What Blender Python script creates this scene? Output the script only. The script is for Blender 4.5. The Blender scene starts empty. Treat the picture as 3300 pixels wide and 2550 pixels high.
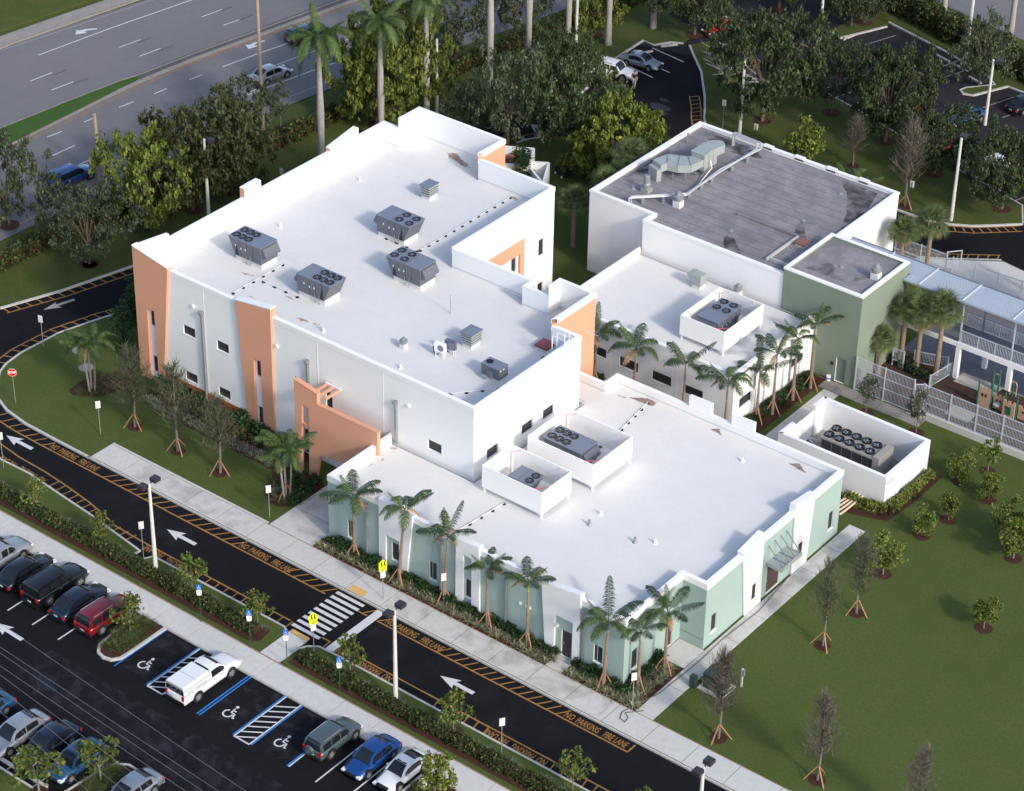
import bpy, bmesh, math, random
import numpy as np
from mathutils import Vector, Matrix
R_ = math.radians
random.seed(7)
rng = np.random.default_rng(11)
scn = bpy.context.scene
col = scn.collection

# ---------------------------------------------------------------- camera
cam_d = bpy.data.cameras.new('camera')
cam = bpy.data.objects.new('camera', cam_d); col.objects.link(cam)
cam_d.sensor_width = 36.0
cam_d.lens = 86.26
cam_d.clip_end = 2000
_yaw, _pit, _rol = 2.22664146, 0.583155498, 0.0180333061
_f = Vector((math.cos(_yaw)*math.cos(_pit), math.sin(_yaw)*math.cos(_pit), -math.sin(_pit)))
_r = Vector((math.sin(_yaw), -math.cos(_yaw), 0)); _u = _r.cross(_f)
_r2 = math.cos(_rol)*_r + math.sin(_rol)*_u; _u2 = -math.sin(_rol)*_r + math.cos(_rol)*_u
_m = Matrix((_r2, _u2, -_f)).transposed().to_4x4(); _m.translation = Vector((80, -100, 103))
cam.matrix_world = _m
scn.camera = cam

# ---------------------------------------------------------------- light
SUN_AZ, SUN_EL = R_(-15), R_(31)
w = bpy.data.worlds.new('World'); scn.world = w; w.use_nodes = True
nt = w.node_tree; bg = nt.nodes['Background']
sky = nt.nodes.new('ShaderNodeTexSky'); sky.sky_type = 'NISHITA'; sky.sun_disc = False
sky.sun_elevation = SUN_EL; sky.sun_rotation = R_(90) - SUN_AZ
sky.air_density = 1.0; sky.dust_density = 2.0; sky.ozone_density = 1.2
nt.links.new(sky.outputs[0], bg.inputs[0]); bg.inputs[1].default_value = 0.15
sl = bpy.data.lights.new('sun', 'SUN'); sl.energy = 1.5; sl.angle = R_(6.0); sl.color = (1.0, 0.93, 0.84)
so = bpy.data.objects.new('sun', sl); col.objects.link(so)
sd = Vector((math.cos(SUN_EL)*math.cos(SUN_AZ), math.cos(SUN_EL)*math.sin(SUN_AZ), math.sin(SUN_EL)))
so.rotation_euler = sd.to_track_quat('Z', 'Y').to_euler(); so.location = (60, -40, 80)
scn.view_settings.view_transform = 'Standard'; scn.view_settings.look = 'None'
scn.view_settings.exposure = 0.72; scn.view_settings.gamma = 1.0

# ---------------------------------------------------------------- materials
def mat(name, c, rough=0.7, metal=0.0, noise=None, bump=None, spec=0.5, coat=0.0):
    """noise: list of (scale, amount, colour2) mixed over base by noise; bump: (scale, strength)"""
    m = bpy.data.materials.new(name); m.use_nodes = True
    n = m.node_tree; b = n.nodes['Principled BSDF']
    b.inputs['Base Color'].default_value = (*c, 1); b.inputs['Roughness'].default_value = rough
    b.inputs['Metallic'].default_value = metal; b.inputs['Specular IOR Level'].default_value = spec
    if coat: b.inputs['Coat Weight'].default_value = coat; b.inputs['Coat Roughness'].default_value = 0.05
    geo = n.nodes.new('ShaderNodeNewGeometry')
    if noise:
        prev = None
        for k, (sc, amt, c2) in enumerate(noise):
            t = n.nodes.new('ShaderNodeTexNoise'); t.inputs['Scale'].default_value = sc; t.inputs['Detail'].default_value = 5
            mp = n.nodes.new('ShaderNodeMapping'); mp.inputs['Location'].default_value = (k*13.7, k*7.1, 0)
            n.links.new(geo.outputs['Position'], mp.inputs[0]); n.links.new(mp.outputs[0], t.inputs['Vector'])
            rp = n.nodes.new('ShaderNodeMapRange'); rp.inputs[1].default_value = 0.38; rp.inputs[2].default_value = 0.66
            rp.inputs[4].default_value = amt
            n.links.new(t.outputs[0], rp.inputs[0])
            mx = n.nodes.new('ShaderNodeMix'); mx.data_type = 'RGBA'
            n.links.new(rp.outputs[0], mx.inputs[0])
            if prev is None: mx.inputs[6].default_value = (*c, 1)
            else: n.links.new(prev, mx.inputs[6])
            mx.inputs[7].default_value = (*c2, 1); prev = mx.outputs[2]
        n.links.new(prev, b.inputs['Base Color'])
    if bump:
        t = n.nodes.new('ShaderNodeTexNoise'); t.inputs['Scale'].default_value = bump[0]; t.inputs['Detail'].default_value = 4
        n.links.new(geo.outputs['Position'], t.inputs['Vector'])
        bp = n.nodes.new('ShaderNodeBump'); bp.inputs['Strength'].default_value = bump[1]; bp.inputs['Distance'].default_value = 0.05
        n.links.new(t.outputs[0], bp.inputs['Height']); n.links.new(bp.outputs[0], b.inputs['Normal'])
    return m
def leafmat(name, c1, c2, c3=None, trans=0.25):
    m = bpy.data.materials.new(name); m.use_nodes = True
    n = m.node_tree; b = n.nodes['Principled BSDF']; out = n.nodes['Material Output']
    g = n.nodes.new('ShaderNodeNewGeometry'); cr = n.nodes.new('ShaderNodeValToRGB')
    cr.color_ramp.elements[0].color = (*c1, 1); cr.color_ramp.elements[1].color = (*c2, 1)
    if c3:
        e = cr.color_ramp.elements.new(0.93); e.color = (*c2, 1); cr.color_ramp.elements[-1].color = (*c3, 1)
    n.links.new(g.outputs['Random Per Island'], cr.inputs[0])
    oi = n.nodes.new('ShaderNodeObjectInfo')
    hs = n.nodes.new('ShaderNodeHueSaturation')
    mr = n.nodes.new('ShaderNodeMapRange'); mr.inputs[3].default_value = 0.8; mr.inputs[4].default_value = 1.2
    n.links.new(oi.outputs['Random'], mr.inputs[0]); n.links.new(mr.outputs[0], hs.inputs['Value'])
    n.links.new(cr.outputs[0], hs.inputs['Color'])
    n.links.new(hs.outputs[0], b.inputs['Base Color']); b.inputs['Roughness'].default_value = 0.6
    b.inputs['Specular IOR Level'].default_value = 0.3
    tr = n.nodes.new('ShaderNodeBsdfTranslucent'); n.links.new(hs.outputs[0], tr.inputs[0])
    mx = n.nodes.new('ShaderNodeMixShader'); mx.inputs[0].default_value = trans
    n.links.new(b.outputs[0], mx.inputs[1]); n.links.new(tr.outputs[0], mx.inputs[2]); n.links.new(mx.outputs[0], out.inputs[0])
    return m
M = {}
M['white'] = mat('white_stucco', (.83,.835,.84), .85, noise=[(.25,.35,(.79,.795,.80)),(3,.12,(.76,.755,.75))], bump=(30,.12))
M['white_clean'] = mat('white_trim', (.85,.85,.845), .6)
M['peach'] = mat('peach_stucco', (.66,.33,.20), .85, noise=[(.5,.35,(.60,.29,.175))], bump=(30,.12))
M['rust'] = mat('rust_orange_band', (.36,.085,.025), .85, noise=[(2,.4,(.27,.06,.02))], bump=(30,.12))
M['mint'] = mat('mint_stucco', (.33,.44,.41), .85, noise=[(.5,.35,(.305,.415,.39))], bump=(30,.12))
M['sage'] = mat('sage_stucco', (.20,.25,.19), .85, noise=[(.5,.5,(.17,.22,.165))], bump=(30,.12))
M['door_sage'] = mat('sage_door_paint', (.16,.21,.18), .5)
M['roof_white'] = mat('white_roof_membrane', (.70,.695,.685), .8, noise=[(.12,.45,(.64,.64,.635)),(.5,.25,(.60,.585,.56)),(2,.15,(.58,.56,.53)),(8,.08,(.5,.47,.43))], bump=(12,.1), spec=.2)
M['flash'] = mat('flashing_line', (.50,.53,.55), .6)
M['roof_grey'] = mat('grey_bitumen_roof', (.235,.220,.240), .85, noise=[(.18,.85,(.145,.132,.148)),(.55,.7,(.33,.315,.335)),(2.2,.5,(.17,.155,.165)),(9,.4,(.27,.258,.27))], bump=(15,.3), spec=.25)
M['roof_joint'] = mat('bitumen_joint', (.105,.096,.10), .85)
M['roof_dirt'] = mat('roof_dirt', (.06,.052,.052), .9, noise=[(2,.7,(.11,.1,.1))])
M['stain'] = mat('rust_stain', (.24,.175,.15), .8, noise=[(3,.8,(.36,.28,.25)),(12,.5,(.15,.11,.10))])
M['stain_edge'] = mat('rust_stain_edge', (.50,.36,.20), .8, noise=[(4,.7,(.62,.56,.48))])
M['stain_faint'] = mat('faint_stain', (.60,.52,.44), .8, noise=[(6,.8,(.70,.67,.63))])
M['asphalt'] = mat('fresh_asphalt', (.0075,.0072,.0105), .9, noise=[(.35,.5,(.0115,.0105,.0135)),(2.5,.45,(.0055,.0055,.0075)),(40,.3,(.022,.021,.025))], bump=(60,.25), spec=.12)
M['asphalt_old'] = mat('worn_asphalt', (.020,.019,.026), .9, noise=[(.3,.7,(.036,.031,.033)),(3,.5,(.014,.014,.018)),(40,.3,(.045,.044,.046))], bump=(60,.25), spec=.15)
M['street'] = mat('grey_street_asphalt', (.165,.158,.170), .85, noise=[(.10,.5,(.19,.182,.188)),(1.2,.4,(.14,.134,.142)),(30,.25,(.21,.205,.205))], bump=(50,.2), spec=.2)
M['street_dark'] = mat('dark_median_asphalt', (.075,.070,.078), .85, noise=[(2,.6,(.11,.105,.11))])
M['tyre_wear'] = mat('lane_wear', (.125,.12,.125), .8, noise=[(1.2,.7,(.15,.145,.15))])
M['concrete'] = mat('concrete', (.56,.555,.54), .85, noise=[(.3,.5,(.62,.615,.60)),(2.2,.45,(.48,.47,.45)),(9,.25,(.40,.37,.34))], bump=(40,.2))
M['concrete2'] = mat('concrete_warm', (.44,.42,.39), .85, noise=[(.5,.6,(.50,.485,.46)),(3,.5,(.36,.34,.31))], bump=(40,.2))
M['concrete_dark'] = mat('weathered_concrete', (.27,.245,.225), .9, noise=[(.8,.7,(.19,.17,.155)),(4,.5,(.33,.31,.29))], bump=(30,.3))
M['kerb'] = mat('kerb_concrete', (.52,.51,.48), .85, noise=[(2.5,.6,(.40,.385,.36))], bump=(40,.2))
M['seal'] = mat('rusty_joint', (.30,.17,.12), .9, noise=[(3,.6,(.4,.3,.25))])
M['grass'] = mat('lawn_grass', (.078,.118,.026), .95, noise=[(.08,.8,(.052,.086,.017)),(.45,.65,(.100,.116,.034)),(3.5,.6,(.045,.078,.013)),(11,.75,(.115,.135,.045)),(30,.5,(.030,.050,.010))], bump=(10,1.0), spec=.1)
M['grass_shade'] = M['grass']
M['grass_median'] = mat('median_grass', (.045,.105,.020), .95, noise=[(.4,.6,(.060,.115,.024)),(8,.6,(.034,.08,.014))], bump=(14,.9), spec=.15)
M['grass_back'] = mat('back_lawn_grass', (.060,.088,.020), .95, noise=[(.1,.7,(.044,.070,.016)),(.6,.65,(.105,.100,.036)),(5,.65,(.034,.058,.012)),(16,.6,(.088,.104,.034))], bump=(10,1.0), spec=.1)
M['mulch'] = mat('red_brown_mulch', (.060,.024,.016), .95, noise=[(4,.7,(.030,.014,.010)),(20,.6,(.10,.046,.030))], bump=(20,1.0), spec=.2)
M['mulch2'] = mat('playground_mulch', (.060,.034,.026), .95, noise=[(1,.6,(.042,.024,.019)),(15,.6,(.085,.052,.04))], bump=(20,.8), spec=.2)
M['yellow'] = mat('yellow_road_paint', (.42,.20,.035), .7, noise=[(6,.6,(.28,.135,.03)),(30,.45,(.10,.055,.03))])
M['white_paint'] = mat('white_road_paint', (.66,.66,.67), .6, noise=[(5,.5,(.50,.50,.51)),(30,.3,(.3,.3,.3))])
M['grey_paint'] = mat('faded_white_paint', (.33,.31,.30), .7, noise=[(6,.6,(.2,.19,.19))])
M['blue_paint'] = mat('blue_road_paint', (.02,.19,.58), .6, noise=[(6,.4,(.02,.14,.42))])
M['pad'] = mat('yellow_tactile_pad', (.70,.42,.13), .7, noise=[(8,.3,(.6,.35,.1))], bump=(25,.5))
M['glass'] = mat('dark_window_glass', (.012,.014,.018), .12, spec=.6)
M['screen'] = mat('window_mesh_screen', (.028,.028,.031), .5)
M['door_brown'] = mat('dark_brown_door', (.055,.035,.032), .45)
M['unit'] = mat('grey_metal_cabinet', (.115,.125,.15), .5, metal=.0, noise=[(2,.3,(.095,.105,.13))])
M['unit_top'] = mat('blue_grey_cabinet_top', (.17,.20,.26), .4, noise=[(1.2,.4,(.145,.17,.225))])
M['black'] = mat('black_metal', (.012,.012,.014), .5)
M['pole_head'] = mat('dark_lamp_head', (.035,.028,.035), .4)
M['galv'] = mat('galvanised_steel', (.30,.33,.33), .45, metal=.35, noise=[(3,.5,(.22,.24,.25))])
M['duct'] = mat('sheet_metal_duct', (.36,.40,.39), .5, metal=.15, noise=[(1.5,.5,(.30,.34,.33))])
M['tan_unit'] = mat('beige_metal', (.33,.31,.27), .55, noise=[(2,.3,(.28,.265,.235))])
M['chiller_side'] = mat('chiller_coil', (.035,.036,.037), .6, noise=[(10,.3,(.05,.05,.05))])
M['pipe_steel'] = mat('pipe_jacket', (.52,.53,.55), .35, metal=.3)
M['red_strut'] = mat('pink_red_brace', (.55,.10,.12), .6)
M['pink_strut'] = mat('pale_pink_brace', (.62,.42,.42), .6)
M['maroon'] = mat('maroon_hatch_lid', (.20,.045,.05), .5)
M['brick_red'] = mat('faded_red_lid', (.26,.10,.08), .6)
M['fence_white'] = mat('white_metal_fence', (.50,.54,.60), .5)
M['wood'] = mat('orange_timber_stake', (.42,.20,.11), .8, noise=[(5,.4,(.33,.15,.08))])
M['bark'] = mat('brown_bark', (.17,.115,.085), .9, noise=[(6,.6,(.10,.07,.05))], bump=(20,.6))
M['bark_grey'] = mat('grey_bark', (.20,.175,.15), .9, noise=[(6,.6,(.12,.105,.09))], bump=(20,.6))
M['palm_grey'] = mat('pale_palm_trunk', (.34,.315,.29), .85, noise=[(3,.6,(.24,.215,.19)),(12,.4,(.42,.40,.38))], bump=(12,.5))
M['palm_brown'] = mat('brown_palm_trunk', (.27,.20,.145), .85, noise=[(3,.6,(.18,.13,.09))], bump=(12,.5))
M['crownshaft'] = mat('green_crownshaft', (.30,.36,.05), .55, noise=[(4,.4,(.36,.26,.06))])
M['pole'] = mat('white_concrete_pole', (.60,.59,.555), .7, noise=[(3,.3,(.52,.5,.46))])
M['pole_base'] = mat('stained_pole_base', (.42,.28,.2), .8)
M['pole_tan'] = mat('tan_concrete_pole', (.38,.29,.22), .8, noise=[(3,.4,(.30,.23,.17))])
M['sign_green'] = mat('green_sign_post', (.02,.06,.045), .5)
M['sign_white'] = mat('sign_white', (.75,.73,.73), .4)
M['sign_blue'] = mat('sign_blue', (.01,.12,.50), .4)
M['sign_red'] = mat('sign_red', (.62,.02,.02), .4)
M['sign_lime'] = mat('sign_lime', (.68,.80,.01), .4)
M['green_box'] = mat('dark_green_transformer', (.018,.045,.040), .45)
M['teal'] = mat('green_play_post', (.01,.13,.075), .5)
M['kerb_old'] = mat('old_kerb', (.27,.245,.21), .9, noise=[(2,.6,(.20,.18,.155))])
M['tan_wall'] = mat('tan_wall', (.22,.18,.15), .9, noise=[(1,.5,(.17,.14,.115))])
M['tan'] = mat('tan_play_panel', (.50,.31,.20), .7)
M['navy_lid'] = mat('dark_bin_lid', (.018,.022,.035), .5)
M['bin_green'] = mat('green_bin', (.005,.12,.055), .6)
M['cardboard'] = mat('brown_cardboard', (.30,.11,.05), .9, noise=[(3,.6,(.2,.07,.035))])
M['cream_pipe'] = mat('cream_pipe', (.62,.48,.34), .6)
M['rubber'] = mat('tyre_rubber', (.015,.015,.016), .8)
M['rim'] = mat('alloy_rim', (.48,.49,.50), .35, metal=.6)
M['lamp_red'] = mat('tail_lamp_red', (.50,.01,.012), .2)
M['lamp_clear'] = mat('head_lamp_clear', (.75,.76,.78), .12)
M['plate'] = mat('licence_plate', (.55,.60,.55), .4)
M['wire'] = mat('power_cable', (.16,.16,.17), .6)
M['hose'] = mat('dark_hose', (.10,.095,.09), .7)
M['skin'] = mat('skin', (.45,.24,.17), .6)
M['cloth_dark'] = mat('dark_shirt', (.012,.012,.016), .9)
M['cloth_tan'] = mat('khaki_trousers', (.55,.48,.37), .9)
M['hair'] = mat('dark_hair', (.05,.03,.02), .8)
M['wall_base'] = mat('white_knee_wall', (.58,.57,.54), .85, noise=[(1.5,.4,(.50,.49,.46))])
M['roof_panel'] = mat('pale_blue_metal_roof', (.40,.46,.53), .4, metal=.1, noise=[(1,.4,(.34,.40,.47))])
M['deck'] = mat('walkway_deck', (.13,.14,.17), .8, noise=[(1,.5,(.16,.17,.2))])
M['patch'] = mat('asphalt_stain', (.006,.006,.008), .4)
M['scuff'] = mat('asphalt_scuff', (.045,.045,.055), .8, noise=[(1.5,.8,(.022,.022,.028))])
def alphamat(name, c, sc, lo, hi, amt, rough=.8):
    m = bpy.data.materials.new(name); m.use_nodes = True; n = m.node_tree; b = n.nodes['Principled BSDF']; out = n.nodes['Material Output']
    b.inputs['Base Color'].default_value = (*c,1); b.inputs['Roughness'].default_value = rough; b.inputs['Specular IOR Level'].default_value = .1
    g = n.nodes.new('ShaderNodeNewGeometry'); t = n.nodes.new('ShaderNodeTexNoise'); t.inputs['Scale'].default_value = sc; t.inputs['Detail'].default_value = 5; t.inputs['Distortion'].default_value = .6
    n.links.new(g.outputs['Position'], t.inputs['Vector']); r = n.nodes.new('ShaderNodeMapRange'); r.inputs[1].default_value = lo; r.inputs[2].default_value = hi; r.inputs[4].default_value = amt
    n.links.new(t.outputs[0], r.inputs[0]); tr = n.nodes.new('ShaderNodeBsdfTransparent'); mx = n.nodes.new('ShaderNodeMixShader')
    n.links.new(r.outputs[0], mx.inputs[0]); n.links.new(tr.outputs[0], mx.inputs[1]); n.links.new(b.outputs[0], mx.inputs[2]); n.links.new(mx.outputs[0], out.inputs[0]); return m
M['stain_edge'] = alphamat('rust_stain_edge', (.42,.26,.12), 2.2, .38, .62, .75)
M['stain_faint'] = alphamat('faint_stain', (.45,.33,.24), 1.6, .42, .7, .6)
M['roof_dirt'] = alphamat('roof_dirt', (.055,.048,.05), .7, .36, .66, .75)
M['scuff'] = alphamat('asphalt_scuff', (.05,.05,.065), 1.1, .45, .75, .55)
M['tyre_track'] = alphamat('tyre_track', (.035,.033,.042), .5, .45, .75, .5)
M['kerb_dirt'] = alphamat('pavement_dirt', (.26,.22,.18), .7, .46, .8, .38)
def carpaint(n, c, metal=.3): return mat(n, c, .28, metal=metal, coat=.8)

# ---------------------------------------------------------------- mesh helpers
class MB:
    def __init__(s): s.v = []; s.f = []
    def add(s, vs, fs):
        n = len(s.v); s.v.extend([tuple(map(float, v)) for v in vs]); s.f.extend([tuple(i+n for i in f) for f in fs]); return s
    def quad(s, a, b, c, d): return s.add([a, b, c, d], [(0,1,2,3)])
    def box(s, x0, x1, y0, y1, z0, z1):
        vs = [(x0,y0,z0),(x1,y0,z0),(x1,y1,z0),(x0,y1,z0),(x0,y0,z1),(x1,y0,z1),(x1,y1,z1),(x0,y1,z1)]
        return s.add(vs, [(0,3,2,1),(4,5,6,7),(0,1,5,4),(1,2,6,5),(2,3,7,6),(3,0,4,7)])
    def prism(s, poly, z0, z1):
        n = len(poly); vs = [(x,y,z0) for x,y in poly]+[(x,y,z1) for x,y in poly]
        return s.add(vs, [tuple(range(n-1,-1,-1)), tuple(range(n,2*n))]+[(i,(i+1)%n,n+(i+1)%n,n+i) for i in range(n)])
    def prism_y(s, poly, y0, y1):      # poly in (x,z), counter-clockwise seen from -Y
        n = len(poly); vs = [(x,y0,z) for x,z in poly]+[(x,y1,z) for x,z in poly]
        return s.add(vs, [tuple(range(n)), tuple(range(2*n-1,n-1,-1))]+[((i+1)%n,i,n+i,n+(i+1)%n) for i in range(n)])
    def prism_x(s, poly, x0, x1):      # poly in (y,z)
        n = len(poly); vs = [(x0,y,z) for y,z in poly]+[(x1,y,z) for y,z in poly]
        return s.add(vs, [tuple(range(n-1,-1,-1)), tuple(range(n,2*n))]+[(i,(i+1)%n,n+(i+1)%n,n+i) for i in range(n)])
    def sheet(s, poly, z): 
        return s.add([(x,y,z) for x,y in poly], [tuple(range(len(poly)))])
    def bar(s, p, q, wd, ht=None):     # rectangular bar between two points
        ht = ht or wd; p = Vector(p); q = Vector(q); d = (q-p).normalized()
        up = Vector((0,0,1)) if abs(d.z) < .95 else Vector((0,1,0))
        a = d.cross(up).normalized()*wd/2; b = a.cross(d).normalized()*ht/2
        vs = [p-a-b,p+a-b,p+a+b,p-a+b,q-a-b,q+a-b,q+a+b,q-a+b]
        return s.add(vs, [(0,1,2,3),(7,6,5,4),(0,4,5,1),(1,5,6,2),(2,6,7,3),(3,7,4,0)])
    def tube(s, p, q, r0, r1=None, n=8, caps=True):
        r1 = r0 if r1 is None else r1; p = Vector(p); q = Vector(q); d = (q-p).normalized()
        up = Vector((0,0,1)) if abs(d.z) < .95 else Vector((0,1,0))
        a = d.cross(up).normalized(); b = a.cross(d)
        vs = []
        for c, r in ((p,r0),(q,r1)):
            for k in range(n):
                t = 2*math.pi*k/n; vs.append(c+a*math.cos(t)*r+b*math.sin(t)*r)
        fs = [((k+1)%n,k,n+k,n+(k+1)%n) for k in range(n)]
        if caps: fs += [tuple(range(n)), tuple(range(2*n-1,n-1,-1))]
        return s.add(vs, fs)
    def path(s, pts, rs, n=8):
        if not hasattr(rs, '__len__'): rs = [rs]*len(pts)
        for i in range(len(pts)-1): s.tube(pts[i], pts[i+1], rs[i], rs[i+1], n, True)
        return s
    def lathe(s, cx, cy, prof, n=12):  # prof: (r,z)
        vs = [(cx+r*math.cos(2*math.pi*k/n), cy+r*math.sin(2*math.pi*k/n), z) for r,z in prof for k in range(n)]
        fs = [(i*n+k, i*n+(k+1)%n, (i+1)*n+(k+1)%n, (i+1)*n+k) for i in range(len(prof)-1) for k in range(n)]
        fs += [tuple(range(n-1,-1,-1)), tuple((len(prof)-1)*n+k for k in range(n))]
        return s.add(vs, fs)
    def strip(s, pts, half, z):        # ribbon of constant width on the ground
        P = [Vector((p[0],p[1])) for p in pts]; L = []; Rr = []
        for i, p in enumerate(P):
            a = P[max(i-1,0)]; b = P[min(i+1,len(P)-1)]; d = (b-a).normalized(); nrm = Vector((-d.y,d.x))
            L.append(p+nrm*half); Rr.append(p-nrm*half)
        for i in range(len(P)-1):
            s.quad((Rr[i].x,Rr[i].y,z),(Rr[i+1].x,Rr[i+1].y,z),(L[i+1].x,L[i+1].y,z),(L[i].x,L[i].y,z))
        return s
    def mesh(s, name):
        me = bpy.data.meshes.new(name); me.from_pydata(s.v, [], s.f); me.update(); return me
    def build(s, name, m, parent=None, smooth=False, label=None, loc=None, kind=None):
        me = s.mesh(name); me.materials.append(M[m] if isinstance(m, str) else m)
        if smooth: me.polygons.foreach_set('use_smooth', [True]*len(me.polygons))
        return link(name, me, parent, label, loc, kind)
def link(name, me, parent=None, label=None, loc=None, kind=None):
    o = bpy.data.objects.new(name, me); col.objects.link(o)
    if loc is not None: o.location = loc
    if parent is not None: o.parent = parent
    if label: o['label'] = label
    if kind: o['kind'] = kind
    return o
def tag(o, label, cat, group=None):
    o['label'] = label; o['category'] = cat
    if group: o['group'] = group
    return o
def thing(name, label, cat, loc=(0,0,0), rz=0, group=None):
    o = bpy.data.objects.new(name, None); col.objects.link(o); o.empty_display_size = .2
    o.location = loc; o.rotation_euler = (0,0,rz); return tag(o, label, cat, group)
KIDS = {}
def dup(root, loc=None, rz=None, label=None, group=None, scale=None):
    if root not in KIDS: KIDS[root] = [(c, [(g, list(g.children)) for g in c.children]) for c in root.children]
    r = root.copy(); col.objects.link(r)
    if loc is not None: r.location = loc
    if rz is not None: r.rotation_euler = (r.rotation_euler[0], r.rotation_euler[1], rz)
    if scale is not None: r.scale = scale if hasattr(scale,'__len__') else (scale,)*3
    if label: r['label'] = label
    if group: r['group'] = group
    for c, gs in KIDS[root]:
        d = c.copy(); col.objects.link(d); d.parent = r
        for g, _ in gs:
            e = g.copy(); col.objects.link(e); e.parent = d
    return r
def ngon(cx, cy, r, n, ph=0): return [(cx+r*math.cos(ph+2*math.pi*k/n), cy+r*math.sin(ph+2*math.pi*k/n)) for k in range(n)]
def text_mesh(txt, size, bold=0.0, shear=0.0, ext=0.0):
    c = bpy.data.curves.new('lettering', 'FONT'); c.body = txt; c.size = size; c.offset = bold; c.shear = shear
    c.align_x = 'CENTER'; c.align_y = 'CENTER'; c.extrude = ext; c.resolution_u = 2
    o = bpy.data.objects.new('lettering', c); col.objects.link(o)
    dg = bpy.context.evaluated_depsgraph_get(); me = bpy.data.meshes.new_from_object(o.evaluated_get(dg))
    bpy.data.objects.remove(o); bpy.data.curves.remove(c); return me
def lettering(txt, size, m, parent, loc, rot, bold=0.0, shear=0.0, sx=1.0, name='lettering'):
    me = text_mesh(txt, size, bold, shear); me.materials.clear(); me.materials.append(M[m])
    o = link(name, me, parent, loc=loc); o.rotation_euler = rot; o.scale = (sx,1,1); return o

# wall with recessed openings. p0->p1 counter-clockwise seen from above (outside on the right)
def wall(parent, p0, p1, z0, z1, m, openings=(), q0=None, q1=None, t=.28, d=.16, name='wall', reveal=None, label=None):
    p0 = Vector(p0); p1 = Vector(p1); e = (p1-p0); L = e.length; e = e/L; n = Vector((e.y, -e.x))
    if q0 is None: q0 = p0-n*t
    if q1 is None: q1 = p1-n*t
    q0 = Vector(q0); q1 = Vector(q1)
    P = lambda u,z,k=0: (p0.x+e.x*u-n.x*k, p0.y+e.y*u-n.y*k, z)
    b = MB(); rvs = []
    us = sorted({0, L} | {o[0] for o in openings} | {o[1] for o in openings}); zs = sorted({z0, z1} | {o[2] for o in openings} | {o[3] for o in openings})
    for i in range(len(us)-1):
        for j in range(len(zs)-1):
            cu = (us[i]+us[i+1])/2; cz = (zs[j]+zs[j+1])/2
            if any(o[0] < cu < o[1] and o[2] < cz < o[3] for o in openings): continue
            b.quad(P(us[i],zs[j]),P(us[i+1],zs[j]),P(us[i+1],zs[j+1]),P(us[i],zs[j+1]))
    for o in openings:
        a0,a1,c0,c1 = o[:4]; rv = MB(); rvs.append(rv)
        rv.quad(P(a0,c0),P(a0,c0,d),P(a0,c1,d),P(a0,c1)); rv.quad(P(a1,c0),P(a1,c1),P(a1,c1,d),P(a1,c0,d))
        rv.quad(P(a0,c1),P(a0,c1,d),P(a1,c1,d),P(a1,c1)); rv.quad(P(a0,c0),P(a1,c0),P(a1,c0,d),P(a0,c0,d))
    b.quad((q1.x,q1.y,z0),(q0.x,q0.y,z0),(q0.x,q0.y,z1),(q1.x,q1.y,z1))
    b.quad((p0.x,p0.y,z1),(p1.x,p1.y,z1),(q1.x,q1.y,z1),(q0.x,q0.y,z1))
    w_ = b.build(name, m, parent, label=label)
    for rv in rvs: rv.build('window_reveal', reveal or 'white_clean', w_)
    for o in openings:
        a0,a1,c0,c1 = o[:4]; kind = o[4] if len(o) > 4 else 'window'
        if kind == 'none': continue
        fr = MB(); f = .05
        def rect(bb, u0,u1,s0,s1,k0,k1):
            vs = [P(u0,s0,k0),P(u1,s0,k0),P(u1,s1,k0),P(u0,s1,k0),P(u0,s0,k1),P(u1,s0,k1),P(u1,s1,k1),P(u0,s1,k1)]
            bb.add(vs, [(0,1,2,3),(7,6,5,4),(0,4,5,1),(1,5,6,2),(2,6,7,3),(3,7,4,0)])
        if kind == 'window':
            fm = 'black'
            rect(fr,a0,a1,c0,c0+f,d-.05,d); rect(fr,a0,a1,c1-f,c1,d-.05,d); rect(fr,a0,a0+f,c0+f,c1-f,d-.05,d); rect(fr,a1-f,a1,c0+f,c1-f,d-.05,d)
            w2 = fr.build('window', fm, parent)
            g = MB(); rect(g,a0+f,a1-f,c0+f,c1-f,d-.03,d-.01); g.build('pane', 'screen', w2)
            sl_ = MB(); rect(sl_,a0-.05,a1+.05,c0-.07,c0-.003,-.04,.04); sl_.build('sill', 'white_clean', w2)
        else:
            dm = {'door':'door_brown','door_sage':'door_sage'}[kind]
            f = .06; rect(fr,a0,a0+f,c0,c1,d-.06,d); rect(fr,a1-f,a1,c0,c1,d-.06,d); rect(fr,a0+f,a1-f,c1-f,c1,d-.06,d)
            dr = fr.build('door', 'door_brown' if kind=='door' else 'door_sage', parent)
            g = MB(); rect(g,a0+f,a1-f,c0,c1-f,d-.045,d-.01); g.build('door_leaf', dm, dr)
            h = MB(); rect(h,a0+f+.07,a0+f+.12,c0+.95,c0+1.15,d-.12,d-.045); h.build('handle', 'galv', dr)
    return w_
def offset_poly(poly, t):
    n = len(poly); out = []
    for i in range(n):
        a = Vector(poly[i-1]); b = Vector(poly[i]); c = Vector(poly[(i+1)%n])
        e1 = (b-a).normalized(); e2 = (c-b).normalized(); n1 = Vector((-e1.y,e1.x)); n2 = Vector((-e2.y,e2.x))
        k = 1+n1.dot(n2); out.append(b+(n1+n2)*(t/k))
    return out
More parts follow.
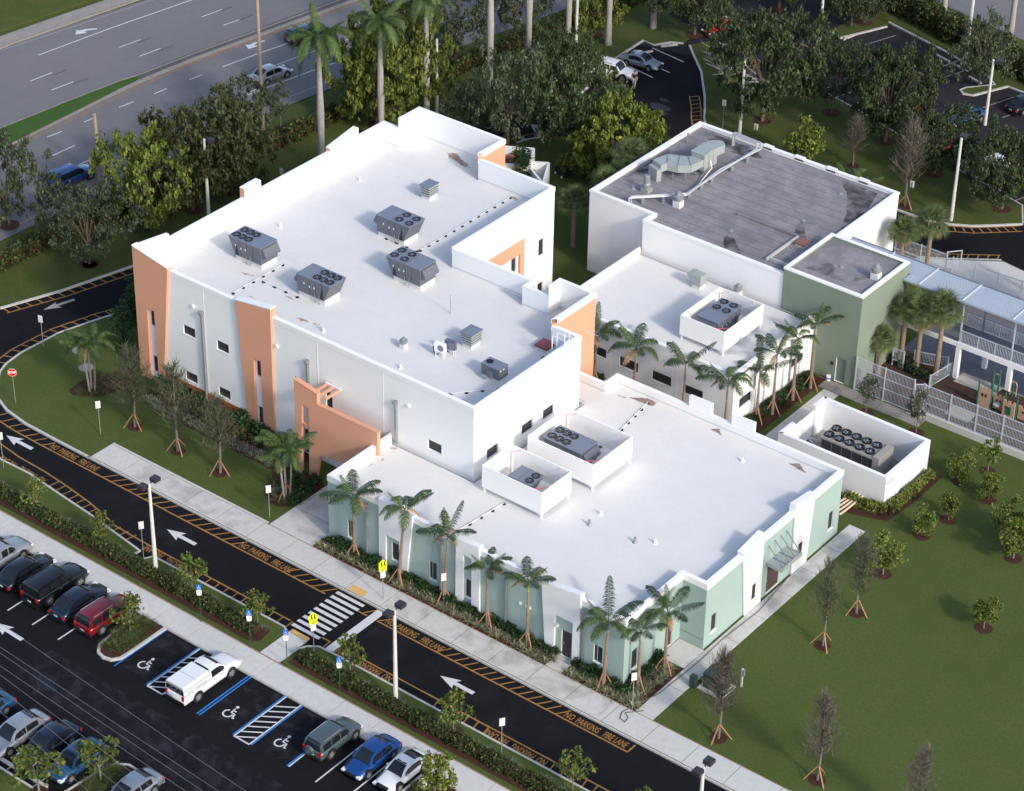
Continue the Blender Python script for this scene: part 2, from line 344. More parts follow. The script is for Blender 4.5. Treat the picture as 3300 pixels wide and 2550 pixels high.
def shell(parent, poly, tops, z0, mats, openings={}, t=.28):
    q = offset_poly(poly, t); n = len(poly)
    if not hasattr(tops,'__len__'): tops = [tops]*n
    if isinstance(mats, str): mats = [mats]*n
    for i in range(n):
        j = (i+1)%n
        wall(parent, poly[i], poly[j], z0, tops[i], mats[i], openings.get(i,()), q[i], q[j], t)
        k = tops[j]-tops[i]
        if abs(k) > .01:   # step cap at the mitre
            lo, hi = sorted((tops[i],tops[j])); p = poly[j]; qq = q[j]
            MB().quad((p[0],p[1],lo),(qq.x,qq.y,lo),(qq.x,qq.y,hi),(p[0],p[1],hi)).build('wall', mats[i if tops[i]>tops[j] else j], parent)
    return q

# ================================================================ GROUND
ZR = -0.12     # road level; lawns, pavements and floors are at 0
def struct(name, b, m, **k): return b.build(name, m, kind='structure', **k)
g = MB(); g.sheet([(-900,-900),(900,-900),(900,900),(-900,900)], -0.17); ground = struct('ground', g, 'grass_back')
# access road, car park and loop road (fresh asphalt)
road = struct('access_road', MB().sheet([(-54.8,-60),(90,-60),(90,-2.25),(-38,-2.25),(-44,12),(-43,45),(-38,60),(-5,62),(20,66),(30,90),(0,76.5),(-5,68.5),(-27,69.5),(-31.5,73),(-31,84),(-40,84),(-44.6,82),(-44.0,76),(-43,66),(-46.5,58),(-49,40),(-51.5,19.6),(-54.8,7.7)], ZR), 'asphalt')
carpark = struct('rear_car_park', MB().sheet([(-46,80),(-31,84),(-25.6,83.2),(0.5,75.5),(20,70),(40,90),(10,91),(-9.8,95.3),(-14.5,96.2),(-20.7,98.6),(-28,100.6),(-46,101)], ZR+.004), 'asphalt_old')
hw = struct('highway', MB().sheet([(-96,-80),(-68,-80),(-63.5,0),(-62.9,18),(-61.9,46.5),(-60.6,56),(-57.7,66.8),(-56.3,73.8),(-54.8,82),(-52,97),(-46,125),(-75,135),(-81,110),(-88.4,57.2),(-89.8,48.3),(-91,40.3),(-93,20)], ZR+.002), 'street')
bs = struct('back_street', MB().sheet([(-46,110.5),(-27.5,108.4),(-15.6,105.9),(30,92),(80,70),(80,100),(30,120),(-40,135)], ZR+.004), 'street')
# lawns as raised sheets with kerbs round them
def lawn(poly, m, z=0.0):
    return struct('lawn', MB().prism(poly, -.18, z), m)
SCH = [(90,-2.3),(90,62),(40,64),(10,65),(3.7,66),(-0.9,62.6),(-2,62),(-30,61.7),(-36,61.4),(-39.2,59.3),(-40.1,58),(-40.8,55.8),(-43.4,48),(-44.6,40),(-45.2,30),(-45.4,20),(-46.3,14.5),(-47.4,11.9),(-48.4,8.1),(-48.5,4.2),(-48.2,2.4),(-47.7,1.3),(-46.6,0),(-45.2,-1.2),(-43.4,-1.9),(-41,-2.25),(-38,-2.3)]
lawn(SCH, 'grass')
L3 = [(30,64.5),(30,73),(14,74.5),(2,73.1),(0.5,75.6),(-3.7,76.9),(-8.4,78.2),(-11.8,79.3),(-15,80.4),(-19.4,81.9),(-23.1,83),(-25.8,83.6),(-31,84.6),(-40,88),(-46,90),(-52,92),(-54,83),(-56,73.5),(-57.4,66.5),(-60.2,55.5),(-61.6,46.3),(-62.6,18),(-63.2,0),(-68,-80),(-60,-80),(-57.6,-20),(-54.8,7.7),(-53,12.8),(-51.3,19.6),(-49.6,30),(-48.4,42),(-47.2,52),(-45.8,57.1),(-45.2,60),(-43.3,63.3),(-41.5,66),(-42.4,70),(-44.3,76),(-44.4,81.6),(-42,83.2),(-40.6,83.2),(-36,80),(-32.6,75.3),(-31.3,73.4),(-30.4,71.8),(-29.2,70.3),(-27,69),(-20,68.2),(-10,67.9),(-4.8,68),(-2.8,68.6),(-1.1,69.6),(0.4,71),(2.1,72.6),(12,70)]
L3 = [(2.1,72.7),(0.5,75.6),(-3.7,76.9),(-8.4,78.2),(-11.8,79.3),(-15,80.4),(-19.4,81.9),(-23.1,83),(-25.8,83.6),(-31,84.6),(-36,87),(-42,87.5),(-52,92),(-50,105),(-46,112),(-28,108.2),(-16,105.7),(30,91.8),(30,86),(10,91.2),(-9.8,95.3),(-14.5,96.1),(-20.7,98.5),(-26,100.2),(-29.6,98.2),(-31,95.4),(-34,96),(-38,100),(-46,100),(-47,90),(-54,83)]
L3a = [(2.1,72.7),(0.5,75.6),(-3.7,76.9),(-8.4,78.2),(-11.8,79.3),(-15,80.4),(-19.4,81.9),(-23.1,83),(-25.8,83.6),(-31,84.8),(-39,86),(-40.2,83.6),(-38.6,82),(-36,79.5),(-32.8,75.4),(-31.4,73.4),(-30.4,71.8),(-29.2,70.3),(-27,69),(-20,68.2),(-10,67.9),(-4.8,68),(-2.8,68.6),(-1.1,69.6),(0.4,71)]
lawn(L3a, 'grass_back')
L3b = [(-63.2,0),(-68,-80),(-60,-80),(-57.6,-20),(-54.8,7.7),(-53,12.8),(-51.3,19.6),(-49.6,30),(-48.4,42),(-47.2,52),(-45.8,57.1),(-45.2,60),(-43.3,63.3),(-41.5,65.2),(-42.4,70),(-44.0,76),(-44.3,81.6),(-42.9,81.4),(-42,83),(-40.9,83.6),(-41.5,87),(-46,88),(-47,108),(-50,115),(-52,97),(-54.5,82),(-56,73.5),(-57.4,66.5),(-60.2,55.5),(-61.6,46.3),(-62.6,18)]
lawn(L3b, 'grass_back')
L3c = [(-47,101.2),(-28,100.8),(-20.7,98.7),(-14.5,96.4),(-12.9,95.1),(-14.7,92.8),(-14.9,92),(-14.3,91.5),(-13.4,91.8),(-11.8,95.6),(-9.8,95.4),(10,91.1),(40,84),(40,88),(30,91.8),(-15.6,105.7),(-27.5,108.2),(-47,110.4)]
lawn(L3c, 'grass_back')
lawn([(-31.4,95.2),(-29.8,94.4),(-27.6,99.8),(-28,100.9),(-31,100.9)], 'grass_back')
def kerb(pts, w_=.16, z=.012, name='kerb', m='kerb'):
    """solid kerb following a polyline; its lawn side touches the polyline"""
    b = MB(); P = [Vector(p) for p in pts]; h = w_/2
    Ls, Rs = [], []
    for i, p in enumerate(P):
        a = P[max(i-1,0)]; c = P[min(i+1,len(P)-1)]; d = (c-a).normalized(); n = Vector((-d.y,d.x))
        Ls.append(p+n*h); Rs.append(p-n*h)
    for i in range(len(P)-1):
        q = [Ls[i],Rs[i],Rs[i+1],Ls[i+1]]
        b.quad((q[0].x,q[0].y,z),(q[1].x,q[1].y,z),(q[2].x,q[2].y,z),(q[3].x,q[3].y,z))
        for s_ in ((q[1],q[2]),(q[3],q[0])): b.quad((s_[0].x,s_[0].y,-.17),(s_[1].x,s_[1].y,-.17),(s_[1].x,s_[1].y,z),(s_[0].x,s_[0].y,z))
    return struct(name, b, m)
kerb(SCH[9:]+[(-34,-2.32)], .2); kerb([(-34.2,-2.32),(90,-2.32)], .14)
kerb(SCH[4:9], .2)
kerb(L3a[0:11], .14); kerb(L3a[11:]+[L3a[0]], .2)
kerb(L3b[4:20], .2)
kerb(L3c[1:12], .22); kerb([(-31.4,95.2),(-29.8,94.4),(-27.6,99.8)], .22)
# far pavement and lawn across the highway
lawn([(-140,-80),(-98,-80),(-96.2,20),(-94.2,40),(-92.9,50),(-91.6,60),(-84,112),(-79,135),(-140,135)], 'grass_back')
fp = struct('far_pavement', MB().strip([(-95,5),(-93.0,25),(-91.9,42),(-90.9,50),(-89.4,60),(-85.5,80)], 1.0, -.02), 'concrete_dark')
kerb([(-93.7,5),(-92,25),(-90.9,42),(-89.9,50),(-88.5,60),(-84.5,80)], .3, .01, m='kerb_old')
# highway median
MED = [(-79.5,0),(-78.6,20),(-78.2,28.8),(-77.6,35.9),(-76.9,42.6),(-76.4,44.4),(-76.0,44.0),(-75.7,40),(-75.5,33.9),(-75.3,26),(-75.0,15),(-74.6,0)]
struct('median_grass', MB().prism(MED, -.15, 0), 'grass_median')
mk = struct('median_paving', MB().strip([(-76.15,44.3),(-75.6,50),(-74.5,58),(-73.3,68),(-71,82),(-66,105)], .62, -.03), 'street_dark')
kerb([(-78.3,28.8),(-77.7,35.9),(-77.0,42.6),(-76.5,45),(-75.7,52.2),(-74.6,59.8),(-73.3,69.6),(-71,84)], .14, .0, m='kerb_old')
kerb([(-75.2,15),(-75.35,26),(-75.45,33.9),(-75.6,40),(-75.5,44.2),(-75.0,50.5),(-73.9,58.4),(-72.6,67.6),(-70.4,82)], .45, -.01, m='kerb_old')
mark = lambda b, m, par=None, name='road_marking': b.build(name, m, par or road)
ZM = ZR+.008
def dash(par, a, b_, m, w_, name='lane_dash', z=ZM):
    MB().strip([a, b_], w_/2, z).build(name, m, par)
for a,b_ in (((-83.5,37.3),(-83.3,39.9)),((-82.4,47.8),(-82.1,50.4)),((-81.2,57.9),(-80.9,60.5)),((-80.6,37.3),(-80.3,39.8)),((-79.5,47.7),(-79.2,50.2)),((-78.2,57.9),(-77.8,60.4)),((-76.9,68),(-76.5,70.6)),
             ((-73.9,30.5),(-73.7,32.1)),((-73.5,34.7),(-73.4,35.9)),((-73.2,38.8),(-73.0,40.5)),((-72.7,42.9),(-72.6,44.4)),((-72.3,47.1),(-72.1,48.7)),
             ((-70.9,28.4),(-70.8,31.0)),((-68.9,49.2),(-68.6,51.7)),((-67.9,28.4),(-67.7,31)),((-66.9,38.4),(-66.7,41)),((-66.2,47.6),(-66.05,50.2)),((-68.4,66.4),(-68,69)),((-64.2,59.5),(-63.7,62)),((-62.2,70),(-61.6,72.6))):
    dash(hw, a, b_, 'white_paint', .13)
for pts, m, w_ in ([(-91.4,30),(-90.6,40.1),(-89.2,48.4),(-87.8,57.7),(-84.2,78)],'grey_paint',.13),([(-87.1,41.6),(-86.2,50.2),(-84.8,60.2),(-81.5,78)],'white_paint',.14),([(-71.8,51.1),(-71.2,55.4),(-69.8,63)],'white_paint',.14),([(-68.6,51.5),(-67.8,57.3),(-66.2,66)],'white_paint',.1),([(-66.0,47.5),(-64.7,56.1),(-62.5,66),(-60.5,76),(-58.4,88)],'white_paint',.13),([(-63.9,18),(-63.2,46),(-62.0,55),(-59.2,66),(-57.8,76.5),(-56.2,85)],'grey_paint',.12),([(-74.4,15),(-74.6,25.5),(-74.8,37.3),(-74.9,42.6),(-74.5,50.3),(-73.3,58.9),(-71.9,68.5),(-69.7,82)],'yellow',.15):
    MB().strip(pts, w_/2, ZM).build('lane_line', m, hw)
for x0, dx in ((-82.0,.0),(-79.1,.0)):
    for k in range(6):
        MB().strip([(x0-4+.11*k*9.6, 14+k*10.2-5.2),(x0-4+.11*k*9.6+.15, 14+k*10.2-3.4)], .09, ZM).build('lane_reflector', 'street_dark', hw) if k else None
def arrow(par, x, y, ang, L=2.8, m='white_paint', w_=1.0, name='lane_arrow', turn=False):
    b = MB()
    if not turn: P = [(0,-.16),(L*.56,-.16),(L*.5,-w_*.5),(L,0),(L*.5,w_*.5),(L*.56,.16),(0,.16)]
    else: P = [(0,-.12),(1.1,-.14),(1.7,.1),(2.0,-.15),(2.2,.9),(1.0,.75),(1.35,.5),(1.0,.2),(0,.14)]
    P = [(x+px*math.cos(ang)-py*math.sin(ang), y+px*math.sin(ang)+py*math.cos(ang)) for px,py in P]
    b.sheet(P, ZM+.002); b.build(name, m, par)
arrow(hw, -87.1, 49.4, R_(-128), turn=True); arrow(hw, -72.7, 57.9, R_(-110), turn=True)
for x,y,a,m in ((-38.15,-4.15,R_(180),'white_paint'),(-20.7,-4.95,R_(180),'white_paint'),(4.3,-5.1,R_(180),'white_paint'),(-22.2,-19.7,R_(178),'white_paint'),(-51.3,12.5,R_(255),'grey_paint'),(-38.6,57.2,R_(165),'grey_paint')):
    arrow(road, x, y, a, m=m)
# fire lane lines, hatching and words
YF, YN = -3.4, -7.02
def ribbon(pts, m='yellow', w_=.12, name='fire_lane_line'): MB().strip(pts, w_/2, ZM).build(name, m, road)
ribbon([(-47.6,-1.0),(-46.6,-1.9),(-44.6,-2.8),(-42.6,-3.2),(-40.8,-3.35),(-37.3,YF),(-10.0,YF)])
ribbon([(-7.2,YF),(-6.25,YF)]); ribbon([(-5.4,YF),(15.3,YF)]); ribbon([(15.3,YF),(15.3,-2.55)])
ribbon([(-44,-4.4),(-41,-5.1),(-38.1,-5.45),(-35.2,-5.55),(-33,-5.75),(-30,-6.15),(-28.6,-6.45)]); ribbon([(-27.9,-6.62),(-26.6,-6.95),(-24,-7.05),(-9.9,YN)])
ribbon([(-7.1,YN),(-6.3,YN)]); ribbon([(-5.4,YN),(60,YN)])
def hatch(x, yk, yl, lean, name='hatch_stripe', w_=.10): MB().strip([(x, yl),(x+lean, yk)], w_/2, ZM+.001).build(name, 'yellow', road)
for x in list(np.arange(-43.6,-37.7,.93)): hatch(x, -2.5-(max(0,-41-x)*-.25), YF-.02+(max(0,-42-x)*.18), .62)
for x in list(np.arange(-31.6,-24.9,.86))+list(np.arange(-24.0,-18.6,.86)): hatch(x, -2.45, YF, .72)
for x in list(np.arange(-13.9,-10.0,.86)): hatch(x, -2.45, YF, .72)
hatch(-6.7,-2.45,YF,.6); hatch(-5.3,-2.5,YF+.1,.7)
for x in list(np.arange(-.3,9.6,.76)): hatch(x, -2.5, YF, .62)
for x in list(np.arange(-33.6,-28.5,.76)): hatch(x, -7.15+(x+33.6)*-.02, -5.7-(x+33.6)*.13, -.22)
for x in list(np.arange(-27.7,-24.0,.76)): hatch(x, -7.65, -6.8, -.2)
for x in list(np.arange(-18.0,-9.6,.83)): hatch(x, -7.75, YN, .02)
hatch(-6.35,-7.7,YN,.02)
for x in list(np.arange(3.0,7.3,.82))+list(np.arange(12.4,30,.82)): hatch(x, -7.85, YN, .12)
def words(txt, x, y, rot, size=.80, sx=1.0, m='yellow'):
    o = lettering(txt, size, m, road, (x,y,ZM+.003), (0,0,rot), bold=.01, sx=sx, name='fire_lane_lettering'); return o
def fl(x0, y, rot=0):
    s = 1 if rot == 0 else -1
    words('NO', x0+s*.35, y, rot, sx=.56); words('PARKING', x0+s*1.80, y, rot, sx=.53); words('FIRE LANE', x0+s*3.95, y, rot, sx=.50)
fl(-37.4,-2.97); fl(-4.9,-2.98); fl(10.1,-2.98); fl(-18.3,-2.97)
fl(-27.6+26.9,-7.42,math.pi); fl(11.6+.4,-7.47,math.pi); fl(-34.4,-6.35,math.pi+R_(-3)); fl(-18.4,-7.4,math.pi)
# crossing, stop bars
for k in range(9):
    y = -2.75-k*.555; MB().sheet([(-9.55,y-.16),(-7.1,y-.16),(-7.1,y+.13),(-9.55,y+.13)], ZM+.002).build('crossing_stripe', 'white_paint', road)
MB().sheet([(-6.15,-7.75),(-5.5,-7.75),(-5.5,-2.45),(-6.15,-2.45)], ZM+.003).build('stop_bar', 'white_paint', road)
MB().sheet([(-41.9,60.4),(-41.3,60.9),(-38.7,58.8),(-39.2,58.4)], ZM+.003).build('stop_bar', 'grey_paint', road)
MB().sheet([(-47.9,-2.2),(-46.8,-2.1),(-45.7,-1.9),(-46.6,-1.1)], ZM+.003).build('stop_bar', 'grey_paint', road)
# loop road fire-lane edging
def loop_edge(pts, off, n, skip=()):
    P = [Vector(p) for p in pts]; Q = []
    for i, p in enumerate(P):
        a = P[max(i-1,0)]; c = P[min(i+1,len(P)-1)]; d = (c-a).normalized(); Q.append(p+Vector((-d.y,d.x))*off)
    ribbon([tuple(q) for q in Q]); ribbon([tuple(p) for p in P], w_=.09)
    L = [0]
    for i in range(1,len(P)): L.append(L[-1]+(P[i]-P[i-1]).length)
    k = 0.0
    while k < L[-1]:
        i = max(j for j in range(len(L)) if L[j] <= k); i = min(i, len(P)-2); t = (k-L[i])/(L[i+1]-L[i])
        a = P[i].lerp(P[i+1], t); c = Q[i].lerp(Q[i+1], t)
        dd = (P[i+1]-P[i]).normalized()*.25
        MB().strip([tuple(a), tuple(c+dd)], .055, ZM+.001).build('hatch_stripe', 'yellow', road); k += n
loop_edge([(-54.7,7.9),(-52.9,12.9),(-51.2,19.6),(-49.5,30),(-48.3,42)][:3], -.85, .95)
loop_edge([(-45.3,57.3),(-44.9,60),(-43.1,63.0),(-41.3,64.9)], -.9, 1.1)
loop_edge([(-40.98,55.8),(-40.3,58.1),(-39.4,59.5),(-36,61.6),(-33,61.9)], .75, 1.0)
loop_edge([(-46.5,14.5),(-47.6,11.9),(-48.6,8.1),(-48.75,4.2),(-48.4,2.3)], -.8, .95)
loop_edge([(-33.3,75.2),(-31.7,73.2),(-30.6,71.6),(-29.4,70.1)], -.9, .8)
loop_edge([(-6.5,67.8),(-4.7,67.8),(-2.7,68.4),(-1.0,69.4),(0.5,70.8),(2.0,72.3)], -.9, .72)
loop_edge([(-3.2,62.2),(-0.8,62.9),(3.6,66.2)], .75, .85)
# parking bays
def bay(x, y0=-12.95, y1=-17.75, m='white_paint', w_=.11): MB().sheet([(x-w_/2,y1),(x+w_/2,y1),(x+w_/2,y0),(x-w_/2,y0)], ZM).build('bay_line', m, road)
for x in (-30.2,-27.75,-25.28,-22.87,-20.4): bay(x, y1=-18.2)
bay(-15.58, m='blue_paint'); bay(-8.12, m='blue_paint'); bay(-7.9, m='blue_paint')
for xa, xb in ((-12.62,-11.0),(-4.95,-3.4)):
    bay(xa, m='blue_paint'); bay(xa+.13); bay(xb, m='blue_paint'); bay(xb-.13)
    MB().strip([(xa+.1,-17.8),(xb-.1,-17.8)], .055, ZM+.002).build('bay_line','white_paint',road)
    for k in range(7):
        y = -13.6-k*.62; MB().strip([(xa+.2,y-.5),(xb-.2,y+.28)], .055, ZM+.001).build('hatch_stripe','white_paint',road)
bay(-.36, m='blue_paint'); bay(-.22); bay(2.0); bay(4.4)
def isa(x, y, s=1.0):
    b = MB(); z = ZM+.001
    def arc(cx,cy,r,a0,a1,n=12): return [(x+s*(cx+r*math.cos(R_(a0+(a1-a0)*k/n))), y+s*(cy+r*math.sin(R_(a0+(a1-a0)*k/n)))) for k in range(n+1)]
    b.strip(arc(-.1,-.18,.33,110,375), .055*s, z); b.sheet(arc(-.02,.62,.12,0,360)[:-1], z)
    b.strip([(x-.02*s,y+.42*s),(x+.0*s,y+.02*s),(x+.32*s,y+.0*s),(x+.42*s,y-.36*s),(x+.55*s,y-.32*s)], .06*s, z); b.strip([(x,y+.24*s),(x+.26*s,y+.24*s)], .045*s, z)
    b.build('wheelchair_symbol','white_paint',road)
for x in (-14.1,-6.5,-2.05): isa(x,-16.3)
for pts,m_ in (([(-20,-23),(8,-23),(8,-19.2),(-20,-19.2)],'scuff'),([(-15.4,-17.5),(-12.8,-17.5),(-12.8,-13.1),(-15.4,-13.1)],'scuff'),([(-7.7,-17.5),(-5.1,-17.5),(-5.1,-13.1),(-7.7,-13.1)],'scuff'),([(-3.3,-17.6),(-.5,-17.6),(-.5,-13.1),(-3.3,-13.1)],'scuff'),([(-34,-6.3),(-20,-6.8),(-20,-3.6),(-34,-3.6)],'tyre_track'),([(-5,-6.8),(14,-6.9),(14,-3.6),(-5,-3.5)],'tyre_track')):
    MB().sheet(pts, ZM-.004).build('asphalt_scuff',m_,road)
for x0,x1,y0,y1 in ((-30,-19,-2.1,-.2),(-17.6,-14.3,.2,7.8),(-6,12,-2.1,-.2),(13.6,14.7,6,25)): MB().sheet([(x0,y0),(x1,y0),(x1,y1),(x0,y1)], .021).build('pavement_dirt','kerb_dirt',None,kind='structure')
for x,y,a,b_ in ((-34.8,70.9,1.1,.7),(-33.8,70.1,.5,.35),(-35.4,72.4,.5,.3),(-17.6,-21.9,.9,.35)):
    MB().sheet([(x+a*math.cos(t)*(1+.2*math.sin(3*t)),y+b_*math.sin(t)) for t in np.linspace(0,2*math.pi,14)[:-1]], ZM-.003).build('asphalt_stain','patch',road)
# rear car park bays
for x,y,ang in ((-23.3,83.1,73),(-21.4,82.4,73),(-27.1,94.9,73),(-25.2,83.6,73),(-19,95.2,73),(-17.9,92.3,73),(-11.5,90.3,73),(-9.1,89.6,73),(-12.6,79.6,73),(-10.2,78.8,73),(-7.7,78.1,73),(-5.3,77.4,73),(-2.9,76.7,73),(-.5,76,73)):
    dx, dy = math.cos(R_(ang)), math.sin(R_(ang)); MB().strip([(x,y),(x+dx*3.9,y+dy*3.9)], .055, ZR+.012).build('bay_line','grey_paint',carpark)
for a,b_ in (((-43.6,76.4),(-38.9,75.6)),((-42.7,80.9),(-38.6,80.3)),((-39.6,77.7),(-38.3,77.5)),((-43,73.6),(-40.5,72.9))): MB().strip([a,b_], .055, ZM).build('bay_line','white_paint',road)
for (x,y,a,yel) in ((-41.7,82.3,55,0),(-42.6,79.5,62,0),(-19.6,97.0,-17,0),(-17.3,96.3,-17,0),(-14.9,94.8,-17,0),(-29.2,95.2,-100,0),(-31.6,93.4,15,0),(-34.5,91.5,15,0),(-37.2,89.2,15,0),(-13.6,-28.5,0,0),(-11.2,-28.5,0,0)):
    dx, dy = math.cos(R_(a))*.85, math.sin(R_(a))*.85
    o = MB().bar((-dx,-dy,0),(dx,dy,0),.2,.15).build('wheel_stop','kerb',None); o.location = (x,y,ZR+.08)
    tag(o,'pale concrete wheel stop at the head of a parking bay','wheel stop','wheel stops')
# ---- pavements made of slabs
def pavement(name, x0, x1, y0, y1, n, m='concrete', z=.016, along='x', gap=.02):
    root = struct(name, MB().box(x0,x1,y0,y1,-.16,-.02), 'concrete_dark')
    for k in range(n):
        if along == 'x':
            a = x0+(x1-x0)*k/n; c = x0+(x1-x0)*(k+1)/n; b = MB().box(a+gap,c-gap,y0+.01,y1-.01,-.02,z)
        else:
            a = y0+(y1-y0)*k/n; c = y0+(y1-y0)*(k+1)/n; b = MB().box(x0+.01,x1-.01,a+gap,c-gap,-.02,z)
        b.build('slab', m, root)
    return root
pavement('front_pavement', -34.0, 34.0, -2.2, -0.12, 22)
pavement('entrance_pad', -34.0, -18.4, -.10, .12, 5)
pavement('entrance_walk', -18.25, -13.95, -.10, 8.05, 3, along='y')
pavement('car_park_pavement', -60, 60, -12.8, -10.95, 39)
MB().box(-60,60,-12.94,-12.8,-.16,.02).build('kerb','kerb',kind='structure')
MB().box(-60,60,-10.95,-10.86,-.1,.022).build('kerb','seal',kind='structure')
MB().box(-18,34,-.12,-.06,-.1,.02).build('kerb','seal',kind='structure')
pavement('side_pavement', 13.5, 14.85, .2, 25.9, 8, along='y')
MB().box(13.5,14.85,-.1,.2,-.1,.015).build('slab','concrete',kind='structure')
pavement('door_pavement', 6.2, 7.55, -.1, 1.38, 1)
pavement('corner_pavement', 11.45, 13.48, 5.4, 7.78, 1)
pavement('back_path', 2.72, 4.1, 28, 39.7, 4, m='concrete', along='y')
pavement('tower_pavement', 1.5, 11.0, 39.72, 41.05, 5, m='concrete_dark')
pavement('side_path', -19.3, -17.4, 30, 52, 7, along='y')
# strip between road and car park
lawn([(-60,-10.86),(-9.2,-10.86),(-9.15,-8.4),(-9.5,-7.9),(-21.3,-7.85),(-21.8,-7.8),(-22.2,-8.45),(-23.1,-8.45),(-23.1,-8.0),(-26.8,-7.5),(-28.9,-7.2),(-32.1,-6.9),(-35.9,-6.5),(-39,-6.6),(-46,-5.0),(-60,-2)], 'grass')
kerb([(-9.15,-8.4),(-9.3,-8.05),(-9.7,-7.85),(-21.3,-7.85),(-21.9,-7.85),(-22.2,-8.45)], .16); kerb([(-23.15,-8.45),(-23.1,-8.0),(-26.8,-7.5),(-28.9,-7.2),(-32.1,-6.9),(-35.9,-6.5),(-39,-6.6),(-46,-5.0)], .16)
pavement('ramp', -9.1, -7.5, -10.85, -8.05, 2, along='y')
lawn([(-7.4,-10.86),(60,-10.86),(60,-8.0),(-5,-7.88),(-6.4,-7.9),(-7.0,-8.4),(-7.4,-9)], 'grass')
kerb([(-7.45,-10.8),(-7.42,-9),(-7.1,-8.4),(-6.5,-7.95),(-5,-7.88),(60,-7.98)], .16)
for x0,x1,y0,y1 in ((-9.1,-7.75,-2.15,-1.55),(-9.05,-7.55,-8.04,-7.7)):
    tp = MB().box(x0,x1,y0,y1,-.1,.028).build('tactile_pad','pad'); tag(tp, 'yellow tactile pad at the %s end of the zebra crossing' % ('school' if y0 > -5 else 'car park'), 'tactile pad')
# planted island in car park
ISL = [(-17.85,-12.9),(-17.95,-15.6),(-17.8,-16.9),(-17.3,-17.5),(-16.7,-17.65),(-16.1,-17.5),(-15.75,-17.0),(-15.72,-16),(-15.72,-12.9)]
struct('planting_island', MB().prism(ISL,-.15,.01), 'mulch'); kerb(ISL, .2, .03)
ISL2 = [(-9.4,-31),(-9.0,-26.5),(-8.9,-25.2),(-8.6,-24.4),(-7.9,-23.95),(-7.2,-23.95),(-6.75,-24.4),(-6.6,-25),(-6.6,-31)]
struct('planting_island', MB().prism(ISL2,-.15,.01), 'mulch'); kerb(ISL2, .18, .03)
ISL3 = [(6.75,-12.9),(6.78,-15.2),(6.9,-17),(7.5,-17.6),(8.6,-17.5),(9.3,-16.5),(9.4,-12.9)]
struct('planting_island', MB().prism(ISL3,-.15,.01), 'mulch'); kerb(ISL3, .18, .03)
lawn([(-40,-29.1),(-9.4,-29.1),(-9.4,-50),(-40,-50)], 'grass'); kerb([(-40,-29.1),(-9.4,-29.1)], .16)
for x in (-15.9,-13.5,-11.1,-8.9): bay(x,-28.9,-24.6,'grey_paint')
# mulch beds
def bed(poly, z=.022): return struct('mulch_bed', MB().prism(poly, -.02, z), 'mulch')
bed([(-14.2,-.05),(6.15,-.05),(6.15,1.39),(-14.2,1.39)]); bed([(7.6,-.05),(13.45,-.05),(13.45,5.35),(11.43,5.35),(11.43,1.39),(7.6,1.39)])
LB = [(-36.6,8.1),(-36.9,5.6),(-33.6,5.05),(-26.8,4.95),(-22.6,4.9),(-21.9,4.2),(-21.3,2.6),(-20.2,1.9),(-19.3,1.8),(-18.5,2.4),(-18.27,3.2),(-18.27,5.8),(-19.3,6.2),(-21.4,6.3),(-21.4,8.1)]
bed(LB); bed([(-41.7,2.8),(-41.0,2.6),(-40.2,3.0),(-39.4,3.7),(-38.9,4.8),(-38.8,6.2),(-39.5,7.0),(-40.7,7.1),(-41.4,6.0),(-41.9,4.3)])
bed([(5,26.9),(12.3,26.9),(13.6,27.3),(15.4,27.9),(15.7,31),(15.7,35.2),(14.4,35.2),(14.4,28.85),(5,28.85)])
bed([(.52,30.2),(2.15,30.2),(2.15,40.9),(.52,40.9)]); bed([(-18,26.9),(-2,26.9),(-2,28.9),(-18,28.9)])
bed([(-18,29.2),(.4,29.2),(.4,30.15),(-18,30.15)], .02)
for y0,y1 in ((-10.45,-8.75),):
    bed([(-60,y0),(-10.3,y0),(-9.9,y0+.6),(-10.1,y1),(-60,y1)]); bed([(-7.0,y0),(60,y0),(60,y1),(-6.2,y1),(-7.0,y1-.5)])
struct('playground_ground', MB().prism([(4.4,41.2),(26,41.2),(26,47.3),(9.9,47.3),(8.9,48.5),(4.4,48.5)], -.02, .02), 'mulch2')
struct('courtyard_floor', MB().prism([(8.7,47.35),(40,47.35),(40,60.9),(-2.3,60.9),(-2.3,58.4),(4.4,58.4),(4.4,48.6),(8.5,48.6)], -.02, .024), 'deck')
struct('courtyard_pavement', MB().prism([(9.9,47.0),(26,47.0),(26,48.6),(9.9,48.6)], -.02, .03), 'concrete2')
struct('drop_off_pavement', MB().prism([(-2,59),(40,59),(40,64.0),(9,65),(4,65.8),(-.8,62.4),(-2,62)], -.02, .032), 'concrete')

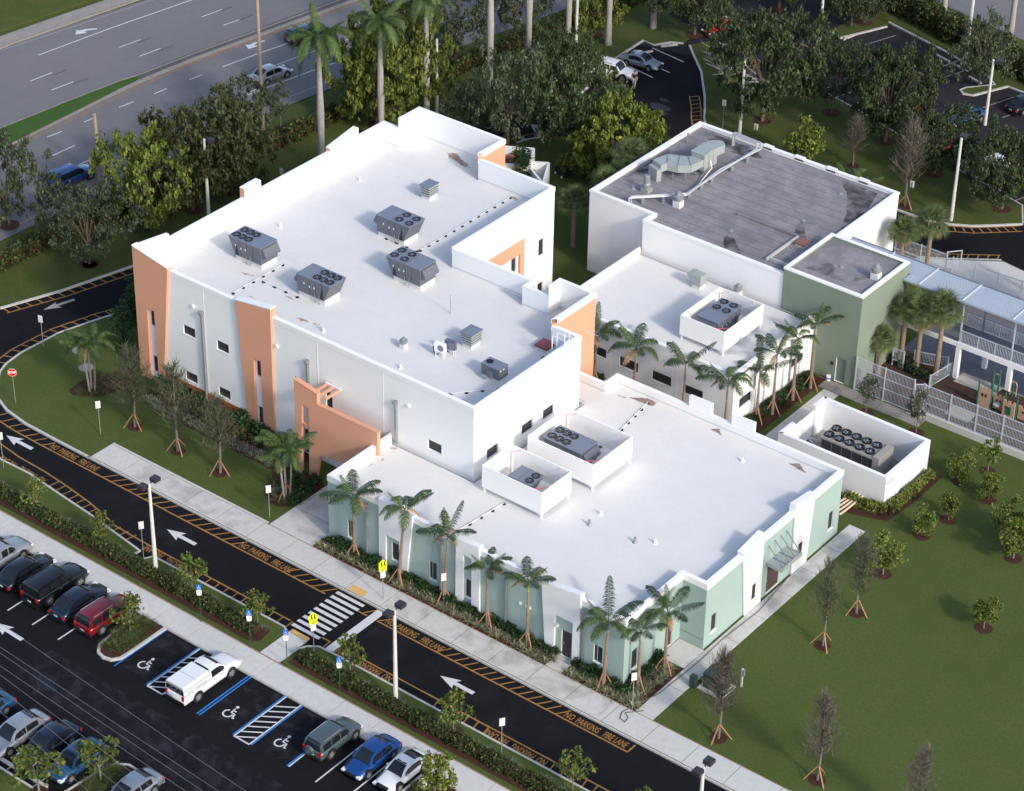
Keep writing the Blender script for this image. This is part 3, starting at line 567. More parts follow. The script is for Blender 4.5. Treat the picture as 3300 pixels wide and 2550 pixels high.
# ================================================================ BUILDINGS
def band(parent, poly, z0, z1, m='white_clean', out=.03, t=.30, segs=None, name='coping'):
    o = offset_poly(poly, -out); q = offset_poly(poly, t); n = len(poly)
    for i in range(n):
        if segs is not None and i not in segs: continue
        j = (i+1)%n; a0,a1 = (z0[i],z1[i]) if hasattr(z0,'__len__') else (z0,z1); b = MB()
        b.quad((o[i].x,o[i].y,a0),(o[j].x,o[j].y,a0),(o[j].x,o[j].y,a1),(o[i].x,o[i].y,a1))
        b.quad((o[i].x,o[i].y,a1),(o[j].x,o[j].y,a1),(q[j].x,q[j].y,a1),(q[i].x,q[i].y,a1))
        b.quad((q[j].x,q[j].y,a1-.06),(q[i].x,q[i].y,a1-.06),(q[i].x,q[i].y,a1),(q[j].x,q[j].y,a1))
        b.quad((o[i].x,o[i].y,a0),(q[i].x,q[i].y,a0),(q[i].x,q[i].y,a1),(o[i].x,o[i].y,a1))
        b.quad((o[j].x,o[j].y,a0),(o[j].x,o[j].y,a1),(q[j].x,q[j].y,a1),(q[j].x,q[j].y,a0))
        b.build(name, m, parent)
def flash(parent, poly, z, m='flash', segs=None, t=.30, h=.05):
    q = offset_poly(poly, t); q2 = offset_poly(poly, t+.02); b = MB(); n = len(poly)
    for i in range(n):
        if segs is not None and i not in segs: continue
        j = (i+1)%n
        b.quad((q2[j].x,q2[j].y,z),(q2[i].x,q2[i].y,z),(q2[i].x,q2[i].y,z+h),(q2[j].x,q2[j].y,z+h)); b.quad((q[i].x,q[i].y,z+h),(q2[i].x,q2[i].y,z+h),(q2[j].x,q2[j].y,z+h),(q[j].x,q[j].y,z+h))
    b.build('roof_flashing', m, parent)
def box_window(parent, axis, k, a0, a1, z0, z1, sgn):   # framed window standing slightly proud of a panel; axis 'x': plane x=k, 'y': plane y=k
    def bx(a,b_,c,d,p0,p1):
        lo, hi = sorted((k+sgn*p0, k+sgn*p1)); return MB().box(lo,hi,a,b_,c,d) if axis == 'x' else MB().box(a,b_,lo,hi,c,d)
    f = MB(); 
    for (a,b_,c,d) in ((a0-.07,a1+.07,z0-.07,z0),(a0-.07,a1+.07,z1,z1+.07),(a0-.07,a0,z0,z1),(a1,a1+.07,z0,z1)):
        q = bx(a,b_,c,d,.003,.05); f.add(q.v,q.f)
    w_ = f.build('window','white_clean',parent); bx(a0,a1,z0,z1,.003,.02).build('pane','screen',w_)
def downspout(parent, x, y, zt, zb, axis='y'):
    b = MB(); dx, dy = (0,-.16) if axis=='y' else (.16,0)
    b.box(x-.06+dx*.5,x+.06+dx*.5,y+dy-.05 if axis=='y' else y-.06,y-.003 if axis=='y' else y+.06,zb,zt-.25) if axis=='y' else b.box(x+.003,x+.14,y-.06,y+.06,zb,zt-.25)
    d = b.build('downspout','galv',parent)
    h = MB()
    if axis=='y': h.lathe(x, y-.18, [(.07,zt-.45),(.2,zt-.15),(.2,zt)], 8)
    else: h.lathe(x+.18, y, [(.07,zt-.45),(.2,zt-.15),(.2,zt)], 8)
    h.build('conductor_head','galv',d)
def stainpoly(parent, pts, z, m, name='stain'):
    P = []
    n = len(pts)
    for i in range(n):
        a = Vector(pts[i]); c = Vector(pts[(i+1)%n])
        for k in range(6):
            p = a.lerp(c, k/6); P.append((p.x+random.uniform(-.05,.05), p.y+random.uniform(-.05,.05)))
    MB().sheet(P, z).build(name, m, parent)

# --- main two-storey building
mb = thing('main_building', 'large two-storey white school building with peach fin walls and a broad white roof', 'building', (-22,8,0))
mb.location = (0,0,0)
MP = [(-38.95,8.15),(-6.45,8.15),(-6.45,20.3),(-8.6,20.3),(-8.6,24.95),(-11.9,24.95),(-11.9,23.53),(-13.77,23.53),(-13.77,24.45),(-21.2,24.45),(-21.2,36.55),(-28.4,36.55),(-28.4,39.4),(-37.4,39.4),(-37.4,36.65),(-38.95,36.65)]
MT = [10.55,10.5,10.5,11.08,11.1,11.1,10.4,10.4,10.4,10.55,10.6,11.22,11.25,11.3,10.55,10.55]
X0 = 38.95
W = lambda a,b_,c,d,k='window': (a+X0,b_+X0,c,d,k)
op = {0:[W(-37.74,-37.16,4.9,6.37),W(-37.78,-37.2,.75,2.2),W(-34.28,-33.06,5.52,6.34),W(-30.84,-29.63,5.52,6.34),W(-34.36,-33.14,1.42,2.22),W(-30.93,-29.73,1.42,2.22),W(-26.85,-26.25,4.86,6.31),W(-26.88,-26.28,.67,2.18),W(-23.12,-22.5,4.86,6.34),W(-20.06,-19.43,4.86,6.3),W(-10.54,-9.32,5.48,6.28),W(-22.3,-21.3,0.02,2.15,'door')],
      1:[(9.62-8.15,10.86-8.15,5.5,6.33),(13.55-8.15,14.8-8.15,5.5,6.33),(16.0-8.15,17.22-8.15,5.5,6.33)],
      9:[(34.6-24.45,35.25-24.45,5.1,6.6),(31.12-24.45,31.72-24.45,5.1,6.5),(34.6-24.45,35.25-24.45,1.2,2.6)]}
MMt = ['white']*16; MMt[3] = 'peach'; MMt[11] = 'peach'
mq = shell(mb, MP, MT, 0, MMt, op)
MB().prism([(v.x,v.y) for v in offset_poly(MP,.281)], 8.3, 8.7).build('roof','roof_white',mb)
band(mb, MP, [t-.36 for t in MT], [t+.012 for t in MT]); flash(mb, MP, 8.88)
# roof stains, seams
for k,y in enumerate(np.arange(11.2,35,3.05)): MB().box(-38.3,-21.8 if y>24 else -7.2,y,y+.05,8.7,8.706).build('roof_seam','roof_white',mb)
stainpoly(mb,[(-33.6,38.35),(-33.0,38.8),(-32.35,38.45),(-31.2,37.95),(-30.4,37.45),(-31.4,37.3),(-32.2,37.7),(-32.9,37.7)],8.712,'stain_edge'); stainpoly(mb,[(-33.4,38.3),(-32.95,38.6),(-32.4,38.35),(-31.2,37.8),(-30.9,37.5),(-31.6,37.5),(-32.6,37.85)],8.717,'stain')
stainpoly(mb,[(-25.3,35.7),(-24.8,36.0),(-24.3,35.9),(-24.2,35.3),(-24.7,35.7)],8.712,'stain_edge'); 
for a,b_,w_ in (((-25.8,11.45),(-24.5,11.6),.22),((-24.3,11.6),(-23.2,11.45),.3),((-30.9,11.4),(-30.0,11.5),.18),((-35.5,10.5),(-34.4,10.6),.15),((-33.5,13.6),(-32,13.9),.15),((-28.6,13.2),(-27.5,13.1),.14)):
    stainpoly(mb,[a,((a[0]+b_[0])/2,a[1]-w_),b_,((a[0]+b_[0])/2,a[1]+w_*.6)],8.712,'stain_edge')
# fins
def fin(poly, y0, y1, top, label):
    MB().prism_y(poly, y0, y1).build('fin_wall','peach',mb,label=label)
    MB().prism_y(top, y1, 8.45).build('fin_wall','peach',mb); 
fin([(-39.1,0),(-38.02,0),(-37.84,6.45),(-37.1,6.45),(-37.1,0),(-36.62,0),(-35.33,10.8),(-38.97,11.45)],7.93,8.142,[(-35.38,10.565),(-35.33,10.8),(-38.97,11.45),(-38.97,10.565)],'tapering peach fin wall at the left corner')
fin([(-27.75,0),(-26.98,0),(-26.92,6.4),(-26.2,6.4),(-26.2,0),(-25.18,0),(-25.0,11.32),(-28.5,10.78)],7.93,8.142,[(-28.44,10.565),(-25.03,10.565),(-25.0,11.32),(-28.5,10.78)],'peach fin wall widening upwards')
MB().prism_y([(-38.99,11.45),(-35.31,10.8),(-35.31,10.86),(-38.99,11.51)],7.9,8.47).build('coping','white_clean',mb); MB().prism_y([(-28.52,10.78),(-24.98,11.32),(-24.98,11.38),(-28.52,10.84)],7.9,8.47).build('coping','white_clean',mb)
MB().prism_x([(8.46,10.565),(11.5,10.565),(11.5,11.0),(8.46,11.44)],-38.97,-38.68).build('wall','white',mb)
for y0,y1,a,b_ in ((19.75,21.6,11.35,11.38),(29.75,33.15,10.82,11.38)):
    MB().box(-39.2,-38.935,y0,y1,0,10.3).build('fin_wall','peach',mb); MB().prism_x([(y0+.03,10.3),(y1,10.3),(y1,b_+.01),(y0+.03,a+.01)],-39.2,-38.985).build('wall','white',mb); MB().prism_x([(y0+.03,10.565),(y1,10.565),(y1,b_+.01),(y0+.03,a+.01)],-38.984,-38.66).build('wall','white',mb)
    MB().box(-39.15,-38.72,y0,y0+.028,10.58,a-.06).build('fin_wall','peach',mb)
MB().box(-36.58,-27.8,8.09,8.142,0,1.15).build('base_band','rust',mb)
# peach frame on the east wall
MB().prism_x([(27.3,0),(29.2,0),(29.2,6.62),(31.98,6.62),(31.98,0),(32.52,0),(32.52,7.95),(27.3,7.95)],-21.192,-20.98).build('fin_wall','peach',mb); MB().box(-21.192,-20.9,27.25,32.57,7.955,8.05).build('coping','white_clean',mb)
for x,zb in ((-32.12,.3),(-21.65,.3),(-13.35,4.72)): downspout(mb, x, 8.14, 8.35, zb)
for x in (-31.95,-20.75,-14.6): MB().box(x-.02,x+.02,8.13,8.147,.0 if x<-15 else 4.6,10.18).build('wall_joint','white_clean',mb)
for x,z in ((-33.0,8.4),(-24.6,8.3),(-12.2,8.4)): MB().box(x-.1,x+.1,7.98,8.145,z-.1,z+.08).build('wall_light','white_clean',mb)
# roof ladder with cage on the east wall
lad = thing('roof_ladder','white caged ladder climbing the east wall from the lower roof','ladder',(0,0,0))
b = MB()
for y in (18.0,18.55): b.bar((-6.22,y,4.75),(-6.22,y,11.9),.05)
b.build('rail','white_clean',lad); b = MB()
for k in range(23): b.bar((-6.22,18.0,4.95+k*.28),(-6.22,18.55,4.95+k*.28),.03)
b.build('rungs','white_clean',lad,kind='stuff'); b = MB()
for y in (18.0,18.55): b.bar((-6.22,y,11.3),(-7.3,y,11.3),.04); b.bar((-7.3,y,8.7),(-7.3,y,11.3),.05)
b.build('grab_rail','white_clean',lad)
b = MB()
for k in range(6):
    z = 6.6+k*.95; pts = [(-6.22+.42*math.sin(t)*1.6, 18.275-.38*math.cos(t), z) for t in np.linspace(0,math.pi,8)]
    for i in range(7): b.bar(pts[i],pts[i+1],.03)
for t in np.linspace(.3,math.pi-.3,5): b.bar((-6.22+.67*math.sin(t),18.275-.38*math.cos(t),6.6),(-6.22+.67*math.sin(t),18.275-.38*math.cos(t),11.4),.025)
b.build('cage','white_clean',lad)
# entry wall
ew = thing('entrance_wall','free-standing peach entrance wall with a stepped top, a tall slot and a raised archway','wall',(0,0,0))
MB().prism_y([(-21.35,0),(-20.85,0),(-20.5,6.0),(-19.9,6.0),(-20.02,0),(-19.4,0),(-19.0,2.2),(-16.4,2.72),(-13.96,3.3),(-13.96,4.67),(-13.42,4.67),(-13.42,6.6),(-19.02,6.57),(-19.02,7.5),(-21.2,7.84)],6.1,6.42).build('wall','peach',ew)
MB().prism_y([(-21.23,7.845),(-19.0,7.505),(-19.0,7.555),(-21.23,7.9)],6.07,6.45).build('coping','peach',ew); MB().prism_y([(-19.0,6.575),(-13.39,6.605),(-13.39,6.65),(-19.0,6.62)],6.07,6.45).build('coping','peach',ew)
MB().box(-20.62,-19.92,6.13,6.39,4.25,4.42).build('crossbar','peach',ew)
for x in (-19.75,-19.15,-18.55): MB().box(x-.07,x+.07,6.43,7.95,7.0,7.2).build('pergola_beam','peach',ew)
MB().box(-19.9,-18.45,7.95,8.05,7.05,7.2).build('pergola_beam','white_clean',ew)

# --- low green block
gb = thing('low_green_building','single-storey mint green and white building with a big flat white roof','building',(0,0,0))
GP = [(-13.9,1.4),(11.42,1.4),(11.42,7.8),(13.32,7.8),(13.32,24.5),(-6.1,24.5),(-6.1,22.98),(-8.58,22.98),(-8.58,20.34),(-6.43,20.34),(-6.43,8.13),(-13.9,8.13)]
gq = offset_poly(GP, .28)
GX = 13.9
G_ = lambda a,b_,c,d,k='window': (a+GX,b_+GX,c,d,k)
gop = {0:[G_(-12.15,-11.6,.98,2.45),G_(-8.14,-7.52,.98,2.42),G_(-4.82,-4.17,.95,2.42),G_(-1.68,-1.1,.95,2.44),G_(6.42,7.24,.02,2.22,'door'),G_(9.03,9.72,.95,2.3)],
       1:[(2.28-1.4,2.98-1.4,.75,2.36),(6.1-1.4,6.92-1.4,.02,2.35,'door')],
       3:[(8.58-7.8,9.24-7.8,.9,2.36),(15.3-7.8,16.95-7.8,.02,2.38,'door'),(23.1-7.8,23.72-7.8,.92,2.48)]}
for i in (0,1,2,3,4,5,6,11):
    j = (i+1)%12; wall(gb, GP[i], GP[j], 0, 5.38, 'mint' if i in (0,1,2,3) else 'white', gop.get(i,()), gq[i], gq[j])
MB().prism([(v.x,v.y) for v in offset_poly(GP,.281)], 4.3, 4.65).build('roof','roof_white',gb)
band(gb, GP, 4.93, 5.4, segs=(0,1,2,3,11)); band(gb, GP, 5.3, 5.4, segs=(4,5,6), out=.02); flash(gb, GP, 4.82)
for k,x in enumerate(np.arange(-12,12,3.05)): MB().box(x,x+.05,1.9,24.1 if x>-6 else 8,4.65,4.656).build('roof_seam','roof_white',gb)
# white panels on the front
def gpanel(poly, y0=1.24, y1=1.70, m='white', label=None): MB().prism_y(poly, y0, y1).build('panel', m, gb, label=label)
gpanel([(-9.2,0),(-8.62,0),(-8.55,2.93),(-7.33,2.86),(-7.4,0),(-6.75,0),(-6.14,5.56),(-9.12,5.72)],1.24,1.396); MB().prism_y([(-9.12,5.412),(-6.16,5.412),(-6.14,5.56),(-9.12,5.72)],1.398,1.70).build('panel','white',gb)
gpanel([(-2.42,0),(-1.8,0),(-1.77,4.48),(-1.05,4.42),(-1.05,0),(-.36,0),(-.42,5.66),(-2.38,5.52)],1.24,1.396); MB().prism_y([(-2.38,5.412),(-.42,5.412),(-.42,5.66),(-2.38,5.52)],1.398,1.70).build('panel','white',gb)
gpanel([(5.2,0),(5.92,0),(5.92,3.28),(7.4,3.28),(7.4,0),(7.96,0),(7.94,5.84),(4.78,5.4)],1.24,1.396); MB().prism_y([(4.9,5.412),(7.94,5.412),(7.94,5.84),(4.85,5.42)],1.398,1.70).build('panel','white',gb)
MB().prism_x([(12.5,0),(14.5,0),(14.24,5.98),(11.74,5.68)],13.354,13.47).build('panel','white',gb); MB().prism_x([(11.8,5.412),(14.2,5.412),(14.24,5.98),(11.74,5.68)],12.98,13.352).build('panel','white',gb)
MB().prism_x([(18.35,0),(20.25,0),(20.62,5.66),(18.08,6.04)],13.354,13.47).build('panel','white',gb); MB().prism_x([(18.08,5.412),(20.6,5.412),(20.62,5.66),(18.08,6.04)],12.98,13.352).build('panel','white',gb)
box_window(gb,'x',13.47,13.15,13.6,.95,2.22,1); box_window(gb,'x',13.47,18.85,19.35,1.1,2.35,1)
for x0,x1,t0,t1 in ((.45,2.38,6.3,6.36),(4.12,6.02,6.22,6.28)): MB().prism_y([(x0,5.412),(x1,5.412),(x1,t1),(x0,t0)],24.24,24.505).build('parapet_block','white',gb)
for x in (-10.3,-3.72,1.87,8.27): downspout(gb, x, 1.392, 4.72, .1)
for x in (-11.85,-4.5,9.35,): MB().box(x-.018,x+.018,1.38,1.397,0,4.92).build('wall_joint','mint',gb)
MB().box(11.423,11.44,4.45,4.5,0,4.9).build('wall_joint','mint',gb); MB().box(11.45,13.3,7.775,7.797,.78,.83).build('wall_joint','sage',gb)
for x in (3.0,3.55,3.8): MB().box(x-.08,x+.08,1.3,1.396,2.6,2.75).build('wall_light','white_clean',gb)
MB().lathe(6.1,1.3,[(.13,2.35),(.13,2.5)],10).build('wall_light','white_clean',gb)
cn = MB().box(13.33,14.62,15.0,17.5,2.72,2.95); 
canopy = thing('door_canopy','pale green metal canopy on sloping rods above the brown double doors','canopy',(0,0,0))
b = MB(); b.box(14.5,14.62,15.0,17.5,2.7,2.95); b.box(13.34,14.5,15.0,15.08,2.7,2.95); b.box(13.34,14.5,17.42,17.5,2.7,2.95); b.box(13.33,13.37,15.08,17.42,2.7,2.95); b.build('frame','duct',canopy)
MB().box(13.375,14.495,15.085,17.415,2.84,2.87).build('deck_panel','duct',canopy)
for y in (15.15,15.95,16.65,17.35): MB().bar((13.34,y,4.3),(14.5,y+.1,2.95),.05).build('rod','unit_top',canopy)
for y in (15.8,16.6): MB().bar((13.4,y,2.92),(14.5,y,2.92),.06).build('rod','unit_top',canopy)
for pts,m in (([(-4.2,23.4),(-3.0,24.15),(-2.3,24.1),(-2.1,23.5),(-2.9,23.4)],'stain'),([(-5.2,23.05),(-4.2,23.3),(-4.3,23.1)],'stain_edge'),([(2.7,23.75),(3.2,24.15),(3.75,23.6),(3.3,23.65)],'stain'),([(9.4,23.7),(10.0,24.15),(10.95,23.45),(10.3,23.5)],'stain'),([(-13.4,7.3),(-13.2,7.9),(-12.9,7.7)],'stain_edge'),([(-13.3,5.5),(-12.9,6.2),(-12.7,5.9),(-13.1,4.6)],'stain_faint'),([(-9.4,1.8),(-8.9,2.4),(-9.3,2.7),(-10.1,2.0),(-10.3,1.75)],'stain'),([(7.9,1.8),(8.9,1.85),(9.8,1.8),(9,2.1)],'stain_edge')):
    stainpoly(gb, pts, 4.664, m)

# --- one-storey white block (middle right)
wb = thing('white_wing','single-storey white wing with strip windows between the low green building and the grey roof','building',(0,0,0))
WP = [(-16.0,30.2),(.48,30.2),(.48,41.18),(-16.0,41.18)]
wq = offset_poly(WP,.28)
wop = {0:[(-15.3+16,-13.5+16,1.75,2.58),(-12.8+16,-11.15+16,1.75,2.58),(-9.9+16,-8.15+16,1.7,2.58),(-6.85+16,-5.08+16,1.7,2.55),(-4.0+16,-2.2+16,1.7,2.5)],1:[(31.1-30.2,32.9-30.2,1.62,2.5),(38.2-30.2,39.95-30.2,1.58,2.36)]}
for i,m in ((0,'white'),(1,'white'),(3,'white')): wall(wb, WP[i], WP[(i+1)%4], 0, 5.05, m, wop.get(i,()), wq[i], wq[(i+1)%4])
MB().prism([(v.x,v.y) for v in offset_poly(WP,.281)],4.1,4.5).build('roof','roof_white',wb)
band(wb, WP, 4.85, 5.065, segs=(0,1,3), out=.02); flash(wb, WP, 4.62)
for x in (-10.7,-4.6): MB().box(x-.02,x+.02,30.18,30.197,0,4.84).build('wall_joint','white_clean',wb)
downspout(wb, .485, 33.0, 4.4, .1, 'x'); downspout(wb, .485, 38.0, 4.4, .1, 'x')
MB().box(.49,.8,32.6,33.1,0,2.6).build('pipe_cover','white',wb)
# --- grey-roofed block
db = thing('grey_roof_building','tall white building with a weathered grey bitumen roof and rooftop ductwork','building',(0,0,0))
DP = [(-22.1,42.55),(-15.75,42.55),(-15.75,41.3),(-2.62,41.3),(-2.4,41.3),(-2.4,58.3),(-22.1,58.3)]
DP = [(-22.1,42.55),(-15.9,42.55),(-15.9,41.3),(-2.5,41.3),(-2.5,58.3),(-22.1,58.3)]
shell(db, DP, 7.5, 0, 'white'); MB().prism([(v.x,v.y) for v in offset_poly(DP,.281)],6.9,7.2).build('roof','roof_grey',db); band(db, DP, 7.3, 7.515, out=.04)
for k,y in enumerate(np.arange(42.6,58,1.02)): MB().box(-21.7 if y>42.9 else -15.4,-2.9,y,y+.035,7.2,7.206).build('roof_joint','roof_joint',db)
for pts in ([(-9.8,44.6),(-8.4,43.4),(-7.2,42.2),(-8.6,42.0),(-9.6,43.4)],[(-6.3,49.8),(-5,48.2),(-4.1,46.9),(-5.4,47.2),(-6.2,48.6)],[(-3.0,50),(-3.1,54),(-4,57.5),(-8,57.8),(-6,56),(-4.2,53)],[(-21,57.6),(-16,57.7),(-14.5,56.5),(-17,55.8),(-20.5,56.2)],[(-21.5,46),(-20.6,48),(-20.8,52),(-21.6,53)],[(-19.6,49.6),(-18.2,51.2),(-18.6,53),(-20,52)]): stainpoly(db, pts, 7.209, 'roof_dirt')
for x,y in ((-6.3,55.5),(-6.3,49.8),(-9.8,44.7)): MB().lathe(x,y,[(.22,7.2),(.22,7.24),(.1,7.3)],10).build('roof_drain','galv',db)
MB().box(-10.8,-5.0,47.1,47.25,7.2,7.42).build('roof_kerb','roof_grey',db); MB().box(-5.15,-5.0,42.6,47.1,7.2,7.42).build('roof_kerb','kerb',db); MB().box(-5.0,-2.8,42.8,42.95,7.2,7.42).build('roof_kerb','kerb',db)
for k,x in enumerate((-15.5,-12.4,-9.3,-6.2)): MB().box(x,x+.9,58.02,58.36,7.3,7.62).build('coping','white_clean',db)
# --- sage tower
tw = thing('green_stair_tower','dark sage green square tower with a flat grey roof','building',(0,0,0))
TP = [(-2.6,41.19),(4.4,41.19),(4.4,48.05),(-2.6,48.05)]
tq = offset_poly(TP,.28)
for i in range(4): wall(tw, TP[i], TP[(i+1)%4], 0, 8.15, 'sage', {0:[(2.72+2.6,3.6+2.6,.02,2.2,'door_sage')]}.get(i,()), tq[i], tq[(i+1)%4])
MB().prism([(v.x,v.y) for v in offset_poly(TP,.281)],7.6,7.9).build('roof','roof_grey',tw); band(tw, TP, 8.02, 8.17, out=.03, m='white_clean')
stainpoly(tw,[(-1.6,42.5),(2.2,42.6),(3.2,44.5),(1.2,43.9),(-.5,44.4)],7.906,'roof_dirt'); MB().lathe(.55,44.4,[(.2,7.9),(.2,7.94),(.1,8.0)],10).build('roof_drain','galv',tw)
MB().box(2.3,2.5,41.1,41.187,1.4,1.6).build('door_sign','black',tw)
# --- chiller enclosure
ce = thing('chiller_enclosure','open-topped white masonry yard wall round the chiller on the right lawn','enclosure',(0,0,0))
CP = [(5.3,28.95),(14.4,28.95),(14.4,35.15),(5.3,35.15)]; cq = offset_poly(CP,.3)
for i in (0,1,2): wall(ce, CP[i], CP[(i+1)%4], 0, 2.75, 'white', (), cq[i], cq[(i+1)%4], .3)
for y0,y1 in ((28.951,30.75),(33.6,35.149)): MB().box(5.3,5.6,y0 if y0>30 else 29.26,y1 if y1<34 else 34.84,0,2.75).build('wall','white',ce)
MB().box(5.3,5.6,28.952,29.255,0,2.75).build('wall','white',ce); MB().box(5.3,5.6,34.845,35.148,0,2.75).build('wall','white',ce)
for k,y in enumerate((30.77,32.2)):
    g_ = MB().box(5.4,5.46,y,y+1.38,.1,2.3).build('gate_leaf','white',ce)
MB().box(5.62,14.08,29.27,34.83,-.02,.03).build('floor_slab','concrete_dark',ce)
me = lettering('BLDG 2',.42,'sign_red',ce,(14.405,29.75,2.15),(R_(90),0,R_(90)),name='number_lettering')
# --- service yard behind main building
sy = thing('service_yard','small angled white-walled bin yard behind the main building','enclosure',(0,0,0))
SP = [(-39.2,51.6),(-36.6,49.4),(-34.5,50.7),(-36.1,53.4)]
def wbar(par, a, b_, h, t=.2, m='white'):
    a = Vector(a); b_ = Vector(b_); d = (b_-a).normalized(); n = Vector((-d.y,d.x))*t/2
    MB().prism([tuple(a-n),tuple(b_-n),tuple(b_+n),tuple(a+n)],0,h).build('wall',m,par)
for k_,(a,b_) in enumerate(((SP[0],SP[1]),(SP[1],SP[2]),(SP[2],SP[3]),(SP[3],SP[0]))): wbar(sy,a,b_,2.2+.004*k_)
for a,b_ in (((-35.0,51.6),(-33.7,52.45)),((-33.7,52.45),(-31.9,49.3)),((-34.4,50.7),(-32.0,49.25))): wbar(sy,a,b_,2.0+.003*abs(a[0]+33.7))

# ================================================================ ROOFTOP EQUIPMENT
def dashes(parent, P, rows, cols, w_, h_, m, name='faded_lettering'):
    """rows of short strokes on a plane: P(u,v)->xyz"""
    b = MB()
    for r in range(rows):
        for c in range(cols):
            if random.random() < .18: continue
            u = (c+.5)/cols*w_; v = h_-(r+.5)/rows*h_; a = w_/cols*.34; k = h_/rows*.28
            b.quad(P(u-a,v-k),P(u+a,v-k),P(u+a,v+k),P(u-a,v+k))
    return b.build(name, m, parent)
dashes(gb, lambda u,v:(13.326,7.9+u,2.08+v+u*.0), 1, 6, .62, .2, 'pink_strut'); dashes(ce, lambda u,v:(14.406,29.2+u,1.95+v), 1, 5, .95, .34, 'pink_strut')
def rtu(x0, x1, y0, y1, zr, fan_end, nf, label, H=1.45, curb=.45, hood=True, rot=False):
    """packaged rooftop unit; length along x (fan_end -1/+1) or along y when rot"""
    L = x1-x0; Wd = y1-y0; cx, cy = (x0+x1)/2, (y0+y1)/2
    t = thing('rooftop_unit', label, 'air conditioner', (cx,cy,zr), 0, None)
    if rot: t.rotation_euler = (0,0,R_(90)); L, Wd = Wd, L
    s = fan_end; hx = L/2; z0, z1 = curb, curb+H
    MB().box(-hx+(.62 if s<0 else .05),hx-(.62 if s>0 else .05),-Wd/2+.1,Wd/2-.1,-.02,curb-.004).build('curb','roof_white',t)
    P = [(-hx,z1-.06),(-hx+.62,z0),(hx-.02,z0),(hx-.02,z1-.06)] if s<0 else [(-hx+.02,z1-.06),(-hx+.02,z0),(hx-.62,z0),(hx,z1-.06)]
    MB().prism_y(P if s<0 else P, -Wd/2, Wd/2).build('cabinet','unit',t)
    MB().box(-hx-.03,hx+.01,-Wd/2-.03,Wd/2+.03,z1-.058,z1).build('lid','unit_top',t)
    MB().box(-s*.15-.02,-s*.15+.02,-Wd/2-.035,Wd/2+.035,z1-.05,z1+.012).build('lid_seam','unit',t)
    cols_ = {6:3,4:2,2:1}[nf]; r = min(.33, Wd/2/ (2 if nf>2 else 2)*.82)
    for i in range(cols_):
        for j in (-1,1):
            if nf == 4: fx = s*(hx-.42-i*.98); 
            elif nf == 6: fx = s*(hx-.40-i*.62)
            else: fx = s*(hx-.38)
            fy = j*Wd*.235
            b = MB(); b.lathe(fx,fy,[(r,z1+.002),(r,z1+.05),(r*.9,z1+.05),(r*.88,z1+.012)],16); f = b.build('fan','black',t)
            g_ = MB()
            for k in range(5):
                a = k*1.2566; g_.add([(fx,fy,z1+.03),(fx+r*.8*math.cos(a),fy+r*.8*math.sin(a),z1+.045),(fx+r*.8*math.cos(a+.55),fy+r*.8*math.sin(a+.55),z1+.02)],[(0,1,2)])
            g_.build('fan_blade','unit',f); MB().lathe(fx,fy,[(.07,z1+.03),(.07,z1+.06)],8).build('fan_hub','unit_top',f)
    if hood:
        hxx = -s*hx
        MB().prism_y([(hxx,z0+.55),(hxx,z1-.12),(hxx-s*.12,z1-.14),(hxx-s*.42,z0+.75),(hxx-s*.38,z0+.6)] if s<0 else [(hxx,z1-.12),(hxx,z0+.55),(hxx-s*.38,z0+.6),(hxx-s*.42,z0+.75),(hxx-s*.12,z1-.14)], -Wd/2+.12, Wd/2-.12).build('intake_hood','unit',t)
    for u in (-.25,.12,.5): MB().box(u*hx-.008,u*hx+.008,-Wd/2-.012,-Wd/2-.002,z0+.05,z1-.12).build('panel_seam','black',t)
    for u,zz in ((-.72,.95),(-.3,.8),(.05,.85)): MB().box(u*hx*.8-.05,u*hx*.8+.05,-Wd/2-.015,-Wd/2-.004,z0+zz*.8,z0+zz*.8+.16).build('label_plate','sign_white',t)
    tri = MB().add([(s*(hx-.75),-Wd/2-.014,z1-.4),(s*(hx-1.05),-Wd/2-.014,z0+.06),(s*(hx-.66),-Wd/2-.014,z0+.06)],[(0,1,2)] if s<0 else [(0,1,2)]).build('coil_guard','black',t)
    for u in (.1,.35): MB().path([(u*hx,-Wd/2-.05,-.0+.02),(u*hx,-Wd/2-.05,z0+.3)],.03,6).build('pipe','galv',t)
    return t
rtu(-35.6,-32.3,14.7,16.55,8.7,-1,6,'grey rooftop unit with six fans, leftmost on the two-storey roof')
rtu(-27.85,-24.6,13.85,15.65,8.7,1,6,'grey rooftop unit with six fans at its right end, nearest the front wall')
rtu(-29.1,-25.8,24.3,26.15,8.7,1,4,'grey rooftop unit with four fans on its right half, nearest the back louvred vent')
rtu(-24.4,-21.1,19.95,21.8,8.7,-1,4,'grey rooftop unit with four fans on its left half, near the parapet step')
rtu(-4.25,-.95,13.15,15.05,4.65,-1,6,'long six-fan rooftop unit inside the larger white screen')
rtu(-3.4,-1.5,8.15,9.65,4.65,1,2,'short two-fan rooftop unit inside the smaller white screen', H=1.3)
# unit inside the middle screen, long axis along y
rtu(-5.3,-3.45,33.6,36.9,4.5,1,4,'four-fan rooftop unit inside the screen on the white wing', rot=True)
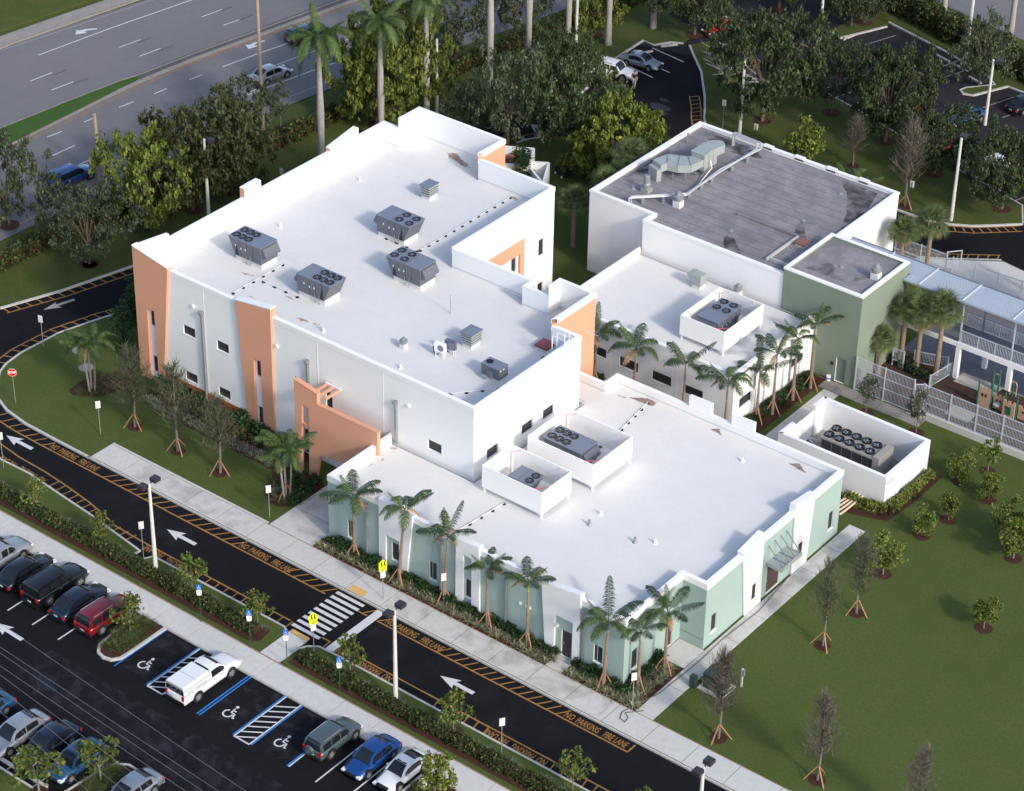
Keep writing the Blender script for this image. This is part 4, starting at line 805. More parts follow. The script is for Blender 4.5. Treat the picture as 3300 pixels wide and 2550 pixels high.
# small unit
t = thing('small_rooftop_unit','small boxy grey rooftop unit with one fan near the front corner of the high roof','air conditioner',(-9.5,14.25,8.7))
MB().box(-.75,.72,-.42,.42,-.02,.33).build('curb','roof_white',t); MB().box(-.8,.8,-.5,.5,.34,1.18).build('cabinet','unit',t); MB().box(-.82,.82,-.52,.52,1.183,1.23).build('lid','unit_top',t)
f = MB().lathe(-.42,.0,[(.26,1.232),(.26,1.27),(.22,1.27),(.22,1.24)],14).build('fan','black',t)
MB().prism_y([(-.15,.55),(.25,.4),(.25,.85),(-.15,.9)],-.78,-.502).build('intake_hood','unit',t)
for u in (.1,.45): MB().box(.802,.81,-.5+u,-.5+u+.14,1.0,1.1).build('label_plate','sign_white',t)
# screens round units
def screen(x0,x1,y0,y1,zr,zt,label,rot=0):
    t = thing('equipment_screen',label,'screen',((x0+x1)/2,(y0+y1)/2,zr)); a = (x1-x0)/2; c = (y1-y0)/2; h = zt-zr
    for p in ((-a,a,-c,-c+.07),(-a,a,c-.07,c)): MB().box(*p,.42,h).build('screen_panel','white_clean',t)
    for p in ((-a,-a+.07,-c+.073,c-.073),(a-.07,a,-c+.073,c-.073)): MB().box(*p,.42,h-.004).build('screen_panel','white_clean',t)
    for sx in (-1,1):
        for sy in (-1,1): 
            x, y = sx*(a-.14), sy*(c-.14); MB().box(x-.06,x+.06,y-.06,y+.06,-.01,h-.1).build('post','white_clean',t)
            MB().bar((sx*(a-.95),sy*(c-.1),h-.12),(sx*(a-.1),sy*(c-.95),h-.12),.05).build('brace','pink_strut' if (sx<0 or sy>0) else 'red_strut',t)
    for sy in (-1,1): MB().bar((-a+.1,sy*(c-.12),h-.1),(-a+.35,sy*(c-.5),.1),.05).build('brace','pink_strut',t)
    MB().box(-a,a,-c,-c+.0,.4,.4) 
    return t
screen(-4.9,.82,12.2,16.75,4.65,6.88,'larger white panel screen on posts round the six-fan unit on the low roof')
screen(-5.12,.06,7.4,10.68,4.65,6.88,'smaller white panel screen on posts round the two-fan unit on the low roof')
screen(-6.1,-2.1,32.5,37.8,4.5,6.65,'white panel screen on the white wing behind the row of palms')
# louvred vents
def louvre(x, y, zr, label, s=1.0):
    t = thing('louvred_vent',label,'vent',(x,y,zr)); MB().box(-.42*s,.42*s,-.5*s,.5*s,-.01,.35).build('curb','roof_white',t)
    MB().box(-.5*s,.5*s,-.6*s,.6*s,.36,.4).build('base_frame','duct',t)
    for k in range(4):
        z = .46+k*.2; MB().box(-.52*s,.52*s,-.62*s,.62*s,z,z+.10).build('louvre','duct',t)
    MB().box(-.44*s,.44*s,-.54*s,.54*s,.4,1.2).build('core','black',t); MB().box(-.56*s,.56*s,-.66*s,.66*s,1.21,1.26).build('cap','unit_top',t)
louvre(-29.9,31.6,8.7,'pale louvred box vent towards the back of the high roof', .95); louvre(-13.5,16.6,8.7,'pale louvred box vent near the two condensers', 1.0)
# hatch, condensers, gooseneck, vents
t = thing('roof_hatch','maroon-lidded roof hatch beside the ladder','hatch',(-9.15,19.65,8.7)); MB().box(-.5,.5,-.5,.5,-.01,.22).build('curb','roof_white',t); MB().box(-.55,.55,-.55,.55,.223,.4).build('lid','maroon',t)
mt_ = MB().box(-8.6,-7.9,18.4,18.75,8.7,8.73).build('walk_mat','unit'); tag(mt_,'grey mat lying on the roof beside the maroon hatch','mat')
for k,(x,y) in enumerate(((-14.25,14.0),(-13.9,14.75))):
    t = thing('condenser',('front' if k==0 else 'rear')+' one of the two small cream condensers standing back to back on the high roof','condenser',(x,y,8.7),R_(8))
    b = MB()
    for dx,dy in ((-.3,-.12),(.3,-.12),(-.3,.12),(.3,.12)): b.box(dx-.025,dx+.025,dy-.025,dy+.025,-.01,.45)
    b.build('stand','white_clean',t); MB().box(-.42,.42,-.15,.15,.45,1.15).build('cabinet','white_clean' if k==0 else 'unit',t)
    MB().add([(.1+.26*math.cos(a),-.155,.8+.26*math.sin(a)) for a in np.linspace(0,2*math.pi,15)[:-1]],[tuple(range(14))]).build('fan','unit_top',t)
    MB().path([(-.42,0,.9),(-.6,0,.6),(-.5,0,.15),(-.2,.1,.05)],.035,6).build('hose','black',t)
def mush(x,y,zr,label,s=1,m='galv'):
    t = thing('roof_vent',label,'vent',(x,y,zr)); MB().box(-.26*s,.26*s,-.26*s,.26*s,-.01,.45*s).build('curb','roof_white',t)
    MB().lathe(0,0,[(.2*s,.45*s),(.34*s,.6*s),(.36*s,.8*s),(.2*s,.86*s),(.16*s,1.05*s),(.05*s,1.1*s)],12).build('cap',m,t,smooth=False)
mush(-17.0,13.2,8.7,'domed metal vent on a white curb near the middle of the high roof',.85)
def stack(x,y,zr,label,r=.07,h=.35,m='white_clean',grp=None):
    o = MB().lathe(0,0,[(r*2.2,0),(r*1.6,.05),(r,.12),(r,h)],8).build('vent_pipe',m); o.location=(x,y,zr); tag(o,label,'vent pipe',grp); return o
for x,y,zr in ((-15.43,11.0,8.7),(-35.7,20.5,8.7),(-35.9,30.1,8.7),(-22.9,11.2,8.7)): stack(x,y,zr,'small white vent pipe on the white roof of the two-storey building',grp='small vent pipes on the high roof')
for x,y in ((2.8,10.45),(7.54,10.15),(6.75,21.8)): stack(x,y,4.65,'small white vent pipe on the low white roof',grp='small vent pipes on the low roof')
for x,y in ((2.9,9.0),(6.44,9.35)): stack(x,y,4.65,'short galvanised vent with a hooked cap on the low white roof',.09,.42,'galv','galvanised vents on the low roof')
am = MB().path([(-17.42,19.0,8.7),(-17.42,19.0,10.3)],.025,6); am = am.build('aerial','galv'); tag(am,'thin upright aerial rod on the high roof beyond the units','aerial')
def conduit(pts, zr, name, label, feet=True, r=.022):
    t = thing(name,label,'conduit',(0,0,0)); MB().path([(x,y,zr+.13) for x,y in pts],r,6).build('pipe','white_clean',t)
    if feet:
        for i in range(len(pts)-1):
            a, c = Vector(pts[i]), Vector(pts[i+1]); n = max(1,int(round((c-a).length/1.02)))
            for k in range(n+1 if i == len(pts)-2 else n):
                p = a.lerp(c,k/n); MB().lathe(p.x,p.y,[(.13,zr),(.12,zr+.09),(.04,zr+.11)],8).build('support_block','black',t)
conduit([(-24.85,35.6),(-24.98,24.6)],8.7,'conduit_run','long straight conduit on black blocks along the east side of the high roof')
conduit([(-28.16,24.36),(-25.1,24.36)],8.7,'conduit_run','short conduit on black blocks in front of the four-fan unit at the back')
conduit([(-31.6,10.9),(-31.6,16.3)],8.7,'conduit_run','conduit on black blocks beside the leftmost rooftop unit')
conduit([(-31.0,13.55),(-27.6,13.55)],8.7,'conduit_run','conduit on black blocks leading to the front six-fan unit')
conduit([(-10.5,10.6),(-8.4,13.3)],8.7,'conduit_run','conduit on black blocks beside the small boxy unit')
conduit([(-2.65,23.6),(-2.1,19.6),(-2.0,16.9)],4.65,'conduit_run','conduit on black blocks from the rust stain to the larger screen')
conduit([(-3.0,7.2),(-3.45,2.8)],4.65,'conduit_run','conduit on black blocks from the smaller screen to the front parapet')
for x,y in ((-9.3,39.75),):
    t = thing('intake_vent','pale blue hooded intake vent at the back of the white wing','vent',(x,y,4.5)); MB().box(-.35,.35,-.4,.4,-.01,.3).build('curb','roof_white',t); MB().box(-.3,.4,-.42,.42,.303,1.2).build('cabinet','duct',t); MB().prism_y([(-.9,1.15),(-.85,1.05),(-.303,.4),(-.303,1.25)],-.45,.45).build('intake_hood','duct',t)
mush(-6.2,40.6,4.5,'round galvanised fan vent beyond the screen on the white wing',1.0)
# grey roof plant
mush(-15.3,45.3,7.2,'squat round exhaust fan crossing the pipe on the grey roof',1.25); mush(3.5,44.6,7.9,'round exhaust fan on the tower roof',1.2)
t = thing('exhaust_stack','tall stepped metal exhaust stack on the grey roof','vent',(-18.7,45.7,7.2)); MB().box(-.35,.35,-.35,.35,-.01,.35).build('curb','duct',t); MB().lathe(0,0,[(.34,.35),(.34,.75),(.26,.85),(.24,1.45),(.2,1.5)],12).build('stack','galv',t)
stack(-19.85,45.4,7.2,'little vent cap left of the stepped stack on the grey roof',.1,.3,'galv'); 
t = thing('gooseneck_vent','gooseneck pipe vent near the back left edge of the grey roof','vent',(-21.0,54.8,7.2)); MB().path([(0,0,0),(0,0,.9),(.1,0,1.0),(.22,0,.85)],.06,8).build('pipe','galv',t)
ah = thing('air_handler','beige-grey air handler box on the grey roof','air conditioner',(-17.35,51.9,7.2))
MB().box(-.65,.65,-.95,.95,.35,1.8).build('cabinet','duct',ah); MB().box(-.7,.7,-1.0,1.0,1.803,1.86).build('lid','duct',ah)
for sx in (-.5,.5):
    for sy in (-.8,.8): MB().box(sx-.05,sx+.05,sy-.05,sy+.05,0,.35).build('leg','galv',ah)
for y in (-.3,.35): MB().box(.652,.665,y-.008,y+.008,.4,1.75).build('panel_seam','black',ah)
MB().prism([(-.6,.953),(.6,.953),(.75,1.9),(.3,2.3),(-.3,2.1),(-.7,1.5)],1.0,1.75).build('duct_elbow','duct',ah)
du = thing('roof_duct','curved grey sheet-metal duct on legs on the grey roof','duct',(0,0,0))
segs = [(-19.6,47.9),(-19.2,49.3),(-18.3,49.5),(-17.5,50.0),(-17.15,50.9)]
outer = [(-20.0,48.3),(-19.6,49.9),(-18.7,50.3),(-18.1,50.6),(-17.7,50.93)]; inner = [(-18.9,47.9),(-18.7,48.5),(-17.8,48.7),(-16.95,49.4),(-16.75,50.93)]
for i in range(4):
    b = MB(); b.prism([inner[i],inner[i+1],outer[i+1],outer[i]] , 8.0+.0, 8.65); b.build('duct_section','duct',du)
    b = MB(); a_, c_ = Vector(inner[i+1]), Vector(outer[i+1]); b.bar((a_.x,a_.y,8.33),(c_.x,c_.y,8.33),.05,.72); b.build('flange','unit_top',du)
MB().prism([(-19.0,47.5),(-18.8,47.9),(-20.0,48.3),(-20.1,47.9)],7.2,8.3).build('duct_section','duct',du)
for x,y in ((-19.2,48.6),(-18.3,48.8),(-17.4,49.3),(-17.2,50.5),(-19.7,49.5)): MB().box(x-.035,x+.035,y-.035,y+.035,7.2,8.0).build('leg','galv',du)
pp = thing('insulated_pipes','pair of silver insulated pipes zigzagging across the grey roof on small stands','pipe',(0,0,0))
for k,o in enumerate((0,.24)):
    MB().path([(-18.6,43.1+o*1.2,7.2),(-18.6,43.1+o*1.2,7.75),(-15.3-o*.6,46.5+o*.7,7.75),(-15.45+o*.9-.2,51.6+o,7.75),(-15.45+o*.9-.2,51.9+o,7.75),(-15.05-o,56.9-o,7.8),(-15.05-o,56.9-o,8.35),(-17.8,57.1-o,8.35),(-17.8,57.1-o,7.2)],.085,8).build('pipe','pipe_steel',pp)
for x,y in ((-17.8,43.9),(-16.6,45.1),(-15.5,47.2),(-15.5,48.9),(-15.5,50.4),(-15.3,53.1),(-15.2,55.2)): MB().box(x-.04,x+.04,y-.2,y+.2,7.2,7.66).build('pipe_stand','galv',pp)
MB().path([(-16.6,51.7,8.3),(-16.2,51.4,7.9),(-15.9,49.0,7.4),(-16.0,48.3,7.25)],.04,6).build('pipe','white_clean',pp)
rl = thing('red_roof_hatch','faded red hatch lid in the corner of the grey roof','hatch',(-4.2,46.45,7.2)); MB().box(-.42,.42,-.45,.45,-.01,.2).build('curb','kerb',rl); MB().box(-.46,.46,-.49,.49,.203,.32).build('lid','brick_red',rl)
# chiller
ch = thing('chiller','long beige chiller with ten fans on top and dark coil panels inside the walled yard','chiller',(10,32.1,.03))
MB().box(-2.3,2.0,-.98,.98,.15,2.1).build('cabinet','chiller_side',ch)
MB().box(-2.4,2.02,-1.05,1.05,2.103,2.25).build('top_deck','tan_unit',ch); MB().box(2.03,2.55,-1.05,1.05,.1,2.4).build('end_cabinet','tan_unit',ch); MB().box(-2.38,-2.303,-1.0,1.0,.1,2.1).build('end_panel','tan_unit',ch)
for k in range(6): MB().box(-2.3+k*.86-.03,-2.3+k*.86+.03,-1.02,-.983,.15,2.1).build('coil_divider','unit',ch)
for i in range(5):
    for j in (-1,1):
        fx, fy = -1.95+i*.86, j*.5
        f = MB().lathe(fx,fy,[(.36,2.252),(.36,2.42),(.32,2.42),(.32,2.28)],18).build('fan','black',ch)
        g_ = MB()
        for k in range(5):
            a = k*1.2566+i; g_.add([(fx+.06*math.cos(a),fy+.06*math.sin(a),2.36),(fx+.3*math.cos(a),fy+.3*math.sin(a),2.39),(fx+.3*math.cos(a+.7),fy+.3*math.sin(a+.7),2.33)],[(0,1,2)])
        g_.build('fan_blade','unit_top',f); MB().lathe(fx,fy,[(.09,2.3),(.09,2.4),(.02,2.42)],8).build('fan_hub','galv',f)
t = thing('disconnect_cabinet','slim blue-grey electrical cabinet in the right corner of the chiller yard','cabinet',(13.5,33.9,.03)); MB().box(-.3,.3,-.15,.15,0,1.5).build('cabinet','unit_top',t)
t = thing('pump_skid','grey pump and pipework at the gate end of the chiller yard','pump',(6.6,31.3,.03))
for pts in ([(-.7,-.9,.9),(-.7,.9,.9),(.2,.9,.9),(.2,.9,.1)],[(-.4,-.9,1.1),(-.4,.5,1.1),(.4,.5,.6)],[(-.1,-1,.5),(-.1,.2,.5)]): MB().path(pts,.07,8).build('pipe','pipe_steel',t)
MB().lathe(.4,1.9,[(.25,.05),(.3,.3),(.3,.8),(.15,.95)],10).build('tank','tan_unit',t); MB().box(-.8,-.3,-1.4,-.9,0,.8).build('pump','unit',t)
t = thing('yard_pipes','cream pipes crossing the grass from the low building to the chiller yard','pipe',(0,0,0))
for k in range(4): MB().path([(11.9+.27*k,28.93,.45),(11.9+.27*k,27.9-.1*k,.45),(11.6+.32*k,26.9-.1*k,.3),(11.3+.38*k,24.52+.25*k if k<2 else 26.2,.2)],.085,8).build('pipe','cream_pipe',t)

# ================================================================ FENCES, WALKWAY, PLAYGROUND
def picket_fence(name, label, a, b_, z0, z1, rails, dx=.115, posts=2.15, base=False, pm='fence_white', pw=.022, split=True):
    t = thing(name,label,'fence',(0,0,0)); A = Vector(a); B = Vector(b_); L = (B-A).length; d = (B-A)/L
    me = MB().box(-pw/2,pw/2,-pw/2,pw/2,z0,z1).mesh('picket'); me.materials.append(M[pm])
    n = int(L/dx)
    if split:
        for k in range(n+1):
            p = A+d*(k*L/n); link('picket', me, t, loc=(p.x,p.y,0))
    else:
        b = MB()
        for k in range(n+1):
            p = A+d*(k*L/n); b.box(p.x-pw/2,p.x+pw/2,p.y-pw/2,p.y+pw/2,z0,z1)
        b.build('picket',pm,t,kind='stuff')
    for z in rails: MB().bar((A.x,A.y,z),(B.x,B.y,z),.05,.05).build('rail',pm,t)
    m = max(1,round(L/posts))
    for k in range(m+1):
        p = A+d*(k*L/m); MB().box(p.x-.045,p.x+.045,p.y-.045,p.y+.045,0 if not base else z0-.1,z1+.04).build('post',pm,t)
    return t
picket_fence('tall_fence','tall white picket fence panel beside the sage tower', (4.55,41.1),(9.6,41.1),.08,2.98,(.12,1.15,2.05,2.93))
picket_fence('tall_fence','short white return panel of the tall picket fence', (9.9,40.6),(10.45,41.05),.5,3.0,(.55,2.93))
picket_fence('tall_fence','long tall white picket fence on a white knee wall along the playground', (10.6,41.0),(26,41.0),.62,3.0,(.66,1.4,2.2,2.95),base=True)
kw = MB().box(10.3,26,40.85,41.1,0,.58).build('knee_wall','wall_base'); tag(kw,'low white knee wall under the long picket fence','wall')
picket_fence('courtyard_fence','low white picket fence between the mulch and the planted corner', (8.95,44.9),(9.3,47.6),.1,1.2,(.15,1.15),split=False)
picket_fence('courtyard_fence','low white picket fence at the foot of the sabal palms', (5.0,46.0),(5.95,46.0),.5,1.6,(.55,1.55),split=False)
picket_fence('courtyard_fence','low white picket fence behind the sabal palms', (6.2,47.3),(8.7,48.1),.1,1.2,(.15,1.15),split=False)
picket_fence('drop_off_fence','white picket fence with a gate along the drop-off pavement', (-3.8,61.2),(1.0,61.3),.1,1.7,(.15,1.6),split=False)
picket_fence('drop_off_fence','pale picket fence continuing behind the covered walkway', (1.7,61.1),(12,61.6),.1,1.7,(.15,1.6),split=False)
t = thing('fence_gate','open white frame gate in the drop-off fence','gate',(0,0,0)); b = MB()
for x,y in ((1.0,61.3),(1.8,62.3)): b.box(x-.04,x+.04,y-.04,y+.04,0,1.9)
b.bar((1.0,61.3,1.85),(1.8,62.3,1.85),.06); b.bar((1.0,61.3,.2),(1.8,62.3,.2),.05); b.build('frame','fence_white',t)
cwk = thing('covered_walkway','raised two-level walkway with a ribbed pale metal roof running right from the tower','walkway',(0,0,0))
YA, YB = 47.45, 50.2
def rz(y): return 7.0
bays = [(-2.0,1.9),(1.9,5.8),(5.8,9.6),(9.6,13.9),(13.9,18.2),(18.2,22.5)]
for x0,x1 in bays:
    n = 10; w_ = (YB-YA)/n
    for k in range(n):
        y0 = YA+k*w_; z = 7.0
        if x1 <= 4.5 and y0 < 48.1: continue
        x0_ = max(x0,4.45) if y0 < 48.1 else x0
        MB().prism_x([(y0+.01,z),(y0+w_-.09,z),(y0+w_-.05,z+.055),(y0+w_-.01,z+.055),(y0+w_-.01,z-.04),(y0+.01,z-.04)],x0_+.05,x1-.05).build('roof_panel','roof_panel',cwk)
    yy = YA-.12 if x1 > 5 else 48.1
    MB().box(x1-.05,x1+.05,yy,YB+.1,7.0,7.1).build('roof_beam','fence_white',cwk)
MB().box(4.45,22.5,YA-.2,YA-.02,6.86,7.03).build('gutter','roof_panel',cwk); MB().box(-2,22.5,YB+.02,YB+.2,6.86,7.03).build('gutter','unit',cwk)
MB().box(4.42,22.5,47.5,50.1,3.0,3.2).build('deck','deck',cwk)
MB().box(9.6,22.5,47.36,47.6,2.85,3.28).build('edge_beam','white',cwk); MB().box(4.42,9.55,47.36,47.5,2.9,3.25).build('edge_beam','white',cwk)
for x in (9.75,14.2,18.7): MB().box(x-.18,x+.18,47.36,47.72,0,2.84).build('column','white',cwk); MB().box(x+.9,x+1.25,50.0,50.35,0,2.95).build('column','white',cwk)
for x in (5.7,9.7,14.1,18.5):
    MB().box(x-.05,x+.05,47.5,47.6,3.2,6.95).build('roof_post','fence_white',cwk); MB().box(x+.6,x+.7,50.0,50.1,3.2,6.95).build('roof_post','unit_top',cwk)
def rail(parent,x0,x1,y,zb,m='fence_white'):
    b = MB(); 
    for x in np.arange(x0,x1,.13): b.box(x-.011,x+.011,y-.011,y+.011,zb+.08,zb+1.08)
    b.build('baluster',m,parent,kind='stuff'); MB().box(x0,x1,y-.03,y+.03,zb+1.08,zb+1.14).build('rail',m,parent); MB().box(x0,x1,y-.02,y+.02,zb+.04,zb+.08).build('rail',m,parent)
    for x in np.arange(x0,x1+.1,1.45): MB().box(x-.03,x+.03,y-.035,y+.035,zb,zb+1.1).build('post',m,parent)
rail(cwk,9.8,22.5,47.52,3.2); rail(cwk,4.5,22.5,50.05,3.2)
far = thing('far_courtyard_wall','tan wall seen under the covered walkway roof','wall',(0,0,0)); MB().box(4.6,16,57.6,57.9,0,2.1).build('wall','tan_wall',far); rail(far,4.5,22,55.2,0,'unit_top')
# playground castle
pc = thing('play_castle','tan plastic castle playset with dark green posts','playset',(0,0,0))
def castle(x0,x1,y,h,win=True):
    L = x1-x0; P = [(x0,.05),(x1,.05),(x1,h)]; n = 5
    for k in range(n,0,-1):
        a = x0+L*k/n; c = x0+L*(k-1)/n
        if k%2: P += [(a,h+.18),(c,h+.18)]
        else: P += [(a,h),(c,h)]
    P.append((x0,h)); Q = []
    for p in P:
        if not Q or Q[-1] != p: Q.append(p)
    b = MB().prism_y(Q,y,y+.12).build('castle_panel','tan',pc)
    for k in (0,1): MB().box(x0+L*(.3+.3*k)-.08,x0+L*(.3+.3*k)+.08,y-.012,y-.003,h*.6,h*.78).build('arrow_slot','black',b)
castle(13.0,13.95,45.2,1.6); castle(14.05,15.0,45.6,1.15); castle(15.1,16.1,45.1,1.3); castle(16.2,17.6,45.5,1.0)
for x,y,h in ((12.95,45.15,2.1),(14.0,45.3,2.2),(14.0,46.3,3.0),(13.4,46.4,2.7),(15.05,45.5,1.8),(15.05,46.6,2.2),(16.15,45.3,2.0),(17.6,45.5,1.7)): MB().lathe(x,y,[(.07,0),(.07,h),(.02,h+.12)],8).build('post','teal',pc)
for x,y in ((13.7,46.5),(15.2,46.4)):
    b = MB(); b.path([(x-.25,y,1.2),(x-.25,y,2.2),(x-.12,y,2.45),(x+.12,y,2.45),(x+.25,y,2.2),(x+.25,y,1.2)],.04,6); b.build('arch_rail','tan',pc)
MB().box(15.4,15.8,45.07,45.095,.3,1.0).build('barred_window','teal',pc); MB().lathe(14.5,45.35,[(.02,.55),(.3,.6),(.3,.7),(.02,.75)],12).build('bubble_window','pipe_steel',pc)
MB().box(14,17.5,45.7,47.0,.9,1.0).build('deck','mulch2',pc)
t = thing('flat_play_pad','pale flat play pad lying on the mulch behind the fence','mat',(0,0,0)); MB().box(11.6,13.6,42.6,44.0,.02,.06).build('pad','tan_unit',t)
# bins etc.
t = thing('dumpster','green bin piled with brown cardboard inside the angled yard','bin',(-37.0,51.5,0),R_(-38)); MB().box(-1.0,1.3,-.8,.8,.1,1.3).build('body','bin_green',t); MB().box(.3,1.32,-.82,.82,1.303,1.38).build('lid','navy_lid',t)
for k in range(7):
    a = random.uniform(-.9,.1); c = random.uniform(-.6,.6); o = MB().box(-.35,.35,-.25,.25,-.02,.02).build('cardboard_sheet','cardboard',t); o.location=(a,c,1.4+.06*k); o.rotation_euler=(random.uniform(-.5,.5),random.uniform(-.5,.5),random.uniform(0,3))
t = thing('wheeled_bin','dark blue-green lidded cart outside the bin yard','bin',(-33.6,54.6,0),R_(-20)); MB().prism_x([(-.45,0.1),(.45,.1),(.5,1.0),(-.5,1.0)],-.7,.7).build('body','navy_lid',t); MB().prism_x([(-.55,1.003),(.55,1.003),(.4,1.3),(-.4,1.3)],-.75,.75).build('lid','green_box',t)
for x in (-.5,.5): MB().lathe(x,-.6,[(.1,0),(.1,.16)],8).build('caster','sign_white',t)
t = thing('transformer','dark green utility transformer on a concrete pad on the right lawn','transformer',(16.2,5.15,0)); MB().box(-.95,.95,-.85,.85,-.02,.08).build('pad','kerb',t); MB().box(-.7,.7,-.55,.55,.083,1.15).build('cabinet','green_box',t); MB().prism_x([(-.6,1.153),(.6,1.153),(.6,1.3),(-.6,1.22)],-.75,.75).build('lid','green_box',t); MB().box(-.62,-.2,.57,.85,.083,1.3).build('side_box','green_box',t)
t = thing('utility_post','short weathered post with a small box on the lawn by the green transformer','post',(17.4,6.25,0)); MB().box(-.06,.06,-.06,.06,0,1.5).build('post','kerb',t); MB().box(.063,.16,-.08,.08,.95,1.45).build('box','galv',t)
t = thing('meter_box','small dark green meter box on the corner pavement','box',(14.95,4.3,0)); MB().box(-.2,.2,-.2,.2,0,.9).build('cabinet','green_box',t)
hs = MB().path([(13.45,18.2,.04),(13.75,15.5,.04),(13.95,13.5,.04),(13.75,9.4,.04),(13.85,6.8,.04),(13.75,4.0,.04),(13.7,2.4,.04),(13.1,.2,.04),(12.9,-.7,.04),(13.15,-1.25,.04),(13.6,-1.35,.04),(13.55,-.9,.04),(13.1,-.6,.04),(13.9,.3,.04)],.03,6).build('hose','hose'); tag(hs,'long dark hose snaking along the side pavement from the double doors','hose')
t = thing('paint_bucket','white paint bucket by the sage door','bucket',(2.35,40.9,0.02)); MB().lathe(0,0,[(.15,0),(.18,.42),(.19,.44)],12).build('body','white_clean',t); MB().lathe(0,0,[(.185,.2),(.186,.3)],12).build('label_band','sign_blue',t)
t = thing('roof_awning','striped blue-grey metal awning tucked behind the low building','awning',(0,0,0))
for k in range(5): MB().box(-8.4+k*.0,-5.9,24.9+k*.38,25.2+k*.38,2.9,3.0).build('slat','roof_panel',t)

# ================================================================ POLES AND SIGNS
def dual_lamp(x,y,h,label):
    t = thing('lamp_post',label,'lamp post',(x,y,0)); MB().tube((0,0,0),(0,0,h-.15),.16,.10,10).build('pole','pole',t)
    for s in (-1,1):
        a = MB().bar((0,0,h-.25),(0,s*.32,h-.12),.08).build('arm','pole_head',t); MB().box(-.27,.27,s*.58-.27,s*.58+.27,h-.25,h+.03).build('lamp_head','pole_head',t)
def single_lamp(x,y,h,label,ang):
    t = thing('lamp_post',label,'lamp post',(x,y,0)); MB().tube((0,0,0),(0,0,h),.17,.11,10).build('pole','pole',t)
    c, s = math.cos(ang), math.sin(ang); MB().bar((0,0,h-.15),(c*.35,s*.35,h-.1),.07).build('arm','pole_head',t)
    o = MB().box(-.3,.3,-.3,.3,-.16,.16).build('lamp_head','pole_head',t); o.location=(c*.6,s*.6,h-.1); o.rotation_euler=(0,0,ang)
dual_lamp(-20.17,-9.3,7.9,'twin-headed white lamp post beside the fire lane near the left arrow'); dual_lamp(1.12,-9.1,7.75,'twin-headed white lamp post right of the zebra crossing')
dual_lamp(24.29,-8.91,7.75,'twin-headed lamp post cut off by the bottom edge of the picture')
single_lamp(-51.69,28.46,7.9,'single-headed lamp post rising behind the front left part of the high roof',R_(35))
single_lamp(-49.47,56.17,7.7,'single-headed lamp post just behind the back left corner of the high roof',R_(45))
single_lamp(-25.91,70.93,7.9,'single-headed lamp post behind the top edge of the grey roof',R_(190))
single_lamp(-2.97,69.24,7.9,'single-headed lamp post standing in the right back lawn by the loop road',R_(100))
single_lamp(-30.63,91.99,7.0,'single-headed lamp post in the rear car park behind the big oak',R_(20))
single_lamp(-9.53,87.02,6.6,'single-headed lamp post beside the black car in the rear car park',R_(20))
for (x,y),h,l,m,r in (((-17.81,98.16),19,'tall white pole at the hedge by the back street','pole',.2),((-47.83,75.27),17,'tall slim white pole between the royal palms','pole',.15),((-59.81,43.88),17,'tall tan pole by the highway, left of the royal palms','pole_tan',.19),((-64.25,27.80),6.4,'tan double utility pole cut off at the top near the bright leafy tree','pole_tan',.24),((-56.26,24.50),3.2,'pale concrete post under the bright leafy tree','pole',.14),((-57.17,28.55),3.4,'striped pale post behind the bright leafy tree','pole',.2)):
    t = thing('utility_pole',l,'pole',(x,y,0)); MB().tube((0,0,0),(0,0,h),r,r*.65,10).build('pole',m,t)
